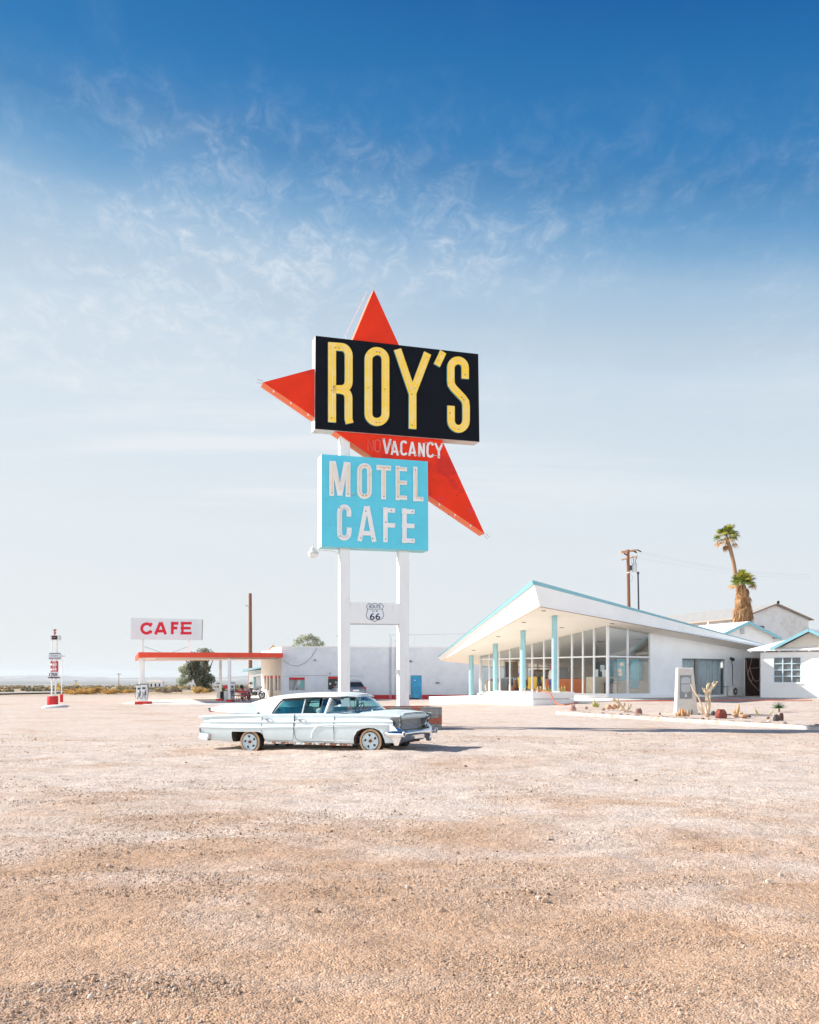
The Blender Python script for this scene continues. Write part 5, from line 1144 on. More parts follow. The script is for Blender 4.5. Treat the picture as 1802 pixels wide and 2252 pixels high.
# white block planter under the roof's tip
PLW = mat('whitewashed_blocks', (.78, .77, .75), .85, var=.06, vs=2, bump=.004, bs=12, col2=(.55, .48, .42), c2=(.63, .74), c2s=3)
c0 = Vector((6.4, 49.5, 0)); dl = Vector((-.295, .955, 0)); dr_ = Vector((.957, .29, 0)); top_z = 1.03
block = root('white_planter', (c0.x, c0.y, G(c0.x, c0.y)-.02), 0, 'whitewashed block planter with cacti under the point of the office roof', 'planter')
def bl(a, b, z): p = c0+dl*a+dr_*b; return Vector((p.x, p.y, z))-block.location
for z0, z1, e in ((-.15, .66, 0), (.685, top_z, .02)):
    mb = MB(); LL, RR = 5.2, 2.35
    for a0, a1, b0, b1 in ((0-e, .2, 0-e, RR+e), (LL-.2, LL+e, 0-e, RR+e), (.2, LL-.2, 0-e, .2), (.2, LL-.2, RR-.2, RR+e)):
        mb.prism([bl(a0, b0, z0), bl(a0, b1, z0), bl(a1, b1, z0), bl(a1, b0, z0)], (0, 0, z1-z0))
    mb.build('course', PLW, block, bevel=.012)
mb = MB(); mb.prism([bl(.2, .2, .3), bl(.2, 2.15, .3), bl(5.0, 2.15, .3), bl(5.0, .2, .3)], (0, 0, top_z-.38)); mb.build('soil', DIRT, block)
# ------------------------------------------------------------------ the garage, its canopy and the forecourt
gar0 = P3(619.5, 1490, 78.0); gar0.z = 0; gdir = Vector((1, .115, 0)).normalized(); gn = Vector((-gdir.y, gdir.x, 0))
garage = root('garage', gar0, 0, 'long low white rendered garage with red base stripe and a blue door behind the sign', 'building')
def gw(a, b, z): return gdir*a+gn*b+Vector((0, 0, z))       # local to the garage corner
def gpx(px_):
    k = (px_-CX)/F; return (k*gar0.y-gar0.x)/(gdir.x-k*gdir.y)
def gz(py_, a): return EYE+(HY-py_)/F*(gar0.y+gdir.y*a)
GL = gpx(1120); HT = gz(1424, 0); HR = .35
STUCCO = mat('white_stucco', (.74, .75, .77), .95, var=.06, vs=1.5, bump=.03, bs=7, col2=(.66, .68, .71), c2=(.45, .7), c2s=.6)
w1 = (gpx(636), gpx(670.6), gz(1518.3, 2), gz(1490, 2)); w2 = (gpx(721.8), gpx(752), gz(1517, 5), gz(1488, 5)); dd_ = (gpx(903.5), gpx(928), 0, gz(1485.5, 12))
wl = MB(); xs_ = [0, w1[0], w1[1], w2[0], w2[1], dd_[0], dd_[1], GL]
def seg(a, b, z0, z1, m_=0): wl.prism([gw(a, 0, z0), gw(b, 0, z0), gw(b, 0, z1), gw(a, 0, z1)], gn*.25, m_)
seg(0, w1[0], -.6, HT); seg(w1[0], w1[1], -.6, w1[2]); seg(w1[0], w1[1], w1[3], HT); seg(w1[1], w2[0], -.6, HT); seg(w2[0], w2[1], -.6, w2[2]); seg(w2[0], w2[1], w2[3], HT)
seg(w2[1], dd_[0], -.6, HT); seg(dd_[0], dd_[1], dd_[3], HT); seg(dd_[1], GL, -.6, HT)
wl.build('wall', STUCCO, garage)
mb = MB()
for a, b in ((.02, dd_[0]-.02), (dd_[1]+.02, GL)):
    mb = MB(); mb.prism([gw(a, -.012, -.3), gw(b, -.012, -.3), gw(b, -.012, HR), gw(a, -.012, HR)], gn*.01); mb.build('base_stripe', RED, garage)
mb = MB(); mb.prism([gw(0, -.06, HT), gw(GL, -.06, HT), gw(GL, -.06, HT+.10), gw(0, -.06, HT+.10)], gn*.4); mb.build('coping', WHITE, garage)
# slanting shop front under the canopy, with narrow windows
e1 = P3(574.7, 1490, 86.0); e1.z = 0; sv = e1-gar0; sL = sv.length; sv.normalize(); sn = Vector((-sv.y, sv.x, 0));
if sn.x > 0: sn = -sn
def sw(a, o, z): return sv*a+sn*o+Vector((0, 0, z))
def spx(px_):
    k = (px_-CX)/F; return (gar0.x-k*gar0.y)/(k*sv.y-sv.x)
mb = MB(); ops = [(spx(585.5), spx(581)), (spx(592), spx(588)), (spx(600.5), spx(594.5)), (spx(609.5), spx(604.5)), (spx(617), spx(612))]
ops = sorted([(min(a, b), max(a, b)) for a, b in ops]); zs0, zs1 = .70, 1.95; cur = 0
def sseg(a, b, z0, z1): mb.prism([sw(a, 0, z0), sw(b, 0, z0), sw(b, 0, z1), sw(a, 0, z1)], -sn*.2)
for i, (a, b) in enumerate(ops):
    lo = 0 if i == 2 else zs0
    sseg(cur, a, -.4, HT-.1); sseg(a, b, -.4, lo if lo else -.35); sseg(a, b, zs1, HT-.1); cur = b
sseg(cur, sL, -.4, HT-.1); mb.build('shop_front', mat('cream_stucco', (.84, .80, .75), .95, var=.07, vs=2, bump=.02, bs=8), garage)
for i, (a, b) in enumerate(ops):
    lo = 0 if i == 2 else zs0
    g = MB(); g.prism([sw(a, -.12, lo), sw(b, -.12, lo), sw(b, -.12, zs1), sw(a, -.12, zs1)], -sn*.02); w_ = g.build('window' if i != 2 else 'shop_door', mat('shop_glass', (.10, .11, .12) if i % 2 else (.30, .28, .26), .15, var=.3), garage)
    g = MB(); g.prism([sw(a, -.06, zs1-.22), sw(b, -.06, zs1-.22), sw(b, -.06, zs1), sw(a, -.06, zs1)], -sn*.04); g.build('red_head', RED, w_)
mb = MB(); mb.prism([sw(sL, -.2, -.4), sw(sL, -.2, HT-.1), sw(sL, -.2, HT-.1)+gn*9, sw(sL, -.2, -.4)+gn*9], gdir*.25); mb.build('side_wall', WHITE_WALL, garage)
mb = MB(); mb.prism([gw(0, .2, HT-.25), gw(GL, .2, HT-.25), gw(GL, 14, HT-.25), sw(sL, -.1, HT-.25)+gn*6, sw(sL, -.1, HT-.25)], (0, 0, .08)); mb.build('roof_deck', ROOF, garage)
# stepped white parapet and little orange gable above the shop front
mb = MB(); pp = [sw(-.0, -.1, HT+.02), sw(sL*.45, -.1, HT+.12), sw(sL*.62, -.1, HT-.08), sw(sL*.98, -.1, HT-.22), sw(sL*.98, -.1, HT-.5), sw(0, -.1, HT-.5)]
mb.prism(pp, -sn*.2); mb.build('parapet', WHITE_FRESH, garage)
q = sw(sL*.58, -.35, HT-.1); mb = MB(); mb.prism([q+Vector((-.45, 0, 0)), q+Vector((.35, 0, 0)), q+Vector((.0, 0, .50))], (0, .12, 0)); mb.build('orange_gable', mat('orange_board', (.75, .36, .12), .7), garage)
# windows with red heads
def gwin(w, name, backm):
    g = MB(); g.prism([gw(w[0], .14, w[2]), gw(w[1], .14, w[2]), gw(w[1], .14, w[3]), gw(w[0], .14, w[3])], gn*.02); o = g.build(name, backm, garage)
    g = MB(); g.prism([gw(w[0], -.02, w[3]-.18), gw(w[1], -.02, w[3]-.18), gw(w[1], -.02, w[3]), gw(w[0], -.02, w[3])], gn*.14); g.build('red_head', RED, o)
    return o
p1 = gwin(w1, 'window', mat('grey_window', (.38, .38, .37), .25, var=.2, vs=3))
ww, hh_ = w1[1]-w1[0], w1[3]-w1[2]-.18
def gp(x, z, o=.13): return gw(w1[0]+ww*x, o, w1[2]+hh_*z)
for nm, col, pts in (('swoosh', (.20, .26, .28), [(.18, 0), (.30, .02), (.52, .98), (.36, 1.0)]), ('swoosh', (.14, .50, .50), [(.50, .18), (.62, .22), (.72, .45), (.84, .98), (.98, 1.0), (.94, .5), (.80, .25), (.62, .10)]),
                     ('swoosh', (.30, .17, .11), [(.38, .04), (.52, .02), (.60, .20), (.50, .28)]), ('swoosh', (.60, .57, .52), [(.52, .70), (.60, .98), (.74, .98), (.70, .6), (.58, .38)])):
    g = MB(); g.prism([gp(x, z) for x, z in pts], -gn*.006); g.build(nm, mat('poster_colour', col, .6), p1)
p2 = gwin(w2, 'window', mat('black_window', (.02, .02, .02), .12, var=.3))
for x, z, r_, c in ((.16, .45, .10, (.6, .6, .6)), (.6, .55, .13, (.25, .32, .25)), (.75, .3, .12, (.4, .38, .36)), (.45, .25, .08, (.5, .12, .08))):
    g = MB(); g.lathe([(r_, 0), (r_, -.01)], gw(w2[0]+(w2[1]-w2[0])*x, .12, w2[2]+(w2[3]-w2[2])*z), 10, axis='Y'); g.build('sticker', mat('sticker_colour', c, .6), p2)
mb = MB(); mb.prism([gw(dd_[0], .10, .06), gw(dd_[1], .10, .06), gw(dd_[1], .10, dd_[3]), gw(dd_[0], .10, dd_[3])], gn*.05); dr = mb.build('door', mat('sky_blue_door', (.035, .33, .56), .5, var=.08, vs=2, col2=(.08, .42, .62), c2s=1), garage)
mb = MB(); mb.sph(gw(dd_[0]+.12, .04, 1.0), .04, 8, 6); mb.build('handle', STEEL, dr)
mb = MB(); mb.box(gw((dd_[0]+dd_[1])/2-.1, .06, 1.55), (.10, .02, .08)); mb.build('door_notice', WHITE_FRESH, dr)
mb = MB(); mb.prism([gw(dd_[0]-.05, -.3, -.1), gw(dd_[1]-.35, -.3, -.1), gw(dd_[1]-.35, -.3, .08), gw(dd_[0]-.05, -.3, .08)], gn*.38); mb.build('door_step', DARK, dr)
for px_, y0, y1, r_ in ((857.5, 1395, 1536, .035), (860.5, 1402, 1536, .025), (869.5, 1407, 1536, .03), (735, 1436, 1437, .05)):
    a = gpx(px_); mb = MB(); z0, z1 = max(.05, gz(y1, a)), gz(y0, a); mb.tube([gw(a, -.06, z0), gw(a, -.06, z1)], r_, 6); mb.build('conduit', mat('painted_conduit', (.50, .52, .55), .6, var=.3), garage)
for px_, py_, dx, dz in ((903, 1454.4, .22, .12), (962.5, 1502, .3, .10), (693, 1452, .12, .12), (726, 1481, .08, .08), (744, 1399, .3, .03)):
    a = gpx(px_); mb = MB(); mb.box(gw(a, -.09, gz(py_, a)), (dx, .18, dz)); mb.build('wall_fitting', mat('grey_fitting', (.15, .16, .18), .6), garage)
a = [gpx(x) for x in (697, 685, 672, 655, 640, 625)]; ys_ = [1426, 1445, 1458, 1465, 1463, 1454]
mb = MB(); mb.tube([gw(x, -.05, gz(y, x)) for x, y in zip(a, ys_)], .022, 5); mb.build('cable', mat('grey_cable', (.35, .36, .38), .8), garage)
mb = MB(); mb.tube([gw(gpx(x), -.04, gz(y, gpx(x))) for x, y in ((625, 1488), (660, 1485.5), (700, 1486), (745, 1486.5), (800, 1487))], .012, 4); mb.build('cable', mat('grey_cable2', (.35, .36, .38), .8), garage)
# pipe rail on the roof
mb = MB(); mb.tube([gw(gpx(857), .1, gz(1396.5, 9)), gw(gpx(930), .1, gz(1396, 13)), gw(gpx(1040), .1, gz(1393.5, 18)), gw(gpx(1110), .1, gz(1393, 20))], .016, 5); rail = mb.build('roof_rail', mat('thin_rail', (.50, .52, .55), .6), garage)
for px_ in (912, 979, 1046): x = gpx(px_); mb = MB(); mb.tube([gw(x, .1, HT+.05), gw(x, .1, gz(1395, x))], .014, 5); mb.build('rail_post', mat('thin_rail2', (.50, .52, .55), .6), rail)

# canopy
CAF, CAB = 66.0, 78.5
cfl, cfr = P3(305.3, 1446.6, 66.0), P3(622.4, 1446.3, 77.2)
zu, zt_ = 3.16, 3.53
cbl, cbr = P3(297, 1453.6, 78.5), P3(575, 1453, 88)
canopy = root('forecourt_canopy', ((cfl.x+cfr.x)/2, 72, 0), 0, 'flat fuel station canopy with broad red edge reaching out from the garage', 'canopy')
def cl_(x, y, z): return Vector((x, y, z))-canopy.location
zfl, zfr = 3.162, 3.40
foot = [(cfl.x, cfl.y, zfl), (cfr.x, cfr.y, zfr), (cbr.x, cbr.y, zfr), (cbl.x, cbl.y, zfl)]
mb = MB(); mb.v += [tuple(cl_(*p)+Vector((0, 0, .02))) for p in foot]+[tuple(cl_(*p)+Vector((0, 0, .10))) for p in foot]; mb.f += [(3, 2, 1, 0), (4, 5, 6, 7)]; mb.m += [0, 0]; mb.build('deck', mat('cream_soffit_boards', (.80, .74, .66), .8, var=.06, vs=1.2), canopy, fix=False)
REDF = mat('canopy_red', (.92, .08, .03), .5, var=.08, vs=1.2, col2=(.60, .05, .04), c2=(.58, .7), c2s=1)
for i in range(4):
    p, q = foot[i], foot[(i+1) % 4]; d = (Vector(q)-Vector(p)).normalized(); o_ = d.cross(Vector((0, 0, 1)))*.08; a, b = cl_(*p), cl_(*q)
    mb = MB(); mb.v += [tuple(a), tuple(b), tuple(b+Vector((0, 0, .38))), tuple(a+Vector((0, 0, .38))), tuple(a-o_), tuple(b-o_), tuple(b-o_+Vector((0, 0, .38))), tuple(a-o_+Vector((0, 0, .38)))]
    mb.f += [(0, 1, 2, 3), (7, 6, 5, 4), (0, 4, 5, 1), (3, 2, 6, 7), (0, 3, 7, 4), (1, 5, 6, 2)]; mb.m += [0]*6; mb.build('fascia', REDF, canopy)
for i in range(5):
    t = .12+.17*i; x = cfl.x+(cfr.x-cfl.x)*t; y = cfl.y+(cfr.y-cfl.y)*t+3.5; mb = MB(); mb.box(cl_(x, y, zfl+.24*t-.03), (2.2, .16, .06)); mb.build('tube_lamp', mat('lamp_casing', (.55, .48, .40), .6), canopy)
yy = cfl.y+(cfr.y-cfl.y)*.48; x0_, x1_ = (451-CX)/F*yy, (465-CX)/F*yy
text_mesh('height_marking', '12\' 8"', cl_((x0_+x1_)/2, yy-.10, EYE+(HY-1440.3)/F*yy), (cfr-cfl), (0, 0, 1), x1_-x0_, .17, DARK, canopy, depth=.004, off=.035)
for px_, w_, Yc in ((314, .21, 67.5), (307, .10, 68.0), (485, .19, 79.0), (504.7, .22, 71.5)):
    x = (px_-CX)/F*Yc; mb = MB(); mb.box(cl_(x, Yc, 1.5+.05*(px_ > 400)), (w_, w_, 3.3)); mb.build('column', WHITE, canopy, bevel=.01)
# CAFE board on the canopy
YC_ = 69.5
cafe = root('cafe_sign', P3(366, 1434, YC_), 0, 'white rectangular sign with red CAFE lettering on posts above the canopy', 'sign')
def cf(px_, py_, dy=0.0): k = (px_-366)/156.0; return P3(px_, py_, YC_+k*3.0+dy)-cafe.location
CQ = [cf(288, 1359.2), cf(444.8, 1362.3), cf(443.6, 1407.7), cf(287, 1405.9)]
mb = MB(); mb.prism(CQ, (0, .3, 0), 0, 1); cb_ = mb.build('board', [mat('aged_white_board', (.74, .76, .77), .6, var=.06, vs=1.5, col2=(.62, .62, .60), c2=(.60, .74), c2s=1.5), mat('board_edge', (.42, .40, .38), .7, col2=(.30, .15, .08), c2s=4)], cafe)
CRED = mat('crimson_letter', (.68, .0, .025), .5, var=.03)
def c4(x, y): return (80+x*.2319, 1340+y*.2319)
def cafl(paths, w):
    mb = MB(); dirv = (CQ[1]-CQ[0]).normalized(); n_ = Vector((0, 1, 0))
    def fr(q, d): return CQ[0]+dirv*q[0]+Vector((0, 0, q[1]))-Vector((0, d+.002, 0))+Vector((0, dirv.y*0, 0))
    for i, pts in enumerate(paths):
        pp = []
        for x, y in pts:
            p = cf(*c4(x, y)); pp.append(((p-CQ[0]).dot(dirv)/max(1e-6, 1), p.z-CQ[0].z))
        stroke(mb, pp, w, fr, .012+i*.0015, mis=0)
    mb.build('letter', CRED, cb_)
kx = .2319*YC_/F
cafl([[(1098, 152), (1088, 146)]+arc(1047, 185, 46, 45, -42, -318, 16)+[(1098, 222)]], 27*kx)
cafl([[(1178, 128), (1131, 243)], [(1184, 128), (1228, 243)], [(1150, 212), (1212, 212)]], 27*kx)
cafl([[(1291, 125), (1291, 244)], [(1277, 139), (1348, 141)], [(1277, 184), (1338, 186)]], 27*kx)
cafl([[(1387, 127), (1387, 247)], [(1370, 140), (1474, 142)], [(1370, 187), (1466, 189)], [(1370, 235), (1474, 236)]], 25*kx)
for px_ in (314.8, 416.5):
    mb = MB(); a, b = cf(px_, 1406, .15), cf(px_, 1436, .15); b.z = 3.5-cafe.location.z; mb.beam(a, b, .12, .12); mb.build('post', WHITE, cafe)
for a, b in (((317, 1422), (360, 1437)), ((414, 1422), (374, 1437))): mb = MB(); mb.tube([cf(*a, .3), cf(*b, .5)], .02, 5); mb.build('guy_wire', STEEL, cafe)

# forecourt slab (structure) and painted islands
mb = MB(); sp_ = [(ga(268, 1548.5)), ga(330, 1550), ga(420, 1551), ga(600, 1551), ga(640, 1538), ga(560, 1532), ga(420, 1539), ga(330, 1540)]
mb.prism([Vector((p.x, p.y, -.2)) for p in sp_], (0, 0, .235)); tag(mb.build('forecourt', mat('forecourt_concrete', (.66, .62, .58), .9, var=.08, vs=1.5, col2=(.50, .46, .43), c2=(.55, .72), c2s=.6)), kind='structure')
def island(px0, px1, py_, label, dep=1.2):
    p0, p1 = ga(px0, py_), ga(px1, py_); c = (p0+p1)/2
    t = root('pump_island', (c.x, c.y+dep/2, .03), 0, label, 'kerb', 'painted pump islands')
    mb = MB(); mb.box((0, 0, .06), ((p1.x-p0.x), dep, .20)); mb.build('slab', mat('island_red', (.62, .035, .025), .6, var=.1, col2=(.6, .3, .26), c2=(.58, .7), c2s=2), t, bevel=.03); return t
island(296, 324, 1549.6, 'red painted pump island under the left end of the canopy'); island(475.5, 488, 1542.5, 'red painted kerb left of the black bin by the rear pumps'); island(497, 510, 1545, 'red painted kerb in front of the thicker rear canopy column')
def pump(px_, py_, w, h, label, hoses=True):
    p = ga(px_, py_); t = root('fuel_pump', (p.x, p.y+.4, .15), rad(8), label, 'fuel pump', 'fuel pumps under the canopy')
    mb = MB(); mb.box((0, 0, h/2), (w, .5, h)); mb.build('cabinet', mat('pump_white', (.68, .69, .70), .4, var=.1, vs=3), t, bevel=.03)
    mb = MB(); mb.box((0, 0, h+.03), (w+.06, .56, .07)); mb.build('cap', mat('pump_cap', (.16, .17, .18), .5), t)
    mb = MB(); mb.box((0, -.255, h*.78), (w*.55, .02, h*.12)); mb.build('display', mat('pump_display', (.05, .06, .08), .2), t)
    if hoses:
        for s_ in (-1, 1):
            x = s_*(w/2+.04); mb = MB(); mb.tube([(x, -.1, h*.95), (x+s_*.05, -.2, h*.6), (x+s_*.02, -.28, h*.22), (x-s_*.12, -.32, h*.12), (x-s_*.22, -.3, h*.35), (x-s_*.16, -.28, h*.55)], .015, 6); mb.build('hose', DARK, t)
        mb = MB(); mb.box((w*.28, -.28, h*.5), (.05, .06, .34)); mb.build('nozzle', DARK, t)
    return t
pump(303.5, 1546.5, .38, 1.1, 'left half hidden fuel pump on the left red island', True); pump(314, 1547, .42, 1.15, 'white fuel pump with looped black hoses on the left red island')
pump(508.5, 1541.5, .42, 1.2, 'white fuel pump beside the thicker rear canopy column'); pump(477.5, 1540, .2, 1.15, 'narrow white fuel pump left of the rear canopy column', False)
def bin_(px_, py_, w, h, col, label, rim=(.03, .03, .035), round_=True, grp='bins about the forecourt'):
    p = ga(px_, py_); t = root('litter_bin', p, 0, label, 'bin', grp); mb = MB()
    if round_: mb.lathe([(w*.42, 0), (w*.5, h*.9)], n=16)
    else: mb.box((0, 0, h/2), (w, w, h))
    mb.build('bucket', mat('bin_colour', col, .6, var=.15), t)
    mb = MB()
    if round_: mb.lathe([(w*.54, h*.88), (w*.54, h), (w*.4, h+.03)], n=16)
    else: mb.box((0, 0, h+.02), (w+.04, w+.04, .06))
    mb.build('lid', mat('bin_lid', rim, .6), t); return t
bin_(490, 1539.5, .34, .62, (.02, .02, .022), 'black square bin between the rear canopy columns', round_=False); bin_(576.5, 1535, .46, .42, (.30, .37, .44), 'grey blue bin at the shop front, left one of two'); bin_(593.5, 1532, .36, .42, (.42, .40, .38), 'beige bin with wide black rim close to the shop door')
t = root('air_box', ga(497, 1542), 0, 'small grey box with red sign top beside the black bin', 'machine'); mb = MB(); mb.box((0, 0, .38), (.26, .26, .76)); mb.build('box', mat('air_grey', (.55, .57, .58), .5), t, bevel=.02)
mb = MB(); mb.tube([(0, 0, .76), (0, 0, .95)], .02, 6); mb.build('stem', STEEL, t); mb = MB(); mb.box((0, 0, 1.08), (.26, .06, .26)); mb.build('red_sign', RED, t)
# tables and chairs
CH_R = mat('red_chair_paint', (.50, .02, .03), .5); CH_B = mat('black_chair_paint', (.03, .03, .035), .5)
def chair(px_, py_, rz, m_, label):
    p = ga(px_, py_); t = root('cafe_chair', (p.x, p.y, .04), rz, label, 'chair', 'chairs round the forecourt tables')
    mb = MB(); mb.box((0, 0, .45), (.42, .42, .04)); mb.build('seat', m_, t)
    mb = MB(); mb.tube([(-.19, .2, .45), (-.2, .26, .86), (-.1, .27, .92), (.1, .27, .92), (.2, .26, .86), (.19, .2, .45)], .016, 6); mb.beam((-.19, .25, .72), (.19, .25, .72), .02, .10); mb.tube([(0, .24, .46), (0, .26, .9)], .014, 5); mb.build('backrest', m_, t)
    for x, y in ((-.18, -.18), (.18, -.18), (-.18, .18), (.18, .18)): mb = MB(); mb.tube([(x, y, .44), (x*1.2, y*1.2, 0)], .014, 5); mb.build('leg', m_, t)
def table(px_, py_, w, m_, label):
    p = ga(px_, py_); t = root('cafe_table', (p.x, p.y, .04), rad(10), label, 'table', 'tables on the forecourt')
    mb = MB(); mb.box((0, 0, .73), (w, .7, .04)); mb.build('top', m_, t)
    for x, y in ((-.4, -.28), (.4, -.28), (-.4, .28), (.4, .28)): mb = MB(); mb.beam((x*w, y, 0), (x*w, y, .72), .04, .04); mb.build('leg', CH_B, t)
table(523, 1543, .85, CH_R, 'left red topped metal table on the forecourt'); table(537, 1542, .8, CH_R, 'right red topped metal table on the forecourt')
chair(516.5, 1544.5, rad(80), CH_B, 'black chair at the left end of the tables next to the pump'); chair(527.5, 1545, rad(10), CH_B, 'black chair between the two red tables'); chair(532, 1545.5, rad(175), CH_R, 'red chair with its back to the lot, centre of the group'); chair(545, 1545, rad(-70), CH_B, 'black chair at the right end of the tables'); chair(541, 1543, rad(190), CH_R, 'red chair nearest to the right end of the tables')
# motorcycles with helmets on the seats
def motorbike(px_, py_, rz, hel, label, body):
    p = ga(px_, py_); t = root('motorcycle', p, rz, label, 'motorcycle', 'motorcycles parked at the shop'); R_ = .32
    for x in (-.72, .72):
        mb = MB(); mb.lathe([(R_-.07, -.05), (R_, -.04), (R_, .04), (R_-.07, .05)], (x, 0, R_), 20, axis='Y', cap=False); wh = mb.build('wheel', DARK, t)
        mb = MB(); mb.lathe([(.05, -.04), (.05, .04)], (x, 0, R_), 8, axis='Y')
        for k in range(6): a = k*math.pi/3; mb.beam((x, 0, R_), (x+math.cos(a)*.26, 0, R_+math.sin(a)*.26), .012, .012)
        mb.build('spokes', STEEL, wh)
    mb = MB(); mb.box((0, 0, .42), (.42, .26, .30)); mb.lathe([(.11, -.16), (.11, .16)], (.05, 0, .5), 10, axis='Y'); mb.build('engine', mat('engine_grey', (.12, .12, .13), .4, metal=.4), t, bevel=.03)
    mb = MB(); mb.sph((.16, 0, .84), .20, 12, 8, sc=(1.5, .7, .75)); mb.build('tank', body, t, smooth=60)
    mb = MB(); mb.loft([[(-.75, -.10, .86), (-.75, .10, .86), (-.75, .10, .94), (-.75, -.10, .94)], [(-.1, -.14, .76), (-.1, .14, .76), (-.1, .14, .86), (-.1, -.14, .86)]]); mb.build('saddle', DARK, t, bevel=.03)
    mb = MB(); mb.tube([(.72, .09, .32), (.50, .09, 1.0)], .025, 6); mb.tube([(.72, -.09, .32), (.50, -.09, 1.0)], .025, 6); mb.tube([(.42, -.36, 1.10), (.50, -.12, 1.02), (.50, .12, 1.02), (.42, .36, 1.10)], .018, 6); mb.build('fork', STEEL, t)
    mb = MB(); mb.sph((.66, 0, .95), .11, 10, 6); mb.build('headlamp', mat('lamp_glass', (.6, .6, .58), .2), t)
    mb = MB(); mb.tube([(.1, -.16, .3), (-.3, -.18, .28), (-.85, -.18, .40)], [.03, .04, .06], 8); mb.build('exhaust', CHROME, t)
    for s_ in (-1, 1): mb = MB(); mb.box((-.55, s_*.24, .66), (.38, .18, .34)); mb.build('pannier', body, t, bevel=.03)
    mb = MB(); mb.tube([(.0, .1, .3), (-.1, .3, .0)], .014, 5); mb.build('side_stand', STEEL, t)
    h = t.matrix_basis @ Vector((-.25 if hel > 1.2 else -.2, 0, 1.05)); tr = root('helmet', (p.x-.3, p.y, p.z+hel), 0, 'dark helmet on the motorcycle behind the red tables' if hel < 1.2 else 'black and white helmet on the right hand motorcycle', 'helmet', 'helmets left on the motorcycles')
    mb = MB(); mb.sph((0, 0, 0), .15, 14, 9, sc=(1.1, .9, 1)); mb.build('shell', DARK if hel < 1.2 else mat('white_helmet', (.65, .65, .65), .3), tr, smooth=60); mb = MB(); mb.sph((-.03, -.05, .01), .14, 12, 8, sc=(1, .85, .5)); mb.build('visor', mat('visor', (.03, .03, .035), .15), tr, smooth=60)
motorbike(540, 1539.5, rad(-60), 1.06, 'touring motorcycle with white panniers behind the red tables', mat('bike_white', (.62, .62, .60), .35)); motorbike(560, 1536.5, rad(-20), 1.30, 'adventure motorcycle with a helmet on top by the shop front', mat('bike_grey', (.5, .5, .5), .35, var=.3, vs=6))
# small annex beyond the shop, sloping blue roof edge
an = root('annex_shed', P3(562, 1490, 97), 0, 'small white annex with tilted pale blue roof left of the garage', 'building'); an.location.z = 0
def al(px_, py_, dy=0.0): return P3(px_, py_, 97+dy)-an.location
mb = MB(); mb.prism([al(547.5, 1476), al(582, 1472), al(582, 1540), al(547.5, 1540)], (0, 6, 0)); mb.build('wall', WHITE_WALL, an)
mb = MB(); mb.prism([al(533.5, 1473, -1.5), al(584, 1463, -1.5), al(584, 1466.5, -1.5), al(533.5, 1477.5, -1.5)], (0, 8, 0)); mb.build('roof', TURQ_PALE, an)
mb = MB(); mb.prism([al(555, 1486, -.06), al(584, 1480, -.06), al(584, 1484, -.06), al(555, 1489, -.06)], (0, -.5, 0)); mb.build('awning', WHITE_FRESH, an)
mb = MB(); mb.prism([al(558, 1489, -.05), al(563.5, 1489, -.05), al(563.5, 1512, -.05), al(558, 1512, -.05)], (0, .04, 0)); mb.build('window', mat('teal_glass', (.16, .35, .36), .2), an)
mb = MB(); mb.prism([al(565, 1489, -.05), al(573, 1489, -.05), al(573, 1533, -.05), al(565, 1533, -.05)], (0, .04, 0)); mb.build('door', mat('grey_door', (.55, .60, .66), .6), an)

# grey crossover beside the garage
suv = root('parked_crossover', ga(760, 1540.5), rad(111), 'modern grey crossover parked at the garage wall, seen behind the left sign post', 'car')
suv.location.x += .1; suv.location.y += 1.2
GP_ = mat('metallic_grey', (.17, .20, .25), .3, metal=.35, var=.05, coat=.4); GG = mat('dark_car_glass', (.03, .04, .05), .08, spec=.8)
SEC = [(-2.15, .55, .95, .78), (-2.05, .42, 1.08, .86), (-1.6, .30, 1.08, .90), (0, .28, 1.0, .91), (1.2, .30, .98, .90), (1.9, .36, .86, .84), (2.15, .48, .72, .70)]
mb = MB(); mb.loft([[(x, -w, zb_+.1), (x, -w*.9, zb_), (x, w*.9, zb_), (x, w, zb_+.1), (x, w, zt2-.25), (x, w*.95, zt2-.05), (x, w*.8, zt2), (x, -w*.8, zt2), (x, -w*.95, zt2-.05), (x, -w, zt2-.25)] for x, zb_, zt2, w in SEC]); mb.build('body', GP_, suv, smooth=35)
mb = MB(); mb.loft([[(x, -w, .98), (x, w, .98), (x2, w*.80, zt2-.06), (x2, w*.66, zt2), (x2, -w*.66, zt2), (x2, -w*.80, zt2-.06)] for x, x2, zt2, w in ((-2.02, -1.72, 1.40, .80), (-1.6, -1.4, 1.53, .85), (-.3, -.3, 1.58, .87), (.5, .3, 1.52, .87), (1.15, .75, 1.30, .82))]); mb.build('cabin_glass', GG, suv, smooth=30)
mb = MB(); mb.loft([[(x, w, z-.05), (x, w*.75, z), (x, -w*.75, z), (x, -w, z-.05), (x, -w*.7, z-.06), (x, w*.7, z-.06)] for x, z, w in ((-1.85, 1.48, .60), (-1.4, 1.58, .66), (-.3, 1.625, .70), (.4, 1.55, .68))]); mb.build('roof', GP_, suv, smooth=40)
for x in (-1.35, 1.35):
    for s_ in (-1, 1):
        mb = MB(); mb.lathe([(.34, -.1), (.34, .1)], (x, s_*.80, .34), 22, axis='Y'); wh = mb.build('wheel', DARK, suv); mb = MB(); mb.lathe([(.22, -.11), (.22, .11)], (x, s_*.81, .34), 16, axis='Y'); mb.build('rim', STEEL, wh)
for s_ in (-1, 1): mb = MB(); mb.box((-2.06, s_*.68, .96), (.16, .34, .16)); mb.build('tail_light', mat('red_tail_glass', (.60, .02, .02), .2), suv, bevel=.02)
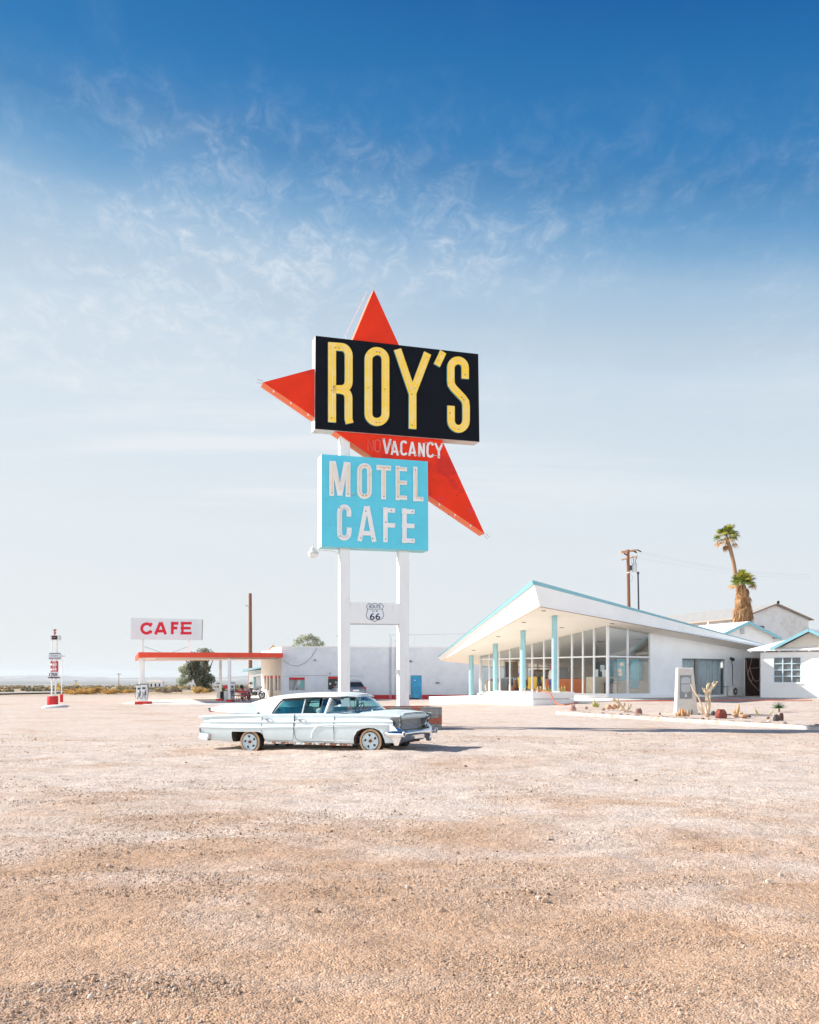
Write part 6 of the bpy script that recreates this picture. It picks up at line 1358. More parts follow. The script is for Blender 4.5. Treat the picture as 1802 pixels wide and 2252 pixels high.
mb = MB(); mb.box((-2.14, 0, .48), (.14, 1.5, .22)); mb.build('rear_bumper', mat('black_bumper', (.03, .03, .03), .6), suv, bevel=.03); mb = MB(); mb.box((-2.17, 0, .78), (.02, .5, .13)); mb.build('number_plate', WHITE_FRESH, suv)
# things by the blue door
t = root('planter_tub', ga(938, 1537), 0, 'dark tub with handles beside the blue door', 'tub'); mb = MB(); mb.lathe([(.35, 0), (.45, .42), (.38, .44)], n=14); mb.build('tub', mat('dark_tub', (.12, .12, .11), .8), t)
for s_ in (-1, 1): mb = MB(); mb.tube([(s_*.42, 0, .35), (s_*.55, 0, .6), (s_*.38, 0, .75), (s_*.25, 0, .45)], .025, 6); mb.build('handle', DARK, t)
t = root('toolbox', ga(950, 1537.5), 0, 'low grey box right of the dark tub by the garage', 'box'); mb = MB(); mb.box((0, 0, .12), (.7, .4, .24)); mb.build('case', mat('grey_case', (.25, .27, .28), .6), t, bevel=.02); mb = MB(); mb.beam((-.15, 0, .28), (.15, 0, .28), .03, .03); mb.build('handle', DARK, t)
mb = MB(); mb.prism([ga(958, 1536), ga(985, 1535.5), ga(985, 1531)-Vector((0, 0, 0)), ga(958, 1531.5)], (0, 0, .45)); tag(mb.build('low_wall', WHITE_FRESH, bevel=.02), 'low white wall stub between the blue door and the office patio', 'wall')
# ------------------------------------------------------------------ buildings beyond and beside the office
# bungalow at the right edge
bg0 = Vector((22.8, 62.0, 0)); bd = Vector((.82, -.57, 0)).normalized(); bn = Vector((-bd.y, bd.x, 0))
bun = root('bungalow', bg0+Vector((3, 1.5, .4)), 0, 'white bungalow with hipped white roof and grid window at the right edge of the lot', 'building')
def bw_(a, b, z): return bg0+bd*a+bn*b+Vector((0, 0, z))-bun.location
def bpx(px_): k = (px_-CX)/F; return (k*bg0.y-bg0.x)/(bd.x-k*bd.y)
WZ = 3.42
b0_, b1_ = bpx(1702), bpx(1722)+1.1; wz0, wz1 = 1.47, 3.08
BWALL = mat('bungalow_paint', (.84, .83, .81), .8, var=.04, vs=1.2, bump=.004, bs=8)
mb = MB()
for a, b, z0, z1 in ((0, b0_, .1, WZ), (b0_, b1_, .1, wz0), (b0_, b1_, wz1, WZ), (b1_, 9, .1, WZ)): mb.prism([bw_(a, 0, z0), bw_(b, 0, z0), bw_(b, 0, z1), bw_(a, 0, z1)], bn*.2)
mb.prism([bw_(0, .2, .1), bw_(0, .2, WZ), bw_(0, 8, WZ), bw_(0, 8, .1)], bd*.2); mb.build('wall', BWALL, bun)
wf = MB()
for i in range(4): x = b0_+(b1_-b0_)*i/3; wf.prism([bw_(x-.035, .03, wz0), bw_(x+.035, .03, wz0), bw_(x+.035, .03, wz1), bw_(x-.035, .03, wz1)], bn*.08)
for i in range(5): z = wz0+(wz1-wz0)*i/4; wf.prism([bw_(b0_, .035, z-.025), bw_(b1_, .035, z-.025), bw_(b1_, .035, z+.025), bw_(b0_, .035, z+.025)], bn*.07)
wo = wf.build('window', mat('pale_blue_frame', (.55, .68, .76), .5), bun); g = MB(); g.prism([bw_(b0_, .12, wz0), bw_(b1_, .12, wz0), bw_(b1_, .12, wz1), bw_(b0_, .12, wz1)], bn*.01); g.build('pane', mat('grey_pane', (.16, .17, .17), .2, var=.3, vs=2), wo)
g = MB(); g.prism([bw_(b0_-.1, -.06, wz0-.1), bw_(b1_+.1, -.06, wz0-.1), bw_(b1_+.1, -.06, wz0-.03), bw_(b0_-.1, -.06, wz0-.03)], bn*.12); g.build('sill', WHITE_FRESH, wo)
ez, rz_ = 3.62, 4.85
A0, A1, R0, R1, B0_, B1__ = bw_(-.75, -.3, ez), bw_(9, -.3, ez), bw_(2.9, 3.6, rz_), bw_(9, 3.6, rz_), bw_(-.75, 7.8, ez), bw_(9, 7.8, ez)
mb = MB(); mb.v += [tuple(p) for p in (A0, A1, R1, R0, B0_, B1__)]+[tuple(p-Vector((0, 0, .12))) for p in (A0, A1, R1, R0, B0_, B1__)]
mb.f += [(0, 1, 2, 3), (4, 0, 3), (5, 4, 3, 2), (0, 6, 7, 1), (0, 4, 10, 6), (4, 5, 11, 10), (6, 7, 11, 10), (1, 2, 5, 11, 7)]; mb.m += [0]*8; rf = mb.build('roof', ROOF, bun)
for i in range(9): x = -.6+i*.9; g = MB(); g.prism([bw_(x, -.31, ez-.18), bw_(x+.07, -.31, ez-.18), bw_(x+.07, -.31, ez-.125), bw_(x, -.31, ez-.125)], bn*.28); g.build('rafter_tail', WHITE, rf)
x0 = bpx(1700); mb = MB(); gp0, gp1, gpk = bw_(x0, -.55, ez-.02), bw_(x0+4.6, -.55, ez-.02), bw_(x0+2.3, -.55, ez+1.15)
for a, b in ((gp0, gpk), (gpk, gp1)):
    g = MB(); g.beam(a, b, .07, .18); g.build('barge_board', TURQ, bun)
g = MB(); g.v += [tuple(gp0+Vector((0, 0, .1))), tuple(gpk+Vector((0, 0, .1))), tuple(gpk+bn*3.5+Vector((0, 0, .1))), tuple(gp0+bn*1.0+Vector((0, 0, .1))), tuple(gp1+Vector((0, 0, .1))), tuple(gp1+bn*1.0+Vector((0, 0, .1)))]; g.f += [(0, 1, 2, 3), (1, 4, 5, 2)]; g.m += [0, 0]; g.build('porch_roof', ROOF, bun, fix=False)
g = MB(); g.prism([gp0+bn*.55+bd*.3, gp1+bn*.55-bd*.3, gpk+bn*.55-Vector((0, 0, .1))], bn*.1); g.build('gable', mat('gable_cream', (.72, .66, .58), .8), bun)
# white house with turquoise barge boards
h0 = P3(1640.5, 1367, 82.0); hd, hn = Vector((.975, .22, 0)).normalized(), Vector((-.22, .975, 0)).normalized()
hs = root('gabled_house', Vector((h0.x, h0.y+3, .5)), 0, 'white gabled house with turquoise barge boards and louvred vent behind the office', 'building')
def hl(a, b, z): return Vector((h0.x, h0.y, 0))+hd*a+hn*b+Vector((0, 0, z))-hs.location
pk, ev, hw = h0.z, h0.z-1.35, 3.1
mb = MB(); mb.prism([hl(-hw+.5, 0, 0), hl(hw-.5, 0, 0), hl(hw-.5, 0, ev+.18), hl(0, 0, pk-.1), hl(-hw+.5, 0, ev+.18)], hn*.2); mb.prism([hl(-hw+.5, .2, 0), hl(-hw+.5, 9, 0), hl(-hw+.5, 9, ev), hl(-hw+.5, .2, ev)], hd*.2); mb.build('wall', WHITE_WALL, hs)
for s_ in (-1, 1):
    mb = MB(); a, b, c, d = hl(0, -.5, pk), hl(0, 9.5, pk), hl(s_*hw, 9.5, ev), hl(s_*hw, -.5, ev); mb.prism([a, b, c, d], (0, 0, -.12)); mb.build('roof', ROOF, hs)
    mb = MB(); mb.beam(a+Vector((0, 0, -.12))-hn*.04, d+Vector((0, 0, -.12))-hn*.04, .07, .24); mb.build('barge_board', TURQ, hs)
vt = MB(); vt.prism([hl(-.52, -.04, ev+.30), hl(-.12, -.04, ev+.30), hl(-.12, -.04, ev+.98), hl(-.52, -.04, ev+.98)], hn*.03); v_ = vt.build('vent', mat('vent_dark', (.30, .34, .36), .7), hs)
for i in range(6): z = ev+.36+.11*i; g = MB(); g.prism([hl(-.52, -.09, z), hl(-.12, -.09, z), hl(-.12, -.05, z+.07), hl(-.52, -.05, z+.07)], hn*.015); g.build('slat', WHITE, v_)
for px_, py_ in ((1555, 1368), (1577, 1373)): p = P3(px_, py_, 86)-hs.location; mb = MB(); mb.tube([p+Vector((0, 0, -1)), p+Vector((.12, 0, 0))], .07, 8); mb.build('roof_pipe', WHITE_FRESH, hs)
# a white motel wing seen through the lobby
mw = root('motel_wing', (13.5, 92, .3), 0, 'plain white motel wing seen through the lobby glass', 'building')
mb = MB(); mb.b2(-6.5, 7.5, -3, 3, -.3, 2.75); mb.build('wall', WHITE_FRESH, mw); mb = MB(); mb.b2(-6.9, 7.9, -3.5, 3.4, 2.77, 2.95); mb.build('roof', ROOF, mw)
for x in (-4.6, -1.2, 2.4, 5.6): mb = MB(); mb.b2(x-.45, x+.45, -3.06, -3.01, 0, 2.05); mb.build('door', TURQ, mw); mb = MB(); mb.b2(x+.9, x+1.9, -3.06, -3.01, .9, 1.9); mb.build('window', mat('wing_window', (.20, .24, .26), .3), mw)
# big weathered shed
s0 = P3(1705, 1327, 100.0); sdv = Vector((-.31, .95, 0)).normalized(); sx2 = Vector((.95, .31, 0)).normalized()
shd = root('corrugated_shed', Vector((s0.x, s0.y+8, .5)), 0, 'large weathered grey gabled shed with rusty edges behind the palms', 'building')
def sl_(a, b, z): return Vector((s0.x, s0.y, 0))+sx2*a+sdv*b+Vector((0, 0, z))-shd.location
pk, ev, hw = s0.z, 7.95, 4.6; TIN = mat('weathered_tin', (.36, .35, .335), .6, var=.15, vs=1.2, col2=(.42, .33, .26), c2=(.55, .72), c2s=.8, st=(1, 1, 3))
mb = MB(); mb.prism([sl_(-hw+.3, 0, 0), sl_(hw-.3, 0, 0), sl_(hw-.3, 0, ev), sl_(0, 0, pk-.15), sl_(-hw+.3, 0, ev)], sdv*.2); mb.prism([sl_(-hw+.3, .2, 0), sl_(-hw+.3, 24, 0), sl_(-hw+.3, 24, ev-.1), sl_(-hw+.3, .2, ev-.1)], sx2*.2); mb.build('wall', mat('shed_wall', (.70, .70, .70), .9, var=.06, vs=1, col2=(.6, .58, .55), c2s=.6), shd)
for s_ in (-1, 1): mb = MB(); mb.prism([sl_(0, -.4, pk), sl_(0, 24.5, pk-.1), sl_(s_*hw, 24.5, ev-.1), sl_(s_*hw, -.4, ev)], (0, 0, -.1)); mb.build('roof', TIN, shd)
for s_ in (-1, 1): mb = MB(); mb.beam(sl_(0, -.45, pk-.08), sl_(s_*hw, -.45, ev-.08), .05, .12); mb.build('rusty_edge', mat('faded_rust', (.30, .20, .15), .9), shd)
mb = MB(); mb.beam(sl_(-hw-.03, -.4, ev-.1), sl_(-hw-.03, 24.5, ev-.2), .07, .08); mb.build('gutter', mat('faded_gutter', (.34, .24, .18), .9), shd)
mb = MB(); mb.sph(sl_(0, -.5, pk+.08), .15, 8, 6, jit=.2); mb.build('ridge_vent', DARK, shd); mb = MB(); mb.box(sl_(-1.9, -.25, 6.9), (.5, .3, .5)); mb.build('wall_fitting', mat('rust_dark', (.14, .10, .08), .8), shd)
mb = MB(); mb.tube([sl_(-hw+.3, -.15, 5.4), sl_(hw, -.15, 5.2)], .03, 5); mb.build('cable', mat('shed_cable', (.3, .3, .3), .8), shd)

# ------------------------------------------------------------------ poles and wires
def upole(px_, top_y, Yp, r0, label, base_px=None):
    bx = (base_px or px_); b = PG(bx, Yp); tp = P3(px_, top_y, Yp); t = root('utility_pole', b, 0, label, 'utility pole')
    mb = MB(); mb.tube([(0, 0, -.5), tp-b], r0, 10, r2=r0*.75); mb.build('pole', WOOD_POLE, t, smooth=60); return t, tp-b
t, tp = upole(1381.5, 1209, 95, .20, 'brown wooden utility pole with cross arms and a grey transformer behind the office', 1387)
PW = mat('bright_timber', (.62, .34, .17), .8, var=.15); INS = mat('insulator', (.05, .045, .05), .4)
def upl(px_, py_): return P3(px_, py_, 95)-t.location
mb = MB(); mb.beam(upl(1363, 1216.3)+Vector((0, -.6, 0)), upl(1403, 1208.7)+Vector((0, .6, 0)), .14, .22); arm = mb.build('cross_arm', PW, t)
mb = MB(); mb.beam(upl(1367.5, 1231.5), upl(1378, 1229), .10, .12); mb.build('cross_arm', PW, t); mb = MB(); mb.beam(upl(1386, 1227), upl(1402, 1224), .10, .12); mb.build('cross_arm', PW, t)
mb = MB(); mb.tube([upl(1381, 1220.5), upl(1385.5, 1214)], .03, 5); mb.build('brace', STEEL, t)
for a, b in (((1373, 1217), (1378, 1220)), ((1394.5, 1212.5), (1401, 1215.5)), ((1402, 1209), (1410.5, 1213.5))):
    mb = MB(); A_, B_ = upl(*a), upl(*b)
    for k in range(4): p = A_.lerp(B_, (k+.5)/4); mb.sph(p, .075, 8, 5)
    mb.tube([A_, B_], .02, 5); mb.build('insulator_string', INS, arm)
mb = MB(); c_ = upl(1396, 1248.5); mb.lathe([(.22, -.42), (.25, -.38), (.25, .36), (.20, .42)], c_, 16); tf = mb.build('transformer', mat('transformer_grey', (.56, .60, .60), .5, var=.06), t, smooth=40)
for dx in (-.1, .12): mb = MB(); mb.tube([c_+Vector((dx, 0, .4)), c_+Vector((dx, 0, .75)), c_+Vector((dx*2, 0, 1.15))], .03, 6); mb.build('bushing', INS, tf)
mb = MB(); mb.box(upl(1387.5, 1249), (.35, .12, .5)); mb.build('bracket', INS, tf)
mb = MB(); mb.lathe([(.22, -.06), (.22, .06)], upl(1383.8, 1259.5), 10); mb.build('pole_band', mat('white_band', (.75, .70, .66), .6), t)
mb = MB(); mb.tube([upl(1387, 1264), upl(1391, 1266), upl(1392, 1273), upl(1389, 1279), upl(1386, 1277)], .014, 5); mb.build('loop_wire', STEEL, t)
for a, b in (((1388, 1226), (1389.5, 1241)), ((1397, 1227), (1395.5, 1241)), ((1402, 1219), (1401, 1230)), ((1369, 1231), (1369.5, 1238)), ((1394, 1220), (1394.5, 1228))): mb = MB(); mb.tube([upl(*a), upl((a[0]+b[0])/2+.8, (a[1]+b[1])/2), upl(*b)], .013, 4); mb.build('jumper_wire', STEEL, t)
tp0 = t.location.copy()
for (x0, y0), (x1, y1) in (((1411, 1214), (1722, 1258)), ((1401, 1216), (1722, 1262)), ((1380, 1221), (1722, 1268))):
    a, b = P3(x0, y0, 95), P3(x1+60, y1+6, 120); mb = MB(); pts = [a.lerp(b, k/10)+Vector((0, 0, -.5*math.sin(math.pi*k/10))) for k in range(11)]; mb.tube([p-tp0 for p in pts], .006, 4); mb.build('power_line', mat('wire', (.45, .47, .50), .6), t)
b = PG(1408.5, 88); t2 = root('metal_mast', b, 0, 'slim dark metal mast next to the utility pole with transformer', 'pole'); mb = MB(); mb.tube([(0, 0, -.3), P3(1403.8, 1262, 88)-b], .095, 8, r2=.075); mb.build('shaft', mat('dark_mast', (.035, .035, .06), .5), t2, smooth=60); mb = MB(); mb.lathe([(.12, -.12), (.12, .1)], P3(1403.8, 1260, 88)-b, 10); mb.build('cap', mat('mast_cap', (.03, .03, .05), .5), t2)
t, tp = upole(550.5, 1305, 100, .22, 'bare brown wooden pole rising behind the fuel canopy', 551); mb = MB(); mb.box(tp+Vector((-.35, 0, -1.3)), (.25, .1, .12)); mb.build('bracket', STEEL, t)
for px_, ty, Yp, lab in ((261.5, 1481, 420, 'thin distant utility pole with short cross arm left of the canopy'), (398, 1492, 430, 'thin faraway pole beside the big tamarisk tree'), (167, 1496, 440, 'tiny distant pole left of the golden bushes')):
    t, tp = upole(px_, ty, Yp, .16, lab); mb = MB(); mb.beam(tp+Vector((-1.0, 0, -.3)), tp+Vector((1.0, 0, -.3)), .15, .2); mb.build('cross_arm', WOOD_POLE, t)

# ------------------------------------------------------------------ plants
def leafmat(name, a, b, c=None, rough=.7):
    m_ = bpy.data.materials.new(name); m_.use_nodes = True; t = m_.node_tree; bs = t.nodes['Principled BSDF']
    at = t.nodes.new('ShaderNodeAttribute'); at.attribute_name = 'shade'; rp = t.nodes.new('ShaderNodeValToRGB'); t.links.new(at.outputs['Fac'], rp.inputs[0])
    e = rp.color_ramp.elements; e[0].position = 0; e[0].color = tuple(a)+(1,); e[1].position = 1; e[1].color = tuple(b)+(1,)
    if c: q = e.new(.5); q.color = tuple(c)+(1,)
    t.links.new(rp.outputs[0], bs.inputs['Base Color']); bs.inputs['Roughness'].default_value = rough; bs.inputs['Specular IOR Level'].default_value = .25
    tl = t.nodes.new('ShaderNodeBsdfTranslucent'); t.links.new(rp.outputs[0], tl.inputs[0]); mx = t.nodes.new('ShaderNodeMixShader'); mx.inputs[0].default_value = .25
    t.links.new(bs.outputs[0], mx.inputs[1]); t.links.new(tl.outputs[0], mx.inputs[2]); t.links.new(mx.outputs[0], t.nodes['Material Output'].inputs[0]); return m_
def leafy(name, blobs, n, size, m_, parent, seed=1, elong=1.6, shell=.55, loc=None, up=0.0):
    """leaf-sized faces spread through a crown made of many uneven clumps"""
    r_ = np.random.default_rng(seed); vol = np.array([b[3]*b[4]*b[5] for b in blobs])**(2/3); pr = vol/vol.sum(); idx = r_.choice(len(blobs), n, p=pr)
    B_ = np.array(blobs)[:, :6]; d = r_.normal(size=(n, 3)); d /= np.linalg.norm(d, axis=1)[:, None]; rr_ = r_.random(n)**shell
    c = B_[idx, :3]+d*B_[idx, 3:6]*rr_[:, None]; sh = np.clip(r_.normal(.5, .22, n)+(r_.random(len(blobs))[idx]-.5)*.5, 0, 1)
    a = r_.normal(size=(n, 3)); a[:, 2] += up; a /= np.linalg.norm(a, axis=1)[:, None]; b = np.cross(a, r_.normal(size=(n, 3))); b /= np.linalg.norm(b, axis=1)[:, None]
    s_ = size*r_.uniform(.6, 1.4, n)[:, None]; a = a*s_*elong; b = b*s_
    V = np.stack([c-a*.5, c+b*.45, c+a*.5, c-b*.45], 1).reshape(-1, 3); Fq = np.arange(n*4).reshape(-1, 4)
    me = np_mesh(name, V, Fq, 4); at = me.attributes.new('shade', 'FLOAT', 'FACE'); at.data.foreach_set('value', sh.astype(np.float32)); me.materials.append(m_)
    o = bpy.data.objects.new(name, me); COL.objects.link(o); o.parent = parent
    if loc is not None: o.location = loc
    return o
def clumps(c, R_, n, r0, r1, seed, flat=1.0):
    r_ = np.random.default_rng(seed); out_ = []
    for i in range(n):
        d = r_.normal(size=3); d /= np.linalg.norm(d); k = r_.uniform(.35, 1)
        rr_ = r_.uniform(r0, r1); out_.append((c[0]+d[0]*R_[0]*k, c[1]+d[1]*R_[1]*k, c[2]+d[2]*R_[2]*k, rr_, rr_, rr_*flat))
    return out_
BARK = mat('bark', (.16, .11, .075), .95, var=.3, vs=6, bump=.02, bs=9)
# big tamarisk behind the canopy
L_TAM = leafmat('tamarisk_leaf', (.05, .06, .035), (.30, .30, .19), (.13, .145, .09)); p = PG(439, 126); t = root('tamarisk_tree', p, 0, 'broad dark green rounded tree reaching the ground behind the canopy', 'tree'); W_ = 78/F*126/2
mb = MB()
for a in range(6):
    th_ = a*1.05; mb.tube([(0, 0, -.2), (math.cos(th_)*.5, math.sin(th_)*.5, 1.4), (math.cos(th_)*1.3, math.sin(th_)*1.2, 3.0), (math.cos(th_)*1.9, math.sin(th_)*1.7, 4.6)], .22, 7, r2=.04)
mb.build('trunk', BARK, t)
bl_ = clumps((0, 0, 3.0), (W_*.78, W_*.75, 2.4), 34, .35, .85, 5)+clumps((.3, 0, 1.5), (W_*.62, W_*.6, 1.0), 16, .4, .8, 6)+[(.6, 0, 5.35, 1.1, 1.0, .55), (1.5, 0, 5.0, .8, .8, .5), (-.8, 0, 4.9, .9, .8, .5)]
leafy('crown', bl_, 10500, .135, L_TAM, t, 3, shell=.55)
L_PALE = leafmat('pale_sage_leaf', (.24, .27, .17), (.62, .64, .48), (.42, .45, .31)); leafy('pale_foliage', clumps((-W_*.74, -.8, 2.2), (.8, .9, 1.7), 13, .35, .65, 8), 2600, .13, L_PALE, t, 4)
# tree over the garage roof
p = PG(683, 116); t = root('sage_tree', p, 0, 'loose pale green tree showing above the garage roof', 'tree'); mb = MB(); mb.tube([(0, 0, -.2), (.1, 0, 2.5), (-.3, 0, 4.2)], .18, 7, r2=.08)
for dx, dz in ((-1.8, 6.0), (-.5, 6.9), (.9, 6.3), (2.0, 5.4)): mb.tube([(-.1, 0, 3.2), (dx*.5, 0, (3.2+dz)/2+.2), (dx, .2, dz)], .09, 6, r2=.02)
mb.build('trunk', BARK, t)
leafy('crown', [(-1.4, 0, 6.2, .7, .7, .55), (-.8, 0, 6.6, .7, .7, .5), (.0, 0, 6.7, .7, .7, .5), (.7, 0, 6.4, .6, .6, .45), (1.3, 0, 5.9, .55, .5, .4), (-2.0, 0, 5.5, .45, .5, .35), (0, 0, 5.6, 1.2, 1, .6), (2.1, 0, 5.3, .5, .5, .28), (1.6, 0, 5.0, .8, .7, .4), (-1.2, 0, 5.2, .9, .7, .5), (2.7, 0, 4.9, .5, .5, .25)], 2600, .12, L_PALE, t, 9)
# palms
L_GRN = leafmat('palm_green', (.07, .12, .015), (.62, .52, .10), (.22, .27, .035), .5); L_DRY = leafmat('palm_dry', (.28, .14, .06), (.62, .40, .20), (.46, .26, .12), .8)
def fan_frond(V, Fq, Sh, base, az, el, length, R_, rnd, shade, droop=.35):
    d = Vector((math.cos(az)*math.cos(el), math.sin(az)*math.cos(el), math.sin(el))); side = d.cross(Vector((0, 0, 1)))
    side = side.normalized() if side.length > .05 else Vector((1, 0, 0)); up = side.cross(d).normalized(); hub = base+d*length
    b_ = len(V); V += [base-side*.02, base+side*.02, hub+side*.02, hub-side*.02]; Fq.append((b_, b_+1, b_+2, b_+3)); Sh.append(shade*.6)
    n = 15
    for i in range(n):
        a = rad(-115+230*i/(n-1)); q = d*math.cos(a)+side*math.sin(a); L__ = R_*(1-.22*abs(a)/2)*rnd.uniform(.85, 1.1); w = .055*R_/.8
        sdv_ = (d*-math.sin(a)+side*math.cos(a)); m1 = hub+q*L__*.55+up*.05; m2 = hub+q*L__-Vector((0, 0, 1))*droop*L__*rnd.uniform(.5, 1.2)
        b_ = len(V); V += [hub, m1+sdv_*w, m2, m1-sdv_*w]; Fq.append((b_, b_+1, b_+2, b_+3)); Sh.append(min(1, max(0, shade+rnd.uniform(-.25, .25))))
def fronds(name, items, m_, parent):
    V, Fq, Sh = [], [], []; rnd = random.Random(len(items)*7+3)
    for it in items: fan_frond(V, Fq, Sh, *it[:5], rnd, *it[5:])
    me = bpy.data.meshes.new(name); me.from_pydata([tuple(v) for v in V], [], Fq); at = me.attributes.new('shade', 'FLOAT', 'FACE'); at.data.foreach_set('value', Sh); me.materials.append(m_)
    o = bpy.data.objects.new(name, me); COL.objects.link(o); o.parent = parent; return o
rp_ = random.Random(21)
PT = mat('palm_trunk', (.34, .20, .12), .9, var=.3, vs=8, bump=.03, bs=6, st=(1, 1, 4))
YP = 90; pb = PG(1633, YP); tc_ = P3(1593, 1186, YP); palm1 = root('tall_palm', pb, 0, 'tall leaning fan palm with small green and yellow crown', 'palm')
crv = [Vector((0, 0, -.3)), P3(1628.5, 1340, YP)-pb, P3(1622, 1290, YP)-pb, P3(1614.5, 1240, YP)-pb, P3(1606.5, 1205, YP)-pb, P3(1600, 1188, YP)-pb, P3(1597.5, 1180, YP)-pb]
mb = MB(); mb.tube(crv, [.26, .22, .20, .18, .17, .16, .14], 10); mb.build('trunk', PT, palm1, smooth=50)
top_ = crv[-1]; it = []
for i in range(48): it.append((top_, rp_.uniform(0, 6.28), rad(rp_.choice([75, 55, 35, 20, 5, -10])+rp_.uniform(-10, 10)), rp_.uniform(.45, 1.0), rp_.uniform(.42, .62), rp_.uniform(.05, 1), .45))
fronds('crown', it, L_GRN, palm1)
it = [(top_+Vector((0, 0, -.1)), a, rad(-35+rp_.uniform(-15, 10)), rp_.uniform(.7, 1.1), .5, rp_.uniform(.5, 1), .6) for a in (3.0, 3.3, 2.8, 3.5, .1, -.2, 3.9, 5.2)]+[(top_+Vector((0, 0, -.5)), a, rad(-78), .5, .42, .3, .5) for a in (3, 3.5, 4.1, 5, 2.2)]
fronds('dry_fronds', it, L_DRY, palm1)
pb = PG(1638, 86); palm2 = root('skirted_palm', pb, 0, 'shorter fan palm wearing a thick skirt of dead brown fronds', 'palm'); cr_ = P3(1634, 1284, 86)-pb
mb = MB(); mb.tube([(0, 0, -.3), cr_*.5+Vector((.1, 0, 0)), cr_], .27, 10, r2=.2); mb.build('trunk', PT, palm2, smooth=50)
it = []
for i in range(64): it.append((cr_, rp_.uniform(0, 6.28), rad(rp_.choice([85, 65, 45, 30, 15, 0])+rp_.uniform(-9, 9)), rp_.uniform(.45, 1.0), rp_.uniform(.5, .68), rp_.uniform(.1, .95), .3))
fronds('crown', it, L_GRN, palm2)
V, Fq, Sh = [], [], []
for i in range(2600):
    z = rp_.random(); a = rp_.uniform(0, 6.28); r_ = (.26+.52*z**.8)*rp_.uniform(.62, 1.06)*(1+.12*math.sin(a*3+z*4)); zc_ = -.1-z*2.9; L__ = rp_.uniform(.45, 1.1)
    c = cr_+Vector((math.cos(a)*r_, math.sin(a)*r_, zc_)); o_ = Vector((math.cos(a)*rp_.uniform(-.05, .22), math.sin(a)*rp_.uniform(-.05, .22), -L__)); s_ = Vector((-math.sin(a), math.cos(a), 0))*rp_.uniform(.015, .045)+Vector((math.cos(a), math.sin(a), 0))*rp_.uniform(-.03, .03)
    b_ = len(V); V += [c-s_*.4, c+s_, c+o_*.6+s_, c+o_, c+o_*.55-s_]; Fq.append((b_, b_+1, b_+2, b_+3, b_+4)); Sh.append(min(1, max(0, rp_.gauss(.5, .3))))
me = bpy.data.meshes.new('dead_skirt'); me.from_pydata([tuple(v) for v in V], [], Fq); at = me.attributes.new('shade', 'FLOAT', 'FACE'); at.data.foreach_set('value', Sh); me.materials.append(leafmat('skirt_thatch', (.20, .09, .04), (.80, .55, .32), (.50, .28, .13), .85))
o = bpy.data.objects.new('dead_skirt', me); COL.objects.link(o); o.parent = palm2
it = []
it += [(cr_, a, rad(-12), .9, .55, .9, .7) for a in (3.2, 3.0, .0, .3, 3.6)]
for i in range(46):
    z = rp_.random(); a = rp_.uniform(0, 6.28); r_ = .22+.38*z; it.append((cr_+Vector((math.cos(a)*r_, math.sin(a)*r_, -.1-z*2.4)), a, rad(-50-rp_.uniform(0, 25)), rp_.uniform(.2, .45), rp_.uniform(.35, .6), rp_.uniform(0, 1), .8))
fronds('dry_fronds', it, L_DRY, palm2)

# golden desert bushes, each one a thing; copies of three
L_GOLD = leafmat('golden_bush', (.36, .19, .05), (.86, .60, .20), (.62, .38, .11)); L_OLV = leafmat('olive_bush', (.16, .14, .06), (.44, .38, .17), (.28, .24, .11))
L_BRN = leafmat('dry_bush', (.14, .10, .07), (.42, .30, .19), (.26, .18, .11))
protos = []
for k, (lm_, nm) in enumerate(((L_GOLD, 'gold'), (L_GOLD, 'gold'), (L_OLV, 'olive'))):
    t = root('desert_bush', (0, 0, 0), 0); mb = MB()
    for a in range(9): th_ = a*.7+k; mb.tube([(0, 0, 0), (math.cos(th_)*.35, math.sin(th_)*.35, .32), (math.cos(th_)*.7, math.sin(th_)*.7, .50)], .018, 4)
    mb.build('stems', BARK, t); leafy('foliage', clumps((0, 0, .32), (.72, .72, .22), 22, .16, .34, 40+k, .8), 1500, .055, lm_, t, 50+k, 2.2, up=1.5); protos.append(t)
SPOTS = [(152, 1526, 1.2, 0, 'leftmost golden bush of the row along the lot, near the warning sign'), (165, 1527.5, .95, 1, 'small golden bush, second from the left in the row'), (177, 1526, 1.35, 0, 'golden bush directly below the little orange road sign'), (192, 1526.5, 1.3, 1, 'wide golden bush in the left half of the row'), (206, 1525.5, 1.35, 0, 'tall golden bush before the distant thin pole, left of it'),
         (222, 1524, 1.1, 2, 'olive tinted bush in the middle of the golden row'), (238, 1526.5, 1.05, 1, 'low golden bush just right of the olive one'), (252, 1525.5, 1.25, 0, 'golden bush below the distant thin pole'), (268, 1524, 1.2, 2, 'second olive bush, right end of the golden row'), (284, 1524.5, 1.05, 1, 'last golden bush of the row, left of the pumps'),
         (331, 1519.5, 1.5, 2, 'olive bush just right of the left canopy columns'), (362, 1521, 1.3, 2, 'olive bush behind a heap of dead branches'), (434, 1524.5, 1.0, 0, 'golden bush at the foot of the big tree, left one'), (449, 1524, .95, 1, 'golden bush at the foot of the big tree, right one'), (394, 1513, 1.6, 0, 'pale golden bush farther back left of the big tree'), (530, 1517, 1.5, 2, 'olive scrub between the canopy and the annex')]
used = set()
for px_, py_, sc_, k, lab in SPOTS:
    o = protos[k] if k not in used else copy_tree(protos[k]); used.add(k); o.location = ga(px_, py_); o.location.z -= .03; o.scale = (sc_, sc_, sc_*random.uniform(.72, .95)); o.rotation_euler = (0, 0, random.uniform(0, 6.28)); tag(o, lab, 'bush', 'bushes between the lot and the desert')
t = root('dead_brush', ga(368, 1525), 0, 'tangle of grey dead branches on the sand right of the left columns', 'branches'); mb = MB(); rr = random.Random(5)
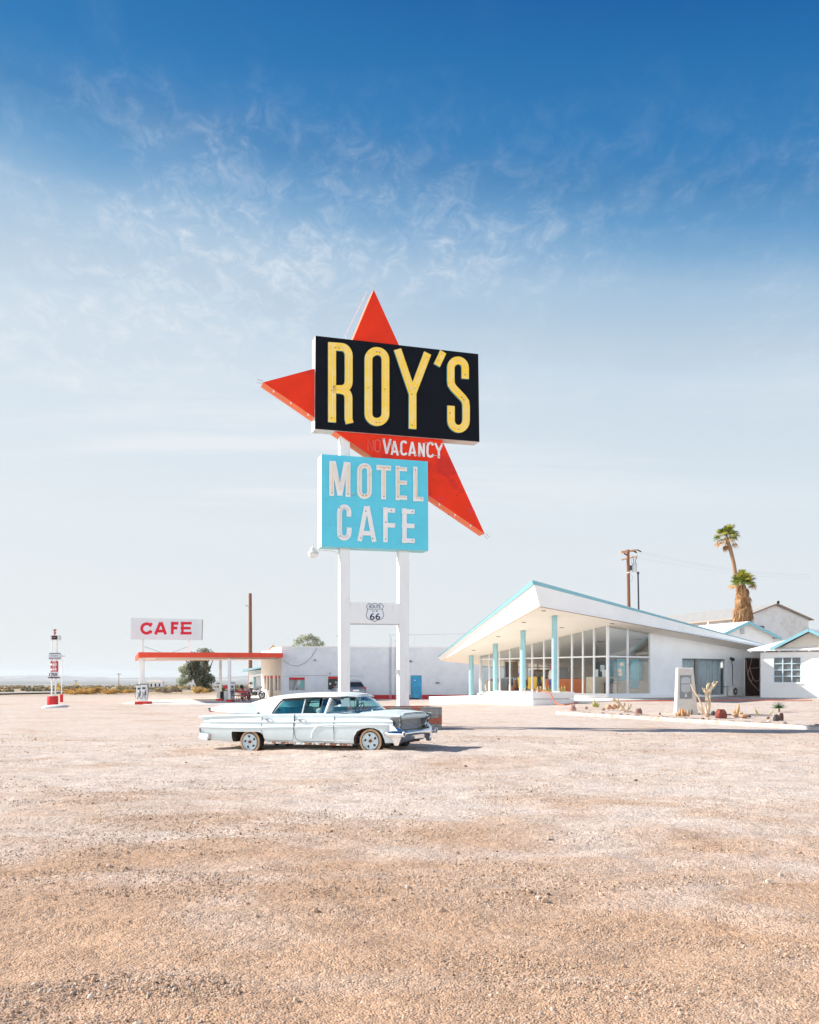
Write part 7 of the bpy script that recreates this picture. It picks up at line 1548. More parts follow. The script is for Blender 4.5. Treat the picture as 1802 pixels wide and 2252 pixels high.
for i in range(26): a = rr.uniform(0, 6.28); l_ = rr.uniform(.5, 1.5); mb.tube([(rr.uniform(-.5, .5), rr.uniform(-.4, .4), .05), (math.cos(a)*l_*.6, math.sin(a)*.5, rr.uniform(.2, .6)), (math.cos(a)*l_*1.2, math.sin(a)*.7, rr.uniform(.0, .5))], .025, 4)
mb.build('branches', mat('grey_twigs', (.20, .16, .13), .95, var=.3), t)
# scrub beyond, too many to count
def scrub():
    r_ = np.random.default_rng(77); n = 4200; bl = []
    Yv = 118*(1500/118)**r_.random(n); xv = (r_.random(n)*2-1)*(Yv*.62+30); V = []; Sh = []
    k = 46; s_ = r_.uniform(.35, 1.0, n)*(1+.35*(Yv/400)); z = Gn(xv, Yv)+relief(xv, Yv)
    kk_ = (vnoise(xv*.02, Yv*.012, 88) > .35) | (r_.random(n) < .35); xv, Yv, s_, z = xv[kk_], Yv[kk_], s_[kk_], z[kk_]; n = len(xv)
    d = r_.normal(size=(n, k, 3)); d /= np.linalg.norm(d, axis=2)[..., None]; d[..., 2] = np.abs(d[..., 2])*.75
    c = np.stack([xv, Yv, z], 1)[:, None, :]+d*s_[:, None, None]*r_.uniform(.45, 1, (n, k, 1))
    a = r_.normal(size=(n, k, 3)); a[..., 2] += 1.2; a /= np.linalg.norm(a, axis=2)[..., None]; b = np.cross(a, r_.normal(size=(n, k, 3))); b /= np.linalg.norm(b, axis=2)[..., None]
    w = (s_*.20)[:, None, None]; V = np.stack([c-a*w*1.6, c+b*w, c+a*w*1.6, c-b*w], 2).reshape(-1, 3)
    me = np_mesh('desert_scrub', V, np.arange(n*k*4).reshape(-1, 4), 4); sh = np.clip(r_.random(n)[:, None]*.8+r_.normal(0, .14, (n, k))+.1, 0, 1).ravel()
    at = me.attributes.new('shade', 'FLOAT', 'FACE'); at.data.foreach_set('value', sh.astype(np.float32)); me.materials.append(leafmat('scrub_leaf', (.13, .12, .07), (.62, .42, .18), (.27, .22, .13)))
    o = bpy.data.objects.new('desert_scrub', me); COL.objects.link(o); tag(o, kind='stuff')
scrub()
# distant house and road signs
t = root('desert_house', PG(341, 300), rad(8), 'small white house with low roof far out in the desert', 'building'); gzz = 0
mb = MB(); mb.b2(-2.6, 2.6, -2, 2, 0, 2.7); hb_ = 2.7
fz = EYE+(HY-1500.5)/F*300-G(*PG(341, 300).xy); mb = MB(); mb.b2(-2.7, 2.7, -2, 2, -.3, fz); mb.build('wall', WHITE_WALL, t); mb = MB(); mb.prism([(-3.0, -2.3, fz), (3.0, -2.3, fz), (1.5, 0, fz+.75), (-1.5, 0, fz+.75)], (0, .01, 0)); mb.loft([[(-3, -2.3, fz), (3, -2.3, fz), (3, 2.3, fz), (-3, 2.3, fz)], [(-1.4, -.05, fz+.75), (1.4, -.05, fz+.75), (1.4, .05, fz+.75), (-1.4, .05, fz+.75)]]); mb.build('roof', mat('tan_roof', (.55, .50, .44), .8), t)
for x in (-1.9, -.9, .4, 1.6): mb = MB(); mb.b2(x-.22, x+.22, -2.06, -2.01, fz-1.35, fz-.45); mb.build('window', DARK, t)
YS = mat('sign_yellow', (.85, .48, .03), .5, var=.03)
Yw = 118; p = PG(128.5, Yw); t = root('curve_warning_sign', p, 0, 'yellow diamond road sign with black arrow and plaque behind the price pylon', 'road sign'); c_ = P3(128.5, 1506.5, Yw)-p; r_ = 3.9/F*Yw*1.1
mb = MB(); mb.prism([c_+Vector((-r_, 0, 0)), c_+Vector((0, 0, -r_)), c_+Vector((r_, 0, 0)), c_+Vector((0, 0, r_))], (0, .02, 0)); d_ = mb.build('diamond', YS, t)
mb = MB(); mb.prism([c_+Vector((-.13, -.012, .10)), c_+Vector((-.02, -.012, .15)), c_+Vector((-.03, -.012, .07)), c_+Vector((.12, -.012, -.10)), c_+Vector((.07, -.012, -.13)), c_+Vector((-.07, -.012, .02)), c_+Vector((-.11, -.012, .0))], (0, .01, 0)); mb.build('arrow', DARK, d_)
mb = MB(); mb.box(P3(128.5, 1514.3, Yw)-p, (7.2/F*Yw, .02, 6/F*Yw)); mb.build('plaque', YS, t); mb = MB(); mb.tube([(0, .05, 0), c_+Vector((0, .05, 0))], .03, 6); mb.build('post', STEEL, t)
text_mesh('speed_figure', '45', P3(128.5, 1514.5, Yw)-p+Vector((0, -.01, 0)), (1, 0, 0), (0, 0, 1), .22, .14, DARK, t, off=.008) if False else None
Yw = 190; p = PG(168.3, Yw); t = root('distant_road_sign', p, 0, 'tiny orange road sign above the golden bushes', 'road sign'); c_ = P3(168.3, 1505.6, Yw)-p; mb = MB(); mb.prism([c_+Vector((-.24, 0, -.2)), c_+Vector((.24, 0, -.2)), c_+Vector((.24, 0, .22)), c_+Vector((-.24, 0, .22))], (0, .02, 0)); mb.build('board', YS, t); mb = MB(); mb.tube([(0, .05, 0), c_+Vector((0, .05, 0))], .03, 6); mb.build('post', STEEL, t)

# ------------------------------------------------------------------ the fuel price pylon at the left edge
YG = 61.4; pg = ga(116, 1551.6); YG = pg.y; t = root('price_pylon', pg, 0, 'slim white two-legged fuel price pylon standing in a red drum', 'sign')
def gl_(px_, py_, dy=0.0): return P3(px_, py_, YG+dy)-pg
kx = YG/F
for a, b in (((114.2, 1400), (113.8, 1532)), ((126, 1400), (121.5, 1532))): mb = MB(); mb.tube([gl_(*a), gl_(*b)], .055, 8); mb.build('leg', WHITE, t)
mb = MB(); r_ = (127.8-104.5)/2*kx; h_ = (1550.5-1530)*kx; mb.lathe([(r_, 0), (r_*1.0, h_-.03), (r_*.96, h_)], n=28); mb.build('drum', mat('drum_red', (.62, .012, .015), .45, var=.12), t, smooth=40)
mb = MB(); mb.lathe([(r_*.93, h_+.003), (.02, h_+.05)], n=20); mb.build('sand_fill', CONC, t)
def board(nm, x0, x1, y0, y1, m_, dy=-.12, th=.12):
    mb = MB(); mb.prism([gl_(x0, y1, dy), gl_(x1, y1, dy), gl_(x1, y0, dy), gl_(x0, y0, dy)], (0, th, 0)); return mb.build(nm, m_, t)
hd_ = board('head_box', 111.2, 130.6, 1397.3, 1407.6, mat('pylon_grey_white', (.66, .67, .66), .6, var=.1, vs=6), -.16, .3); b2_ = board('black_label', 113.8, 126.1, 1398.2, 1406.6, DARK, -.175, .01)
bd_ = board('name_board', 106.8, 132.8, 1438.5, 1450.6, mat('pylon_board', (.62, .65, .68), .6, var=.06), -.16, .2); board('board_cap', 108.2, 131, 1436.1, 1438.2, mat('cap_grey', (.20, .19, .20), .6), -.16, .2)
PR = mat('price_red', (.56, .01, .03), .5); pr_ = board('price_panel', 111.2, 126.9, 1454, 1477.2, PR); pw_ = board('price_panel', 109.6, 126.9, 1477.6, 1489.2, mat('price_white', (.66, .68, .72), .5)); board('foot_bar', 105.2, 129.2, 1489.4, 1491.8, mat('maroon_bar', (.10, .01, .015), .6), -.2, .3)
def gtext(nm, s_, x, y, w, h, m_, par, bold=.02, dy=-.12): text_mesh(nm, s_, gl_(x, y, dy), (1, 0, 0), (0, 0, 1), w*kx, h*kx, m_, par, off=.008, bold=bold)
gtext('lettering', "ROY'S", 120.2, 1442.3, 15, 3.4, mat('grey_letter', (.25, .25, .30), .6), bd_, dy=-.16); gtext('lettering', 'GASOLINE', 119.9, 1447.9, 24, 3.8, mat('maroon_letter', (.28, .10, .16), .6), bd_, dy=-.16)
gtext('price', '685', 118.2, 1461.4, 13.5, 6.6, WHITE_FRESH, pr_, .05); gtext('price', '699', 118.2, 1472.6, 13.5, 6.6, WHITE_FRESH, pr_, .05); gtext('price', '759', 118.8, 1484, 13.2, 7.4, mat('price_maroon', (.09, .015, .04), .6), pw_, .03)
for y in (1455.6, 1467.1): mb = MB(); mb.box(gl_(119, y, -.13), (9*kx, .012, 1.3*kx)); mb.build('grade_strip', WHITE_FRESH, pr_)
mb = MB(); mb.prism([gl_(107.2, 1488, -.125), gl_(108.6, 1488, -.125), gl_(109.8, 1480, -.125), gl_(108.6, 1480, -.125)], (0, .02, 0)); mb.build('black_slash', DARK, pw_)
gtext('lettering', 'CAFE', 119.8, 1402, 8, 3.2, WHITE, b2_, dy=-.175) if False else None
mb = MB(); mb.box(gl_(119, 1402.2, -.185), (8*kx, .01, 1.5*kx)); mb.build('red_mark', mat('dull_red_mark', (.4, .16, .14), .6), b2_)
mb = MB(); mb.lathe([(.05, 0), (.05, .12), (.12, .16), (.04, .22), (.06, .32), (.14, .36), (.05, .40)], gl_(120.5, 1397.5), 10); mb.tube([gl_(116.5, 1387.5), gl_(124.5, 1387.5)], .015, 5); mb.build('finial', mat('faded_red_finial', (.42, .14, .13), .6), t)
mb = MB(); c = ga(110, 1556.5); r2_ = 22*c.y/F; rings = [];
for rr_, z in ((1.0, -.12), (.97, .05), (.8, .12), (.4, .15), (.02, .155)): rings.append([(c.x+.1+math.cos(a)*r2_*rr_, c.y+.6+math.sin(a)*1.6*rr_, c.z+z) for a in [i*math.pi/12 for i in range(24)]])
mb.loft(rings); tag(mb.build('concrete_mound', mat('whitewashed_concrete', (.74, .72, .70), .85, var=.06, col2=(.6, .58, .55), c2s=1), smooth=50), 'whitewashed concrete mound under the red drum of the pylon', 'base')
pb_ = ga(135.3, 1544.4); t = root('yard_light', pb_, 0, 'thin leaning light pole standing in a small red drum', 'street lamp'); r_ = 3.5*pb_.y/F; h_ = 17.5*pb_.y/F
mb = MB(); mb.lathe([(r_, 0), (r_, h_)], n=20); mb.build('drum', mat('drum_red2', (.62, .012, .015), .45, var=.12), t, smooth=40); tp = P3(137.5, 1443, pb_.y)-pb_; mb = MB(); mb.tube([(0, 0, h_-.1), tp], .04, 8, r2=.025); mb.build('pole', WHITE, t); mb = MB(); mb.box(tp+Vector((.05, 0, 0)), (.26, .1, .06)); mb.build('lamp_head', STEEL, t)

# ------------------------------------------------------------------ road at the left
mb = MB(); cen = [(-70, 74), (-52, 86), (-42, 108), (-42, 150), (-52, 230), (-80, 420), (-140, 900)]
A_, B_ = [], []
for i, (x, y) in enumerate(cen):
    d = Vector(cen[min(i+1, 6)])-Vector(cen[max(i-1, 0)]); d.normalize(); n_ = Vector((-d.y, d.x)); 
    for s_, L_ in ((-1, A_), (1, B_)): q = Vector((x, y))+n_*s_*4.2; L_.append((q.x, q.y, G(q.x, q.y)+.19))
mb.loft([A_, B_], closed=False); tag(mb.build('road', mat('grey_asphalt', (.34, .33, .33), .9, var=.1, vs=.2), fix=False), kind='structure')

# ------------------------------------------------------------------ rock garden bed along the right
kb = [(1222, 1571.5), (1300, 1576.5), (1380, 1581), (1470, 1586.5), (1560, 1592), (1640, 1597), (1722, 1602), (1830, 1609)]
kp = [ga(*p) for p in kb]; mb = MB(); ring = []
for i, p in enumerate(kp):
    d = (kp[min(i+1, 7)]-kp[max(i-1, 0)]); d.z = 0; d.normalize(); n_ = Vector((-d.y, d.x, 0)); w = .30
    ring.append([p+Vector((0, 0, -.1)), p+Vector((0, 0, .10)), p+n_*.05+Vector((0, 0, .14)), p+n_*(w-.05)+Vector((0, 0, .14)), p+n_*w+Vector((0, 0, .10)), p+n_*w+Vector((0, 0, -.1))])
fine = []
for a, b in zip(ring, ring[1:]):
    for k in range(8): t_ = k/8; j = .012*random.uniform(-1, 1); fine.append([u.lerp(v, t_)+Vector((j, j, j*.8)) for u, v in zip(a, b)])
fine.append(ring[-1]); mb.loft(fine); kerb = tag(mb.build('kerb', mat('chipped_white_kerb', (.57, .53, .49), .9, var=.12, vs=5, bump=.015, bs=9, col2=(.48, .38, .30), c2=(.50, .62), c2s=3.5), smooth=40), 'low white painted kerb curving along the cactus bed', 'kerb')
mb = MB(); A_, B_ = [], []
for i, p in enumerate(kp):
    d = (kp[min(i+1, 7)]-kp[max(i-1, 0)]); d.z = 0; d.normalize(); n_ = Vector((-d.y, d.x, 0)); e = 2.3 if 0 < i else 1.2
    for k in range(1): A_.append(p+n_*.28+Vector((0, 0, .10))); q = p+n_*e; B_.append(Vector((q.x, q.y, G(q.x, q.y)+.01)))
rows = [[a.lerp(b, k/5)+Vector((0, 0, (.04*math.sin(k*1.3+i)) if 0 < k < 5 else 0)) for i, (a, b) in enumerate(zip(A_, B_))] for k in range(6)]
mb.loft(rows, closed=False); tag(mb.build('bed_soil', mat('bed_soil', (.50, .40, .32), .95, var=.25, vs=6, bump=.03, bs=10), smooth=60, fix=False), kind='structure')
def rock(px_, py_, w, h, col, label, seed, grp='rocks in the cactus bed'):
    p = ga(px_, py_); r_ = w*p.y/F/2; rr = random.Random(seed); mb = MB(); mb.sph((0, 0, 0), r_, 9, 6, sc=(1, .8, h/w*1.7), jit=.2, rnd=rr); o = mb.build('rock', mat('rock_colour', col, .9, var=.25, vs=5, bump=.02, bs=7, col2=tuple(c*.6 for c in col), c2s=3)); o.location = (p.x, p.y+.25, p.z+.10); tag(o, label, 'rock', grp)
rock(1262, 1564, 15, 13, (.50, .30, .25), 'pinkish rock at the left end of the bed', 1); rock(1408, 1572, 17, 10, (.30, .17, .145), 'reddish rock right of the bristly cholla', 2); rock(1591, 1581, 25, 18, (.24, .06, .045), 'large dark red angular rock beside the dried cactus', 3)
rock(1622, 1579, 16, 6, (.52, .34, .22), 'flat tan stone below the second cactus cluster', 4); rock(1642, 1581, 22, 5, (.50, .30, .19), 'long flat tan stone right of the second cactus cluster', 5); rock(1560, 1578, 14, 5, (.55, .38, .27), 'flat pale stone left of the large dark red rock', 6)
rock(1713, 1587, 13, 12, (.09, .08, .08), 'dark grey rock beneath the yucca, left one', 7); rock(1724, 1586, 12, 14, (.13, .06, .05), 'dark brown rock at the edge right of the yucca', 8); rock(1695, 1585, 8, 4, (.35, .22, .16), 'small brown stone left of the dark grey rock', 9); rock(1292, 1561.5, 8, 4, (.42, .30, .24), 'little stone between the pink rock and first cactus', 10); rock(1573, 1575, 10, 7, (.08, .08, .09), 'small black rock behind the red rock', 11); rock(1654, 1581, 7, 4, (.20, .14, .12), 'small dark stone near the pale agave leaf', 12)
rock(1525.5, 1573, 4.5, 8, (.15, .14, .14), 'small upright dark stone by the concrete monument', 13); rock(1330, 1565, 9, 4, (.48, .34, .26), 'little tan stone under the barrel cactus', 14); rock(1455, 1575.5, 5, 3, (.25, .16, .12), 'tiny dark stone left of the finger cactus', 15)
r9 = random.Random(12); mb = MB()
for i in range(240):
    f_ = r9.random()*6.9; j = int(f_); a, b = kp[j], kp[j+1]; q = a.lerp(b, f_-j); d = (b-a); d.z = 0; d.normalize(); n_ = Vector((-d.y, d.x, 0)); q = q+n_*(.35+abs(r9.gauss(0, .6))); r_ = r9.choice([.03, .04, .05, .07, .10]); mb.sph((q.x, q.y, q.z+.08), r_, 6, 4, mi=r9.choice([0, 0, 1, 2]), sc=(1.2, 1, .7), jit=.25, rnd=r9)
tag(mb.build('rubble', [mat('tan_rubble', (.48, .33, .23), .9, var=.3), mat('dark_rubble', (.12, .09, .08), .9, var=.3), mat('pink_rubble', (.52, .40, .34), .9, var=.3)]), kind='stuff')
C_TAN = mat('tan_cactus', (.62, .36, .17), .8, var=.2, vs=9, col2=(.42, .22, .10), c2=(.5, .65), c2s=7); C_GRN = mat('yellow_green_cactus', (.42, .42, .12), .7, var=.25, vs=8, col2=(.55, .38, .18), c2s=6); C_DRY = mat('dry_cactus_skin', (.70, .55, .36), .85, var=.2, vs=5, col2=(.42, .27, .16), c2=(.52, .66), c2s=4); C_PNK = mat('pink_barrel', (.56, .30, .20), .8, var=.2, vs=10, col2=(.50, .42, .16), c2s=5)
def finger(mb, b, tip_, r_, mi=0):
    pts = [b.lerp(tip_, k/6) for k in range(7)]; mb.tube(pts, [r_*.8, r_, r_*1.05, r_*1.05, r_*.95, r_*.72, r_*.25], 9, mi=mi)
def cluster(px_, py_, spec, m_, label, cat='cactus', grp='cacti in the bed'):
    p = ga(px_, py_); t = root('cactus', (p.x, p.y+.2, p.z+.05), 0, label, cat, grp); k = p.y/F
    for x0, x1, h, r_, dy in spec:
        mb = MB(); finger(mb, Vector((x0*k, dy, 0)), Vector((x1*k, dy, h*k)), r_*k); mb.build('stem', m_, t, smooth=70)
    return t
cluster(1504, 1579, [(-14, -14, 9, 2.2, 0), (-8, -8, 9, 2.6, .05), (-3, -4, 19, 2.5, .1), (1, -1, 19, 2.4, 0), (5, 3, 18, 2.4, .1), (8, 6, 15, 2.3, .05), (12, 11, 14, 2.8, -.05), (15, 14, 8, 2.2, 0)], C_TAN, 'row of tan finger cacti before the concrete monument')
cluster(1627, 1578, [(-9, -10, 12, 2.8, 0), (-5, -4, 15, 3, .1), (1, 4, 27, 3.2, .1), (-1, -1, 17, 3, 0), (4, 3, 9, 3.2, -.1), (9, 10, 8, 2.6, 0)], C_TAN, 'tan cactus cluster with one tall stem right of the red rock')
t = cluster(1313, 1558, [(-3, -4, 18, 1.7, 0), (-5, -8, 9, 1.5, 0), (2, 5, 15, 1.7, .05), (0, 1, 9, 2, 0), (4, 8, 8, 1.4, 0), (-1, -1, 13, 1.8, .1)], C_GRN, 'small yellow green upright cactus near the bed\'s left end')
p = ga(1353, 1563); t = root('barrel_cactus', (p.x, p.y+.3, p.z+.05), 0, 'pair of squat pinkish barrel cacti left of the cholla', 'cactus', 'cacti in the bed'); k = p.y/F
for x, z, r_ in ((-11, 5, 6.2), (0, 6, 6.5), (9, 6, 5)): mb = MB(); mb.sph((x*k, 0, z*k), r_*k, 14, 8, sc=(1, 1, .95), jit=.05); mb.build('barrel', C_PNK, t, smooth=50)
p = ga(1375, 1568); t = root('cholla', (p.x, p.y+.2, p.z+.03), 0, 'bristly pale cholla leaning left behind the barrel cacti', 'cactus', 'cacti in the bed'); k = p.y/F
for pts, r_ in (([(4, 0), (-4, 12), (-14, 22), (-24, 31)], 2.4), ([(-6, 14), (-12, 24), (-13, 30)], 2), ([(-14, 22), (-20, 24), (-25, 27)], 1.8), ([(6, 2), (12, 8), (17, 17)], 2), ([(10, 6), (9, 14), (10, 20)], 1.8), ([(2, 4), (-6, 6), (-10, 2)], 1.8), ([(8, 0), (14, 2), (20, 0)], 1.4), ([(-2, 9), (2, 16), (1, 20)], 1.7)):
    mb = MB(); P_ = [Vector((x*k, random.uniform(-.05, .05), z*k)) for x, z in pts]; mb.tube(P_, [r_*k*.8]+[r_*k]*(len(P_)-2)+[r_*k*.6], 8)
    for i in range(60):
        j = random.randrange(len(P_)-1); c = P_[j].lerp(P_[j+1], random.random()); d = Vector((random.gauss(0, 1), random.gauss(0, 1), random.gauss(0, 1))).normalized(); b = d.orthogonal().normalized()*.006; c2_ = c+d*(r_*k*1.7); mb.add([c+b, c-b, c2_], [(0, 1, 2)], 0)
    mb.build('stem', mat('cholla_skin', (.62, .50, .30), .8, var=.2, col2=(.36, .22, .13), c2=(.5, .64), c2s=9), t, smooth=50)
p = ga(1556, 1574); t = root('dried_cactus', (p.x, p.y+.15, p.z+.03), 0, 'tall branching dried cactus standing right of the concrete monument', 'cactus', 'cacti in the bed'); k = p.y/F
BR_ = [([(-4, 0), (-9, 20), (-17, 38), (-28, 56), (-33, 68)], 1.9), ([(-5, 3), (-13, 12), (-20, 24)], 1.6), ([(0, 2), (-1, 22), (-2, 40), (-3, 58)], 2.0), ([(-3, 50), (-9, 60)], 1.6), ([(3, 2), (4, 25), (2, 42), (3, 60), (8, 70)], 2.1), ([(6, 2), (8, 24), (8, 45), (12, 60), (19, 66)], 2.0), ([(2, 40), (6, 50), (14, 58), (25, 74)], 2.1), ([(3, 52), (1, 64), (5, 70)], 1.9), ([(8, 56), (14, 68), (18, 74)], 1.8), ([(0, 0), (-6, 4), (-12, 2)], 2)]
for pts, r_ in BR_: mb = MB(); P_ = [Vector((x*k, random.uniform(-.1, .1), z*k)) for x, z in pts]; mb.tube(P_, [r_*k]*(len(P_)-1)+[r_*k*.6], 8); mb.build('branch', C_DRY, t, smooth=60)
for x, z in ((-20, 25), (18, 22)): pass
def blade(px_, py_, spec, m_, label, cat='plant'):
    p = ga(px_, py_); t = root('agave', (p.x, p.y+.1, p.z+.03), 0, label, cat, 'small desert plants in the bed'); k = p.y/F
    for x, z, w in spec: mb = MB(); mb.prism([(-w*k, 0, 0), (w*k, 0, 0), ((x*.6+w*.8)*k, -.03, z*.6*k), (x*k, 0, z*k), ((x*.6-w*.8)*k, -.03, z*.6*k)], (0, .03, 0)); mb.build('leaf', m_, t)
blade(1669, 1575, [(-6, 16, 1.8), (-3, 13, 1.5), (1, 6, 1.5)], mat('pale_yellow_leaf', (.66, .56, .22), .6), 'pale yellow spiky leaves right of the tan stones'); blade(1697, 1573, [(8, 12, 1.6), (5, 8, 1.5), (-2, 4, 1)], mat('yellow_green_leaf', (.50, .52, .16), .6), 'yellow green leaves just left of the yucca')
p = ga(1720, 1567); t = root('yucca', (p.x, p.y+.3, p.z), 0, 'dark green spiky yucca at the right edge of the bed', 'plant'); k = p.y/F; mb = MB(); mb.tube([(0, 0, 0), (0, 0, 8*k)], 2*k, 8); mb.build('trunk', BARK, t)
mb = MB(); rr = random.Random(8)
for i in range(70): a = rr.uniform(0, 6.28); e = rr.uniform(-.1, 1.4); d = Vector((math.cos(a)*math.cos(e), math.sin(a)*math.cos(e), math.sin(e))); s_ = d.orthogonal().normalized()*.02; o_ = Vector((0, 0, 9*k)); L__ = rr.uniform(15, 22)*k; mb.add([o_-s_, o_+s_, o_+d*L__], [(0, 1, 2)], 0)
mb.build('leaves', mat('yucca_green', (.06, .14, .04), .5, var=.3), t)
# plants in the white planter
def planter_cactus(px_, py_, spec, m_, label, Yp): 
    x = (px_-CX)/F*Yp; t = root('planter_cactus', (x, Yp, 1.0), 0, label, 'cactus', 'cacti in the white planter'); k = Yp/F
    for x0, x1, h, r_ in spec: mb = MB(); finger(mb, Vector((x0*k, 0, -.02)), Vector((x1*k, 0, h*k)), r_*k); mb.build('stem', m_, t, smooth=70)
planter_cactus(1156, 1522, [(-5, -7, 7, 1.2), (0, -1, 9, 1.2), (4, 5, 5, 1)], C_DRY, 'small pale cactus left of the second column from the right', 52.2); planter_cactus(1174, 1522, [(-4, -9, 16, 1.0), (0, 1, 6, 1.8), (4, 5, 8, 1.6)], C_TAN, 'brown cactus at the planter\'s near corner', 50.6); planter_cactus(1190, 1522, [(-6, -7, 12, 2.6), (-2, 0, 14, 2.2), (3, 2, 10, 2.6), (7, 8, 7, 2.0)], C_TAN, 'dense tan cactus cluster between corner and right column', 50.4)
planter_cactus(1206, 1522, [(-4, -6, 14, 1.8), (0, 1, 12, 2), (4, 6, 9, 1.8), (8, 9, 4, 1.4)], C_GRN, 'yellowish cactus just left of the right column', 50.6); planter_cactus(1236, 1522, [(-3, -6, 11, 1.5), (0, 0, 13, 1.6), (3, 7, 14, 1.4), (5, 9, 7, 1.3)], C_GRN, 'yellowish branching cactus right of the right column', 50.9)
# orange hose from the planter across the yard
hp = [Vector((6.9, 49.9, 1.03)), Vector((7.2, 49.65, 1.055)), Vector((7.35, 49.52, .9)), Vector((7.5, 49.4, .55))]+[ga(x, y)+Vector((0, 0, .025)) for x, y in ((1232, 1551), (1245, 1551), (1262, 1547.5), (1285, 1544.5), (1330, 1543), (1400, 1542.5), (1500, 1542), (1600, 1541.3), (1722, 1541), (1800, 1541))]
mb = MB(); sp2 = []
for i in range(len(hp)-1):
    for k in range(4): 
        p0, p1, p2, p3 = hp[max(i-1, 0)], hp[i], hp[i+1], hp[min(i+2, len(hp)-1)]; u = k/4; q = .5*((2*p1)+(p2-p0)*u+(2*p0-5*p1+4*p2-p3)*u*u+(3*p1-p0-3*p2+p3)*u**3)
        if i > 3: q.z = max(q.z, G(q.x, q.y)+.02)
        sp2.append(q)
mb.tube(sp2, .028, 6); tag(mb.build('garden_hose', mat('orange_hose', (.78, .16, .06), .5)), 'long orange hose running from the white planter along the yard', 'hose')
# monument
mp = ga(1488, 1571.5); mq = ga(1536, 1570); d = (mq-mp); d.z = 0; wd = d.length; d.normalize(); n_ = Vector((-d.y, d.x, 0)); t = root('stone_monument', (mp.x, mp.y, mp.z), 0, 'tapering pale concrete monument with dark framed plaque in the cactus bed', 'monument')
d = Vector((math.cos(rad(-8)), math.sin(rad(-8)), 0)); n_ = Vector((math.sin(rad(8))+.0, math.cos(rad(8)), 0)); k = mp.y/F; H_ = 103*k; b0, b1_, tp0_, tp1 = 0, 47*k, 4*k, 37.5*k; dp = .95; dpt = .62
def mv(a, b, z): return d*a+n_*b+Vector((0, 0, z))
MCON = mat('monument_concrete', (.60, .57, .53), .9, var=.1, vs=7, bump=.008, bs=30, col2=(.50, .46, .42), c2=(.5, .68), c2s=3)
mb = MB(); mb.loft([[mv(b0, 0, -.1), mv(b1_, 0, -.1), mv(b1_+.1, dp, -.1), mv(b0, dp, -.1)], [mv(tp0_, .15, H_), mv(tp1, .15, H_), mv(tp1+.05, .15+dpt, H_), mv(tp0_, .15+dpt, H_)]]); mb.build('block', MCON, t, bevel=.03)
def fp(px_, py_, o=0.0):
    z = (1571.5-py_)*k; f_ = z/H_*.15; return d*((px_-1488)*k)+n_*(f_-o)+Vector((0, 0, z))
mb = MB(); fr_ = [fp(1495.5, 1537, .004), fp(1522, 1537, .004), fp(1520.5, 1485, .004), fp(1496.5, 1485, .004)]; mb.prism(fr_, n_*.02); pq = mb.build('plaque', mat('plaque_grey', (.22, .23, .24), .5, var=.15), t)
PLT = mat('plaque_text_white', (.62, .64, .66), .6, var=.1)
rr = random.Random(4)
mb = MB()
for i in range(19):
    y = 1490.5+i*1.95 if i < 17 else 1526+(i-17)*2
    if i in (7,): continue
    w = .82 if i not in (0, 16) else .5; x0, x1 = 1509-12*w, 1509+12*w; 
    if i > 16: x0, x1 = 1506.5, 1511.5
    mb = MB(); mb.prism([fp(x0, y+.75, .012), fp(x1, y+.75, .012), fp(x1, y-.35, .012), fp(x0, y-.35, .012)], n_*.006); mb.build('text_line', PLT, pq)
mb = MB(); mb.prism([fp(1506.5, 1533, .012), fp(1511.5, 1533, .012), fp(1511, 1528, .012), fp(1507, 1528, .012)], n_*.006); mb.build('emblem', PLT, pq)
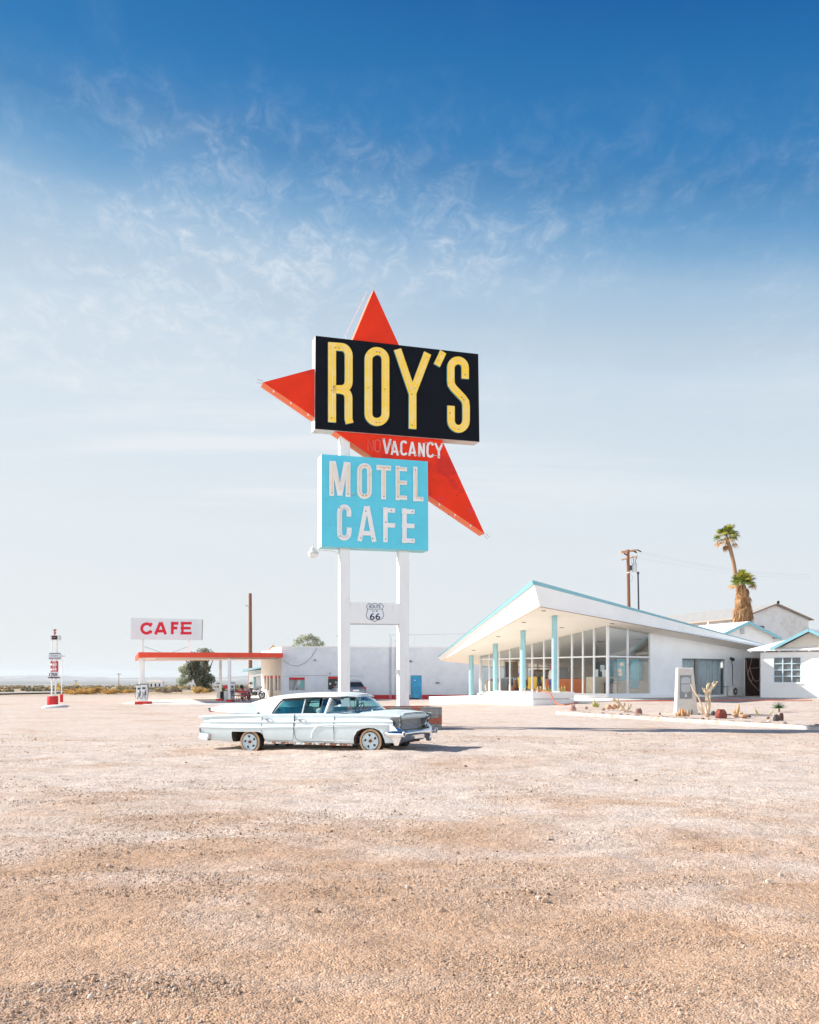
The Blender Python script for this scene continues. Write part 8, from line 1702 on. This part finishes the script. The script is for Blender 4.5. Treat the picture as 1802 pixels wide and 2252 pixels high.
# air conditioner on the office wall
u0, u1 = ru(1597), ru(1614.5); pz0, pz1 = wz(1605, 1530.5, u0), wz(1605, 1510.5, u0); t = root('air_conditioner', ow((u0+u1)/2, -.35, pz0), OA, 'white outdoor air conditioning unit on the ground by the office wall', 'air conditioner')
w_, h_ = (u1-u0), pz1-pz0; mb = MB(); mb.box((.12, 0, h_/2), (w_+.3, .34, h_)); mb.build('case', mat('beige_case', (.72, .71, .67), .5, var=.04), t, bevel=.02); mb = MB(); mb.lathe([(h_*.40, -.185), (h_*.40, -.172)], (-.12, 0, h_*.5), 24, axis='Y'); fg = mb.build('fan_grille', mat('grille_dark', (.08, .08, .08), .5), t); mb = MB(); mb.lathe([(.05, -.20), (.05, -.185)], (-.12, 0, h_*.5), 10, axis='Y'); mb.build('hub', WHITE_FRESH, fg)
for r_ in (.3, .2, .1): mb = MB(); mb.tube([(-.12+math.cos(a)*h_*r_*1.2, -.19, h_*.5+math.sin(a)*h_*r_*1.2) for a in [i*math.pi/10 for i in range(21)]], .006, 4); mb.build('ring', STEEL, fg)
# hose hung on the dark door
u0, u1 = dr0, dr1; mb = MB()
def dq(fx, fz): return ow(dr0+(dr1-dr0)*fx, -.06, dzb+(dzt-dzb)*fz)
for pts in (((.42, 1.0), (.36, .9), (.24, .72), (.16, .6), (.22, .45), (.32, .38), (.42, .40), (.45, .48), (.38, .58), (.30, .70)), ((.24, .72), (.95, .75)), ((.28, .68), (.45, .5), (.62, .38), (.98, .42)), ((.2, .5), (.4, .33), (.7, .2), (.98, .08)), ((.02, .95), (.10, .7), (.16, .52))): mb.tube([dq(*p) for p in pts], .022, 6)
tag(mb.build('hanging_hose', mat('pale_hose', (.62, .42, .34), .6)), 'pale hose looped over the dark barred door', 'hose')

# ------------------------------------------------------------------ air of the desert
hz = MB(); hz.b2(-15500, 15500, -15500, 15500, -32, 95)
hm = bpy.data.materials.new('desert_haze'); hm.use_nodes = True; t = hm.node_tree; t.nodes.clear(); o_ = t.nodes.new('ShaderNodeOutputMaterial'); pv = t.nodes.new('ShaderNodeVolumePrincipled')
pv.inputs['Color'].default_value = (.86, .94, 1, 1); pv.inputs['Density'].default_value = 7e-5; pv.inputs['Anisotropy'].default_value = .2; t.links.new(pv.outputs[0], o_.inputs['Volume'])
tag(hz.build('haze', hm), kind='stuff')
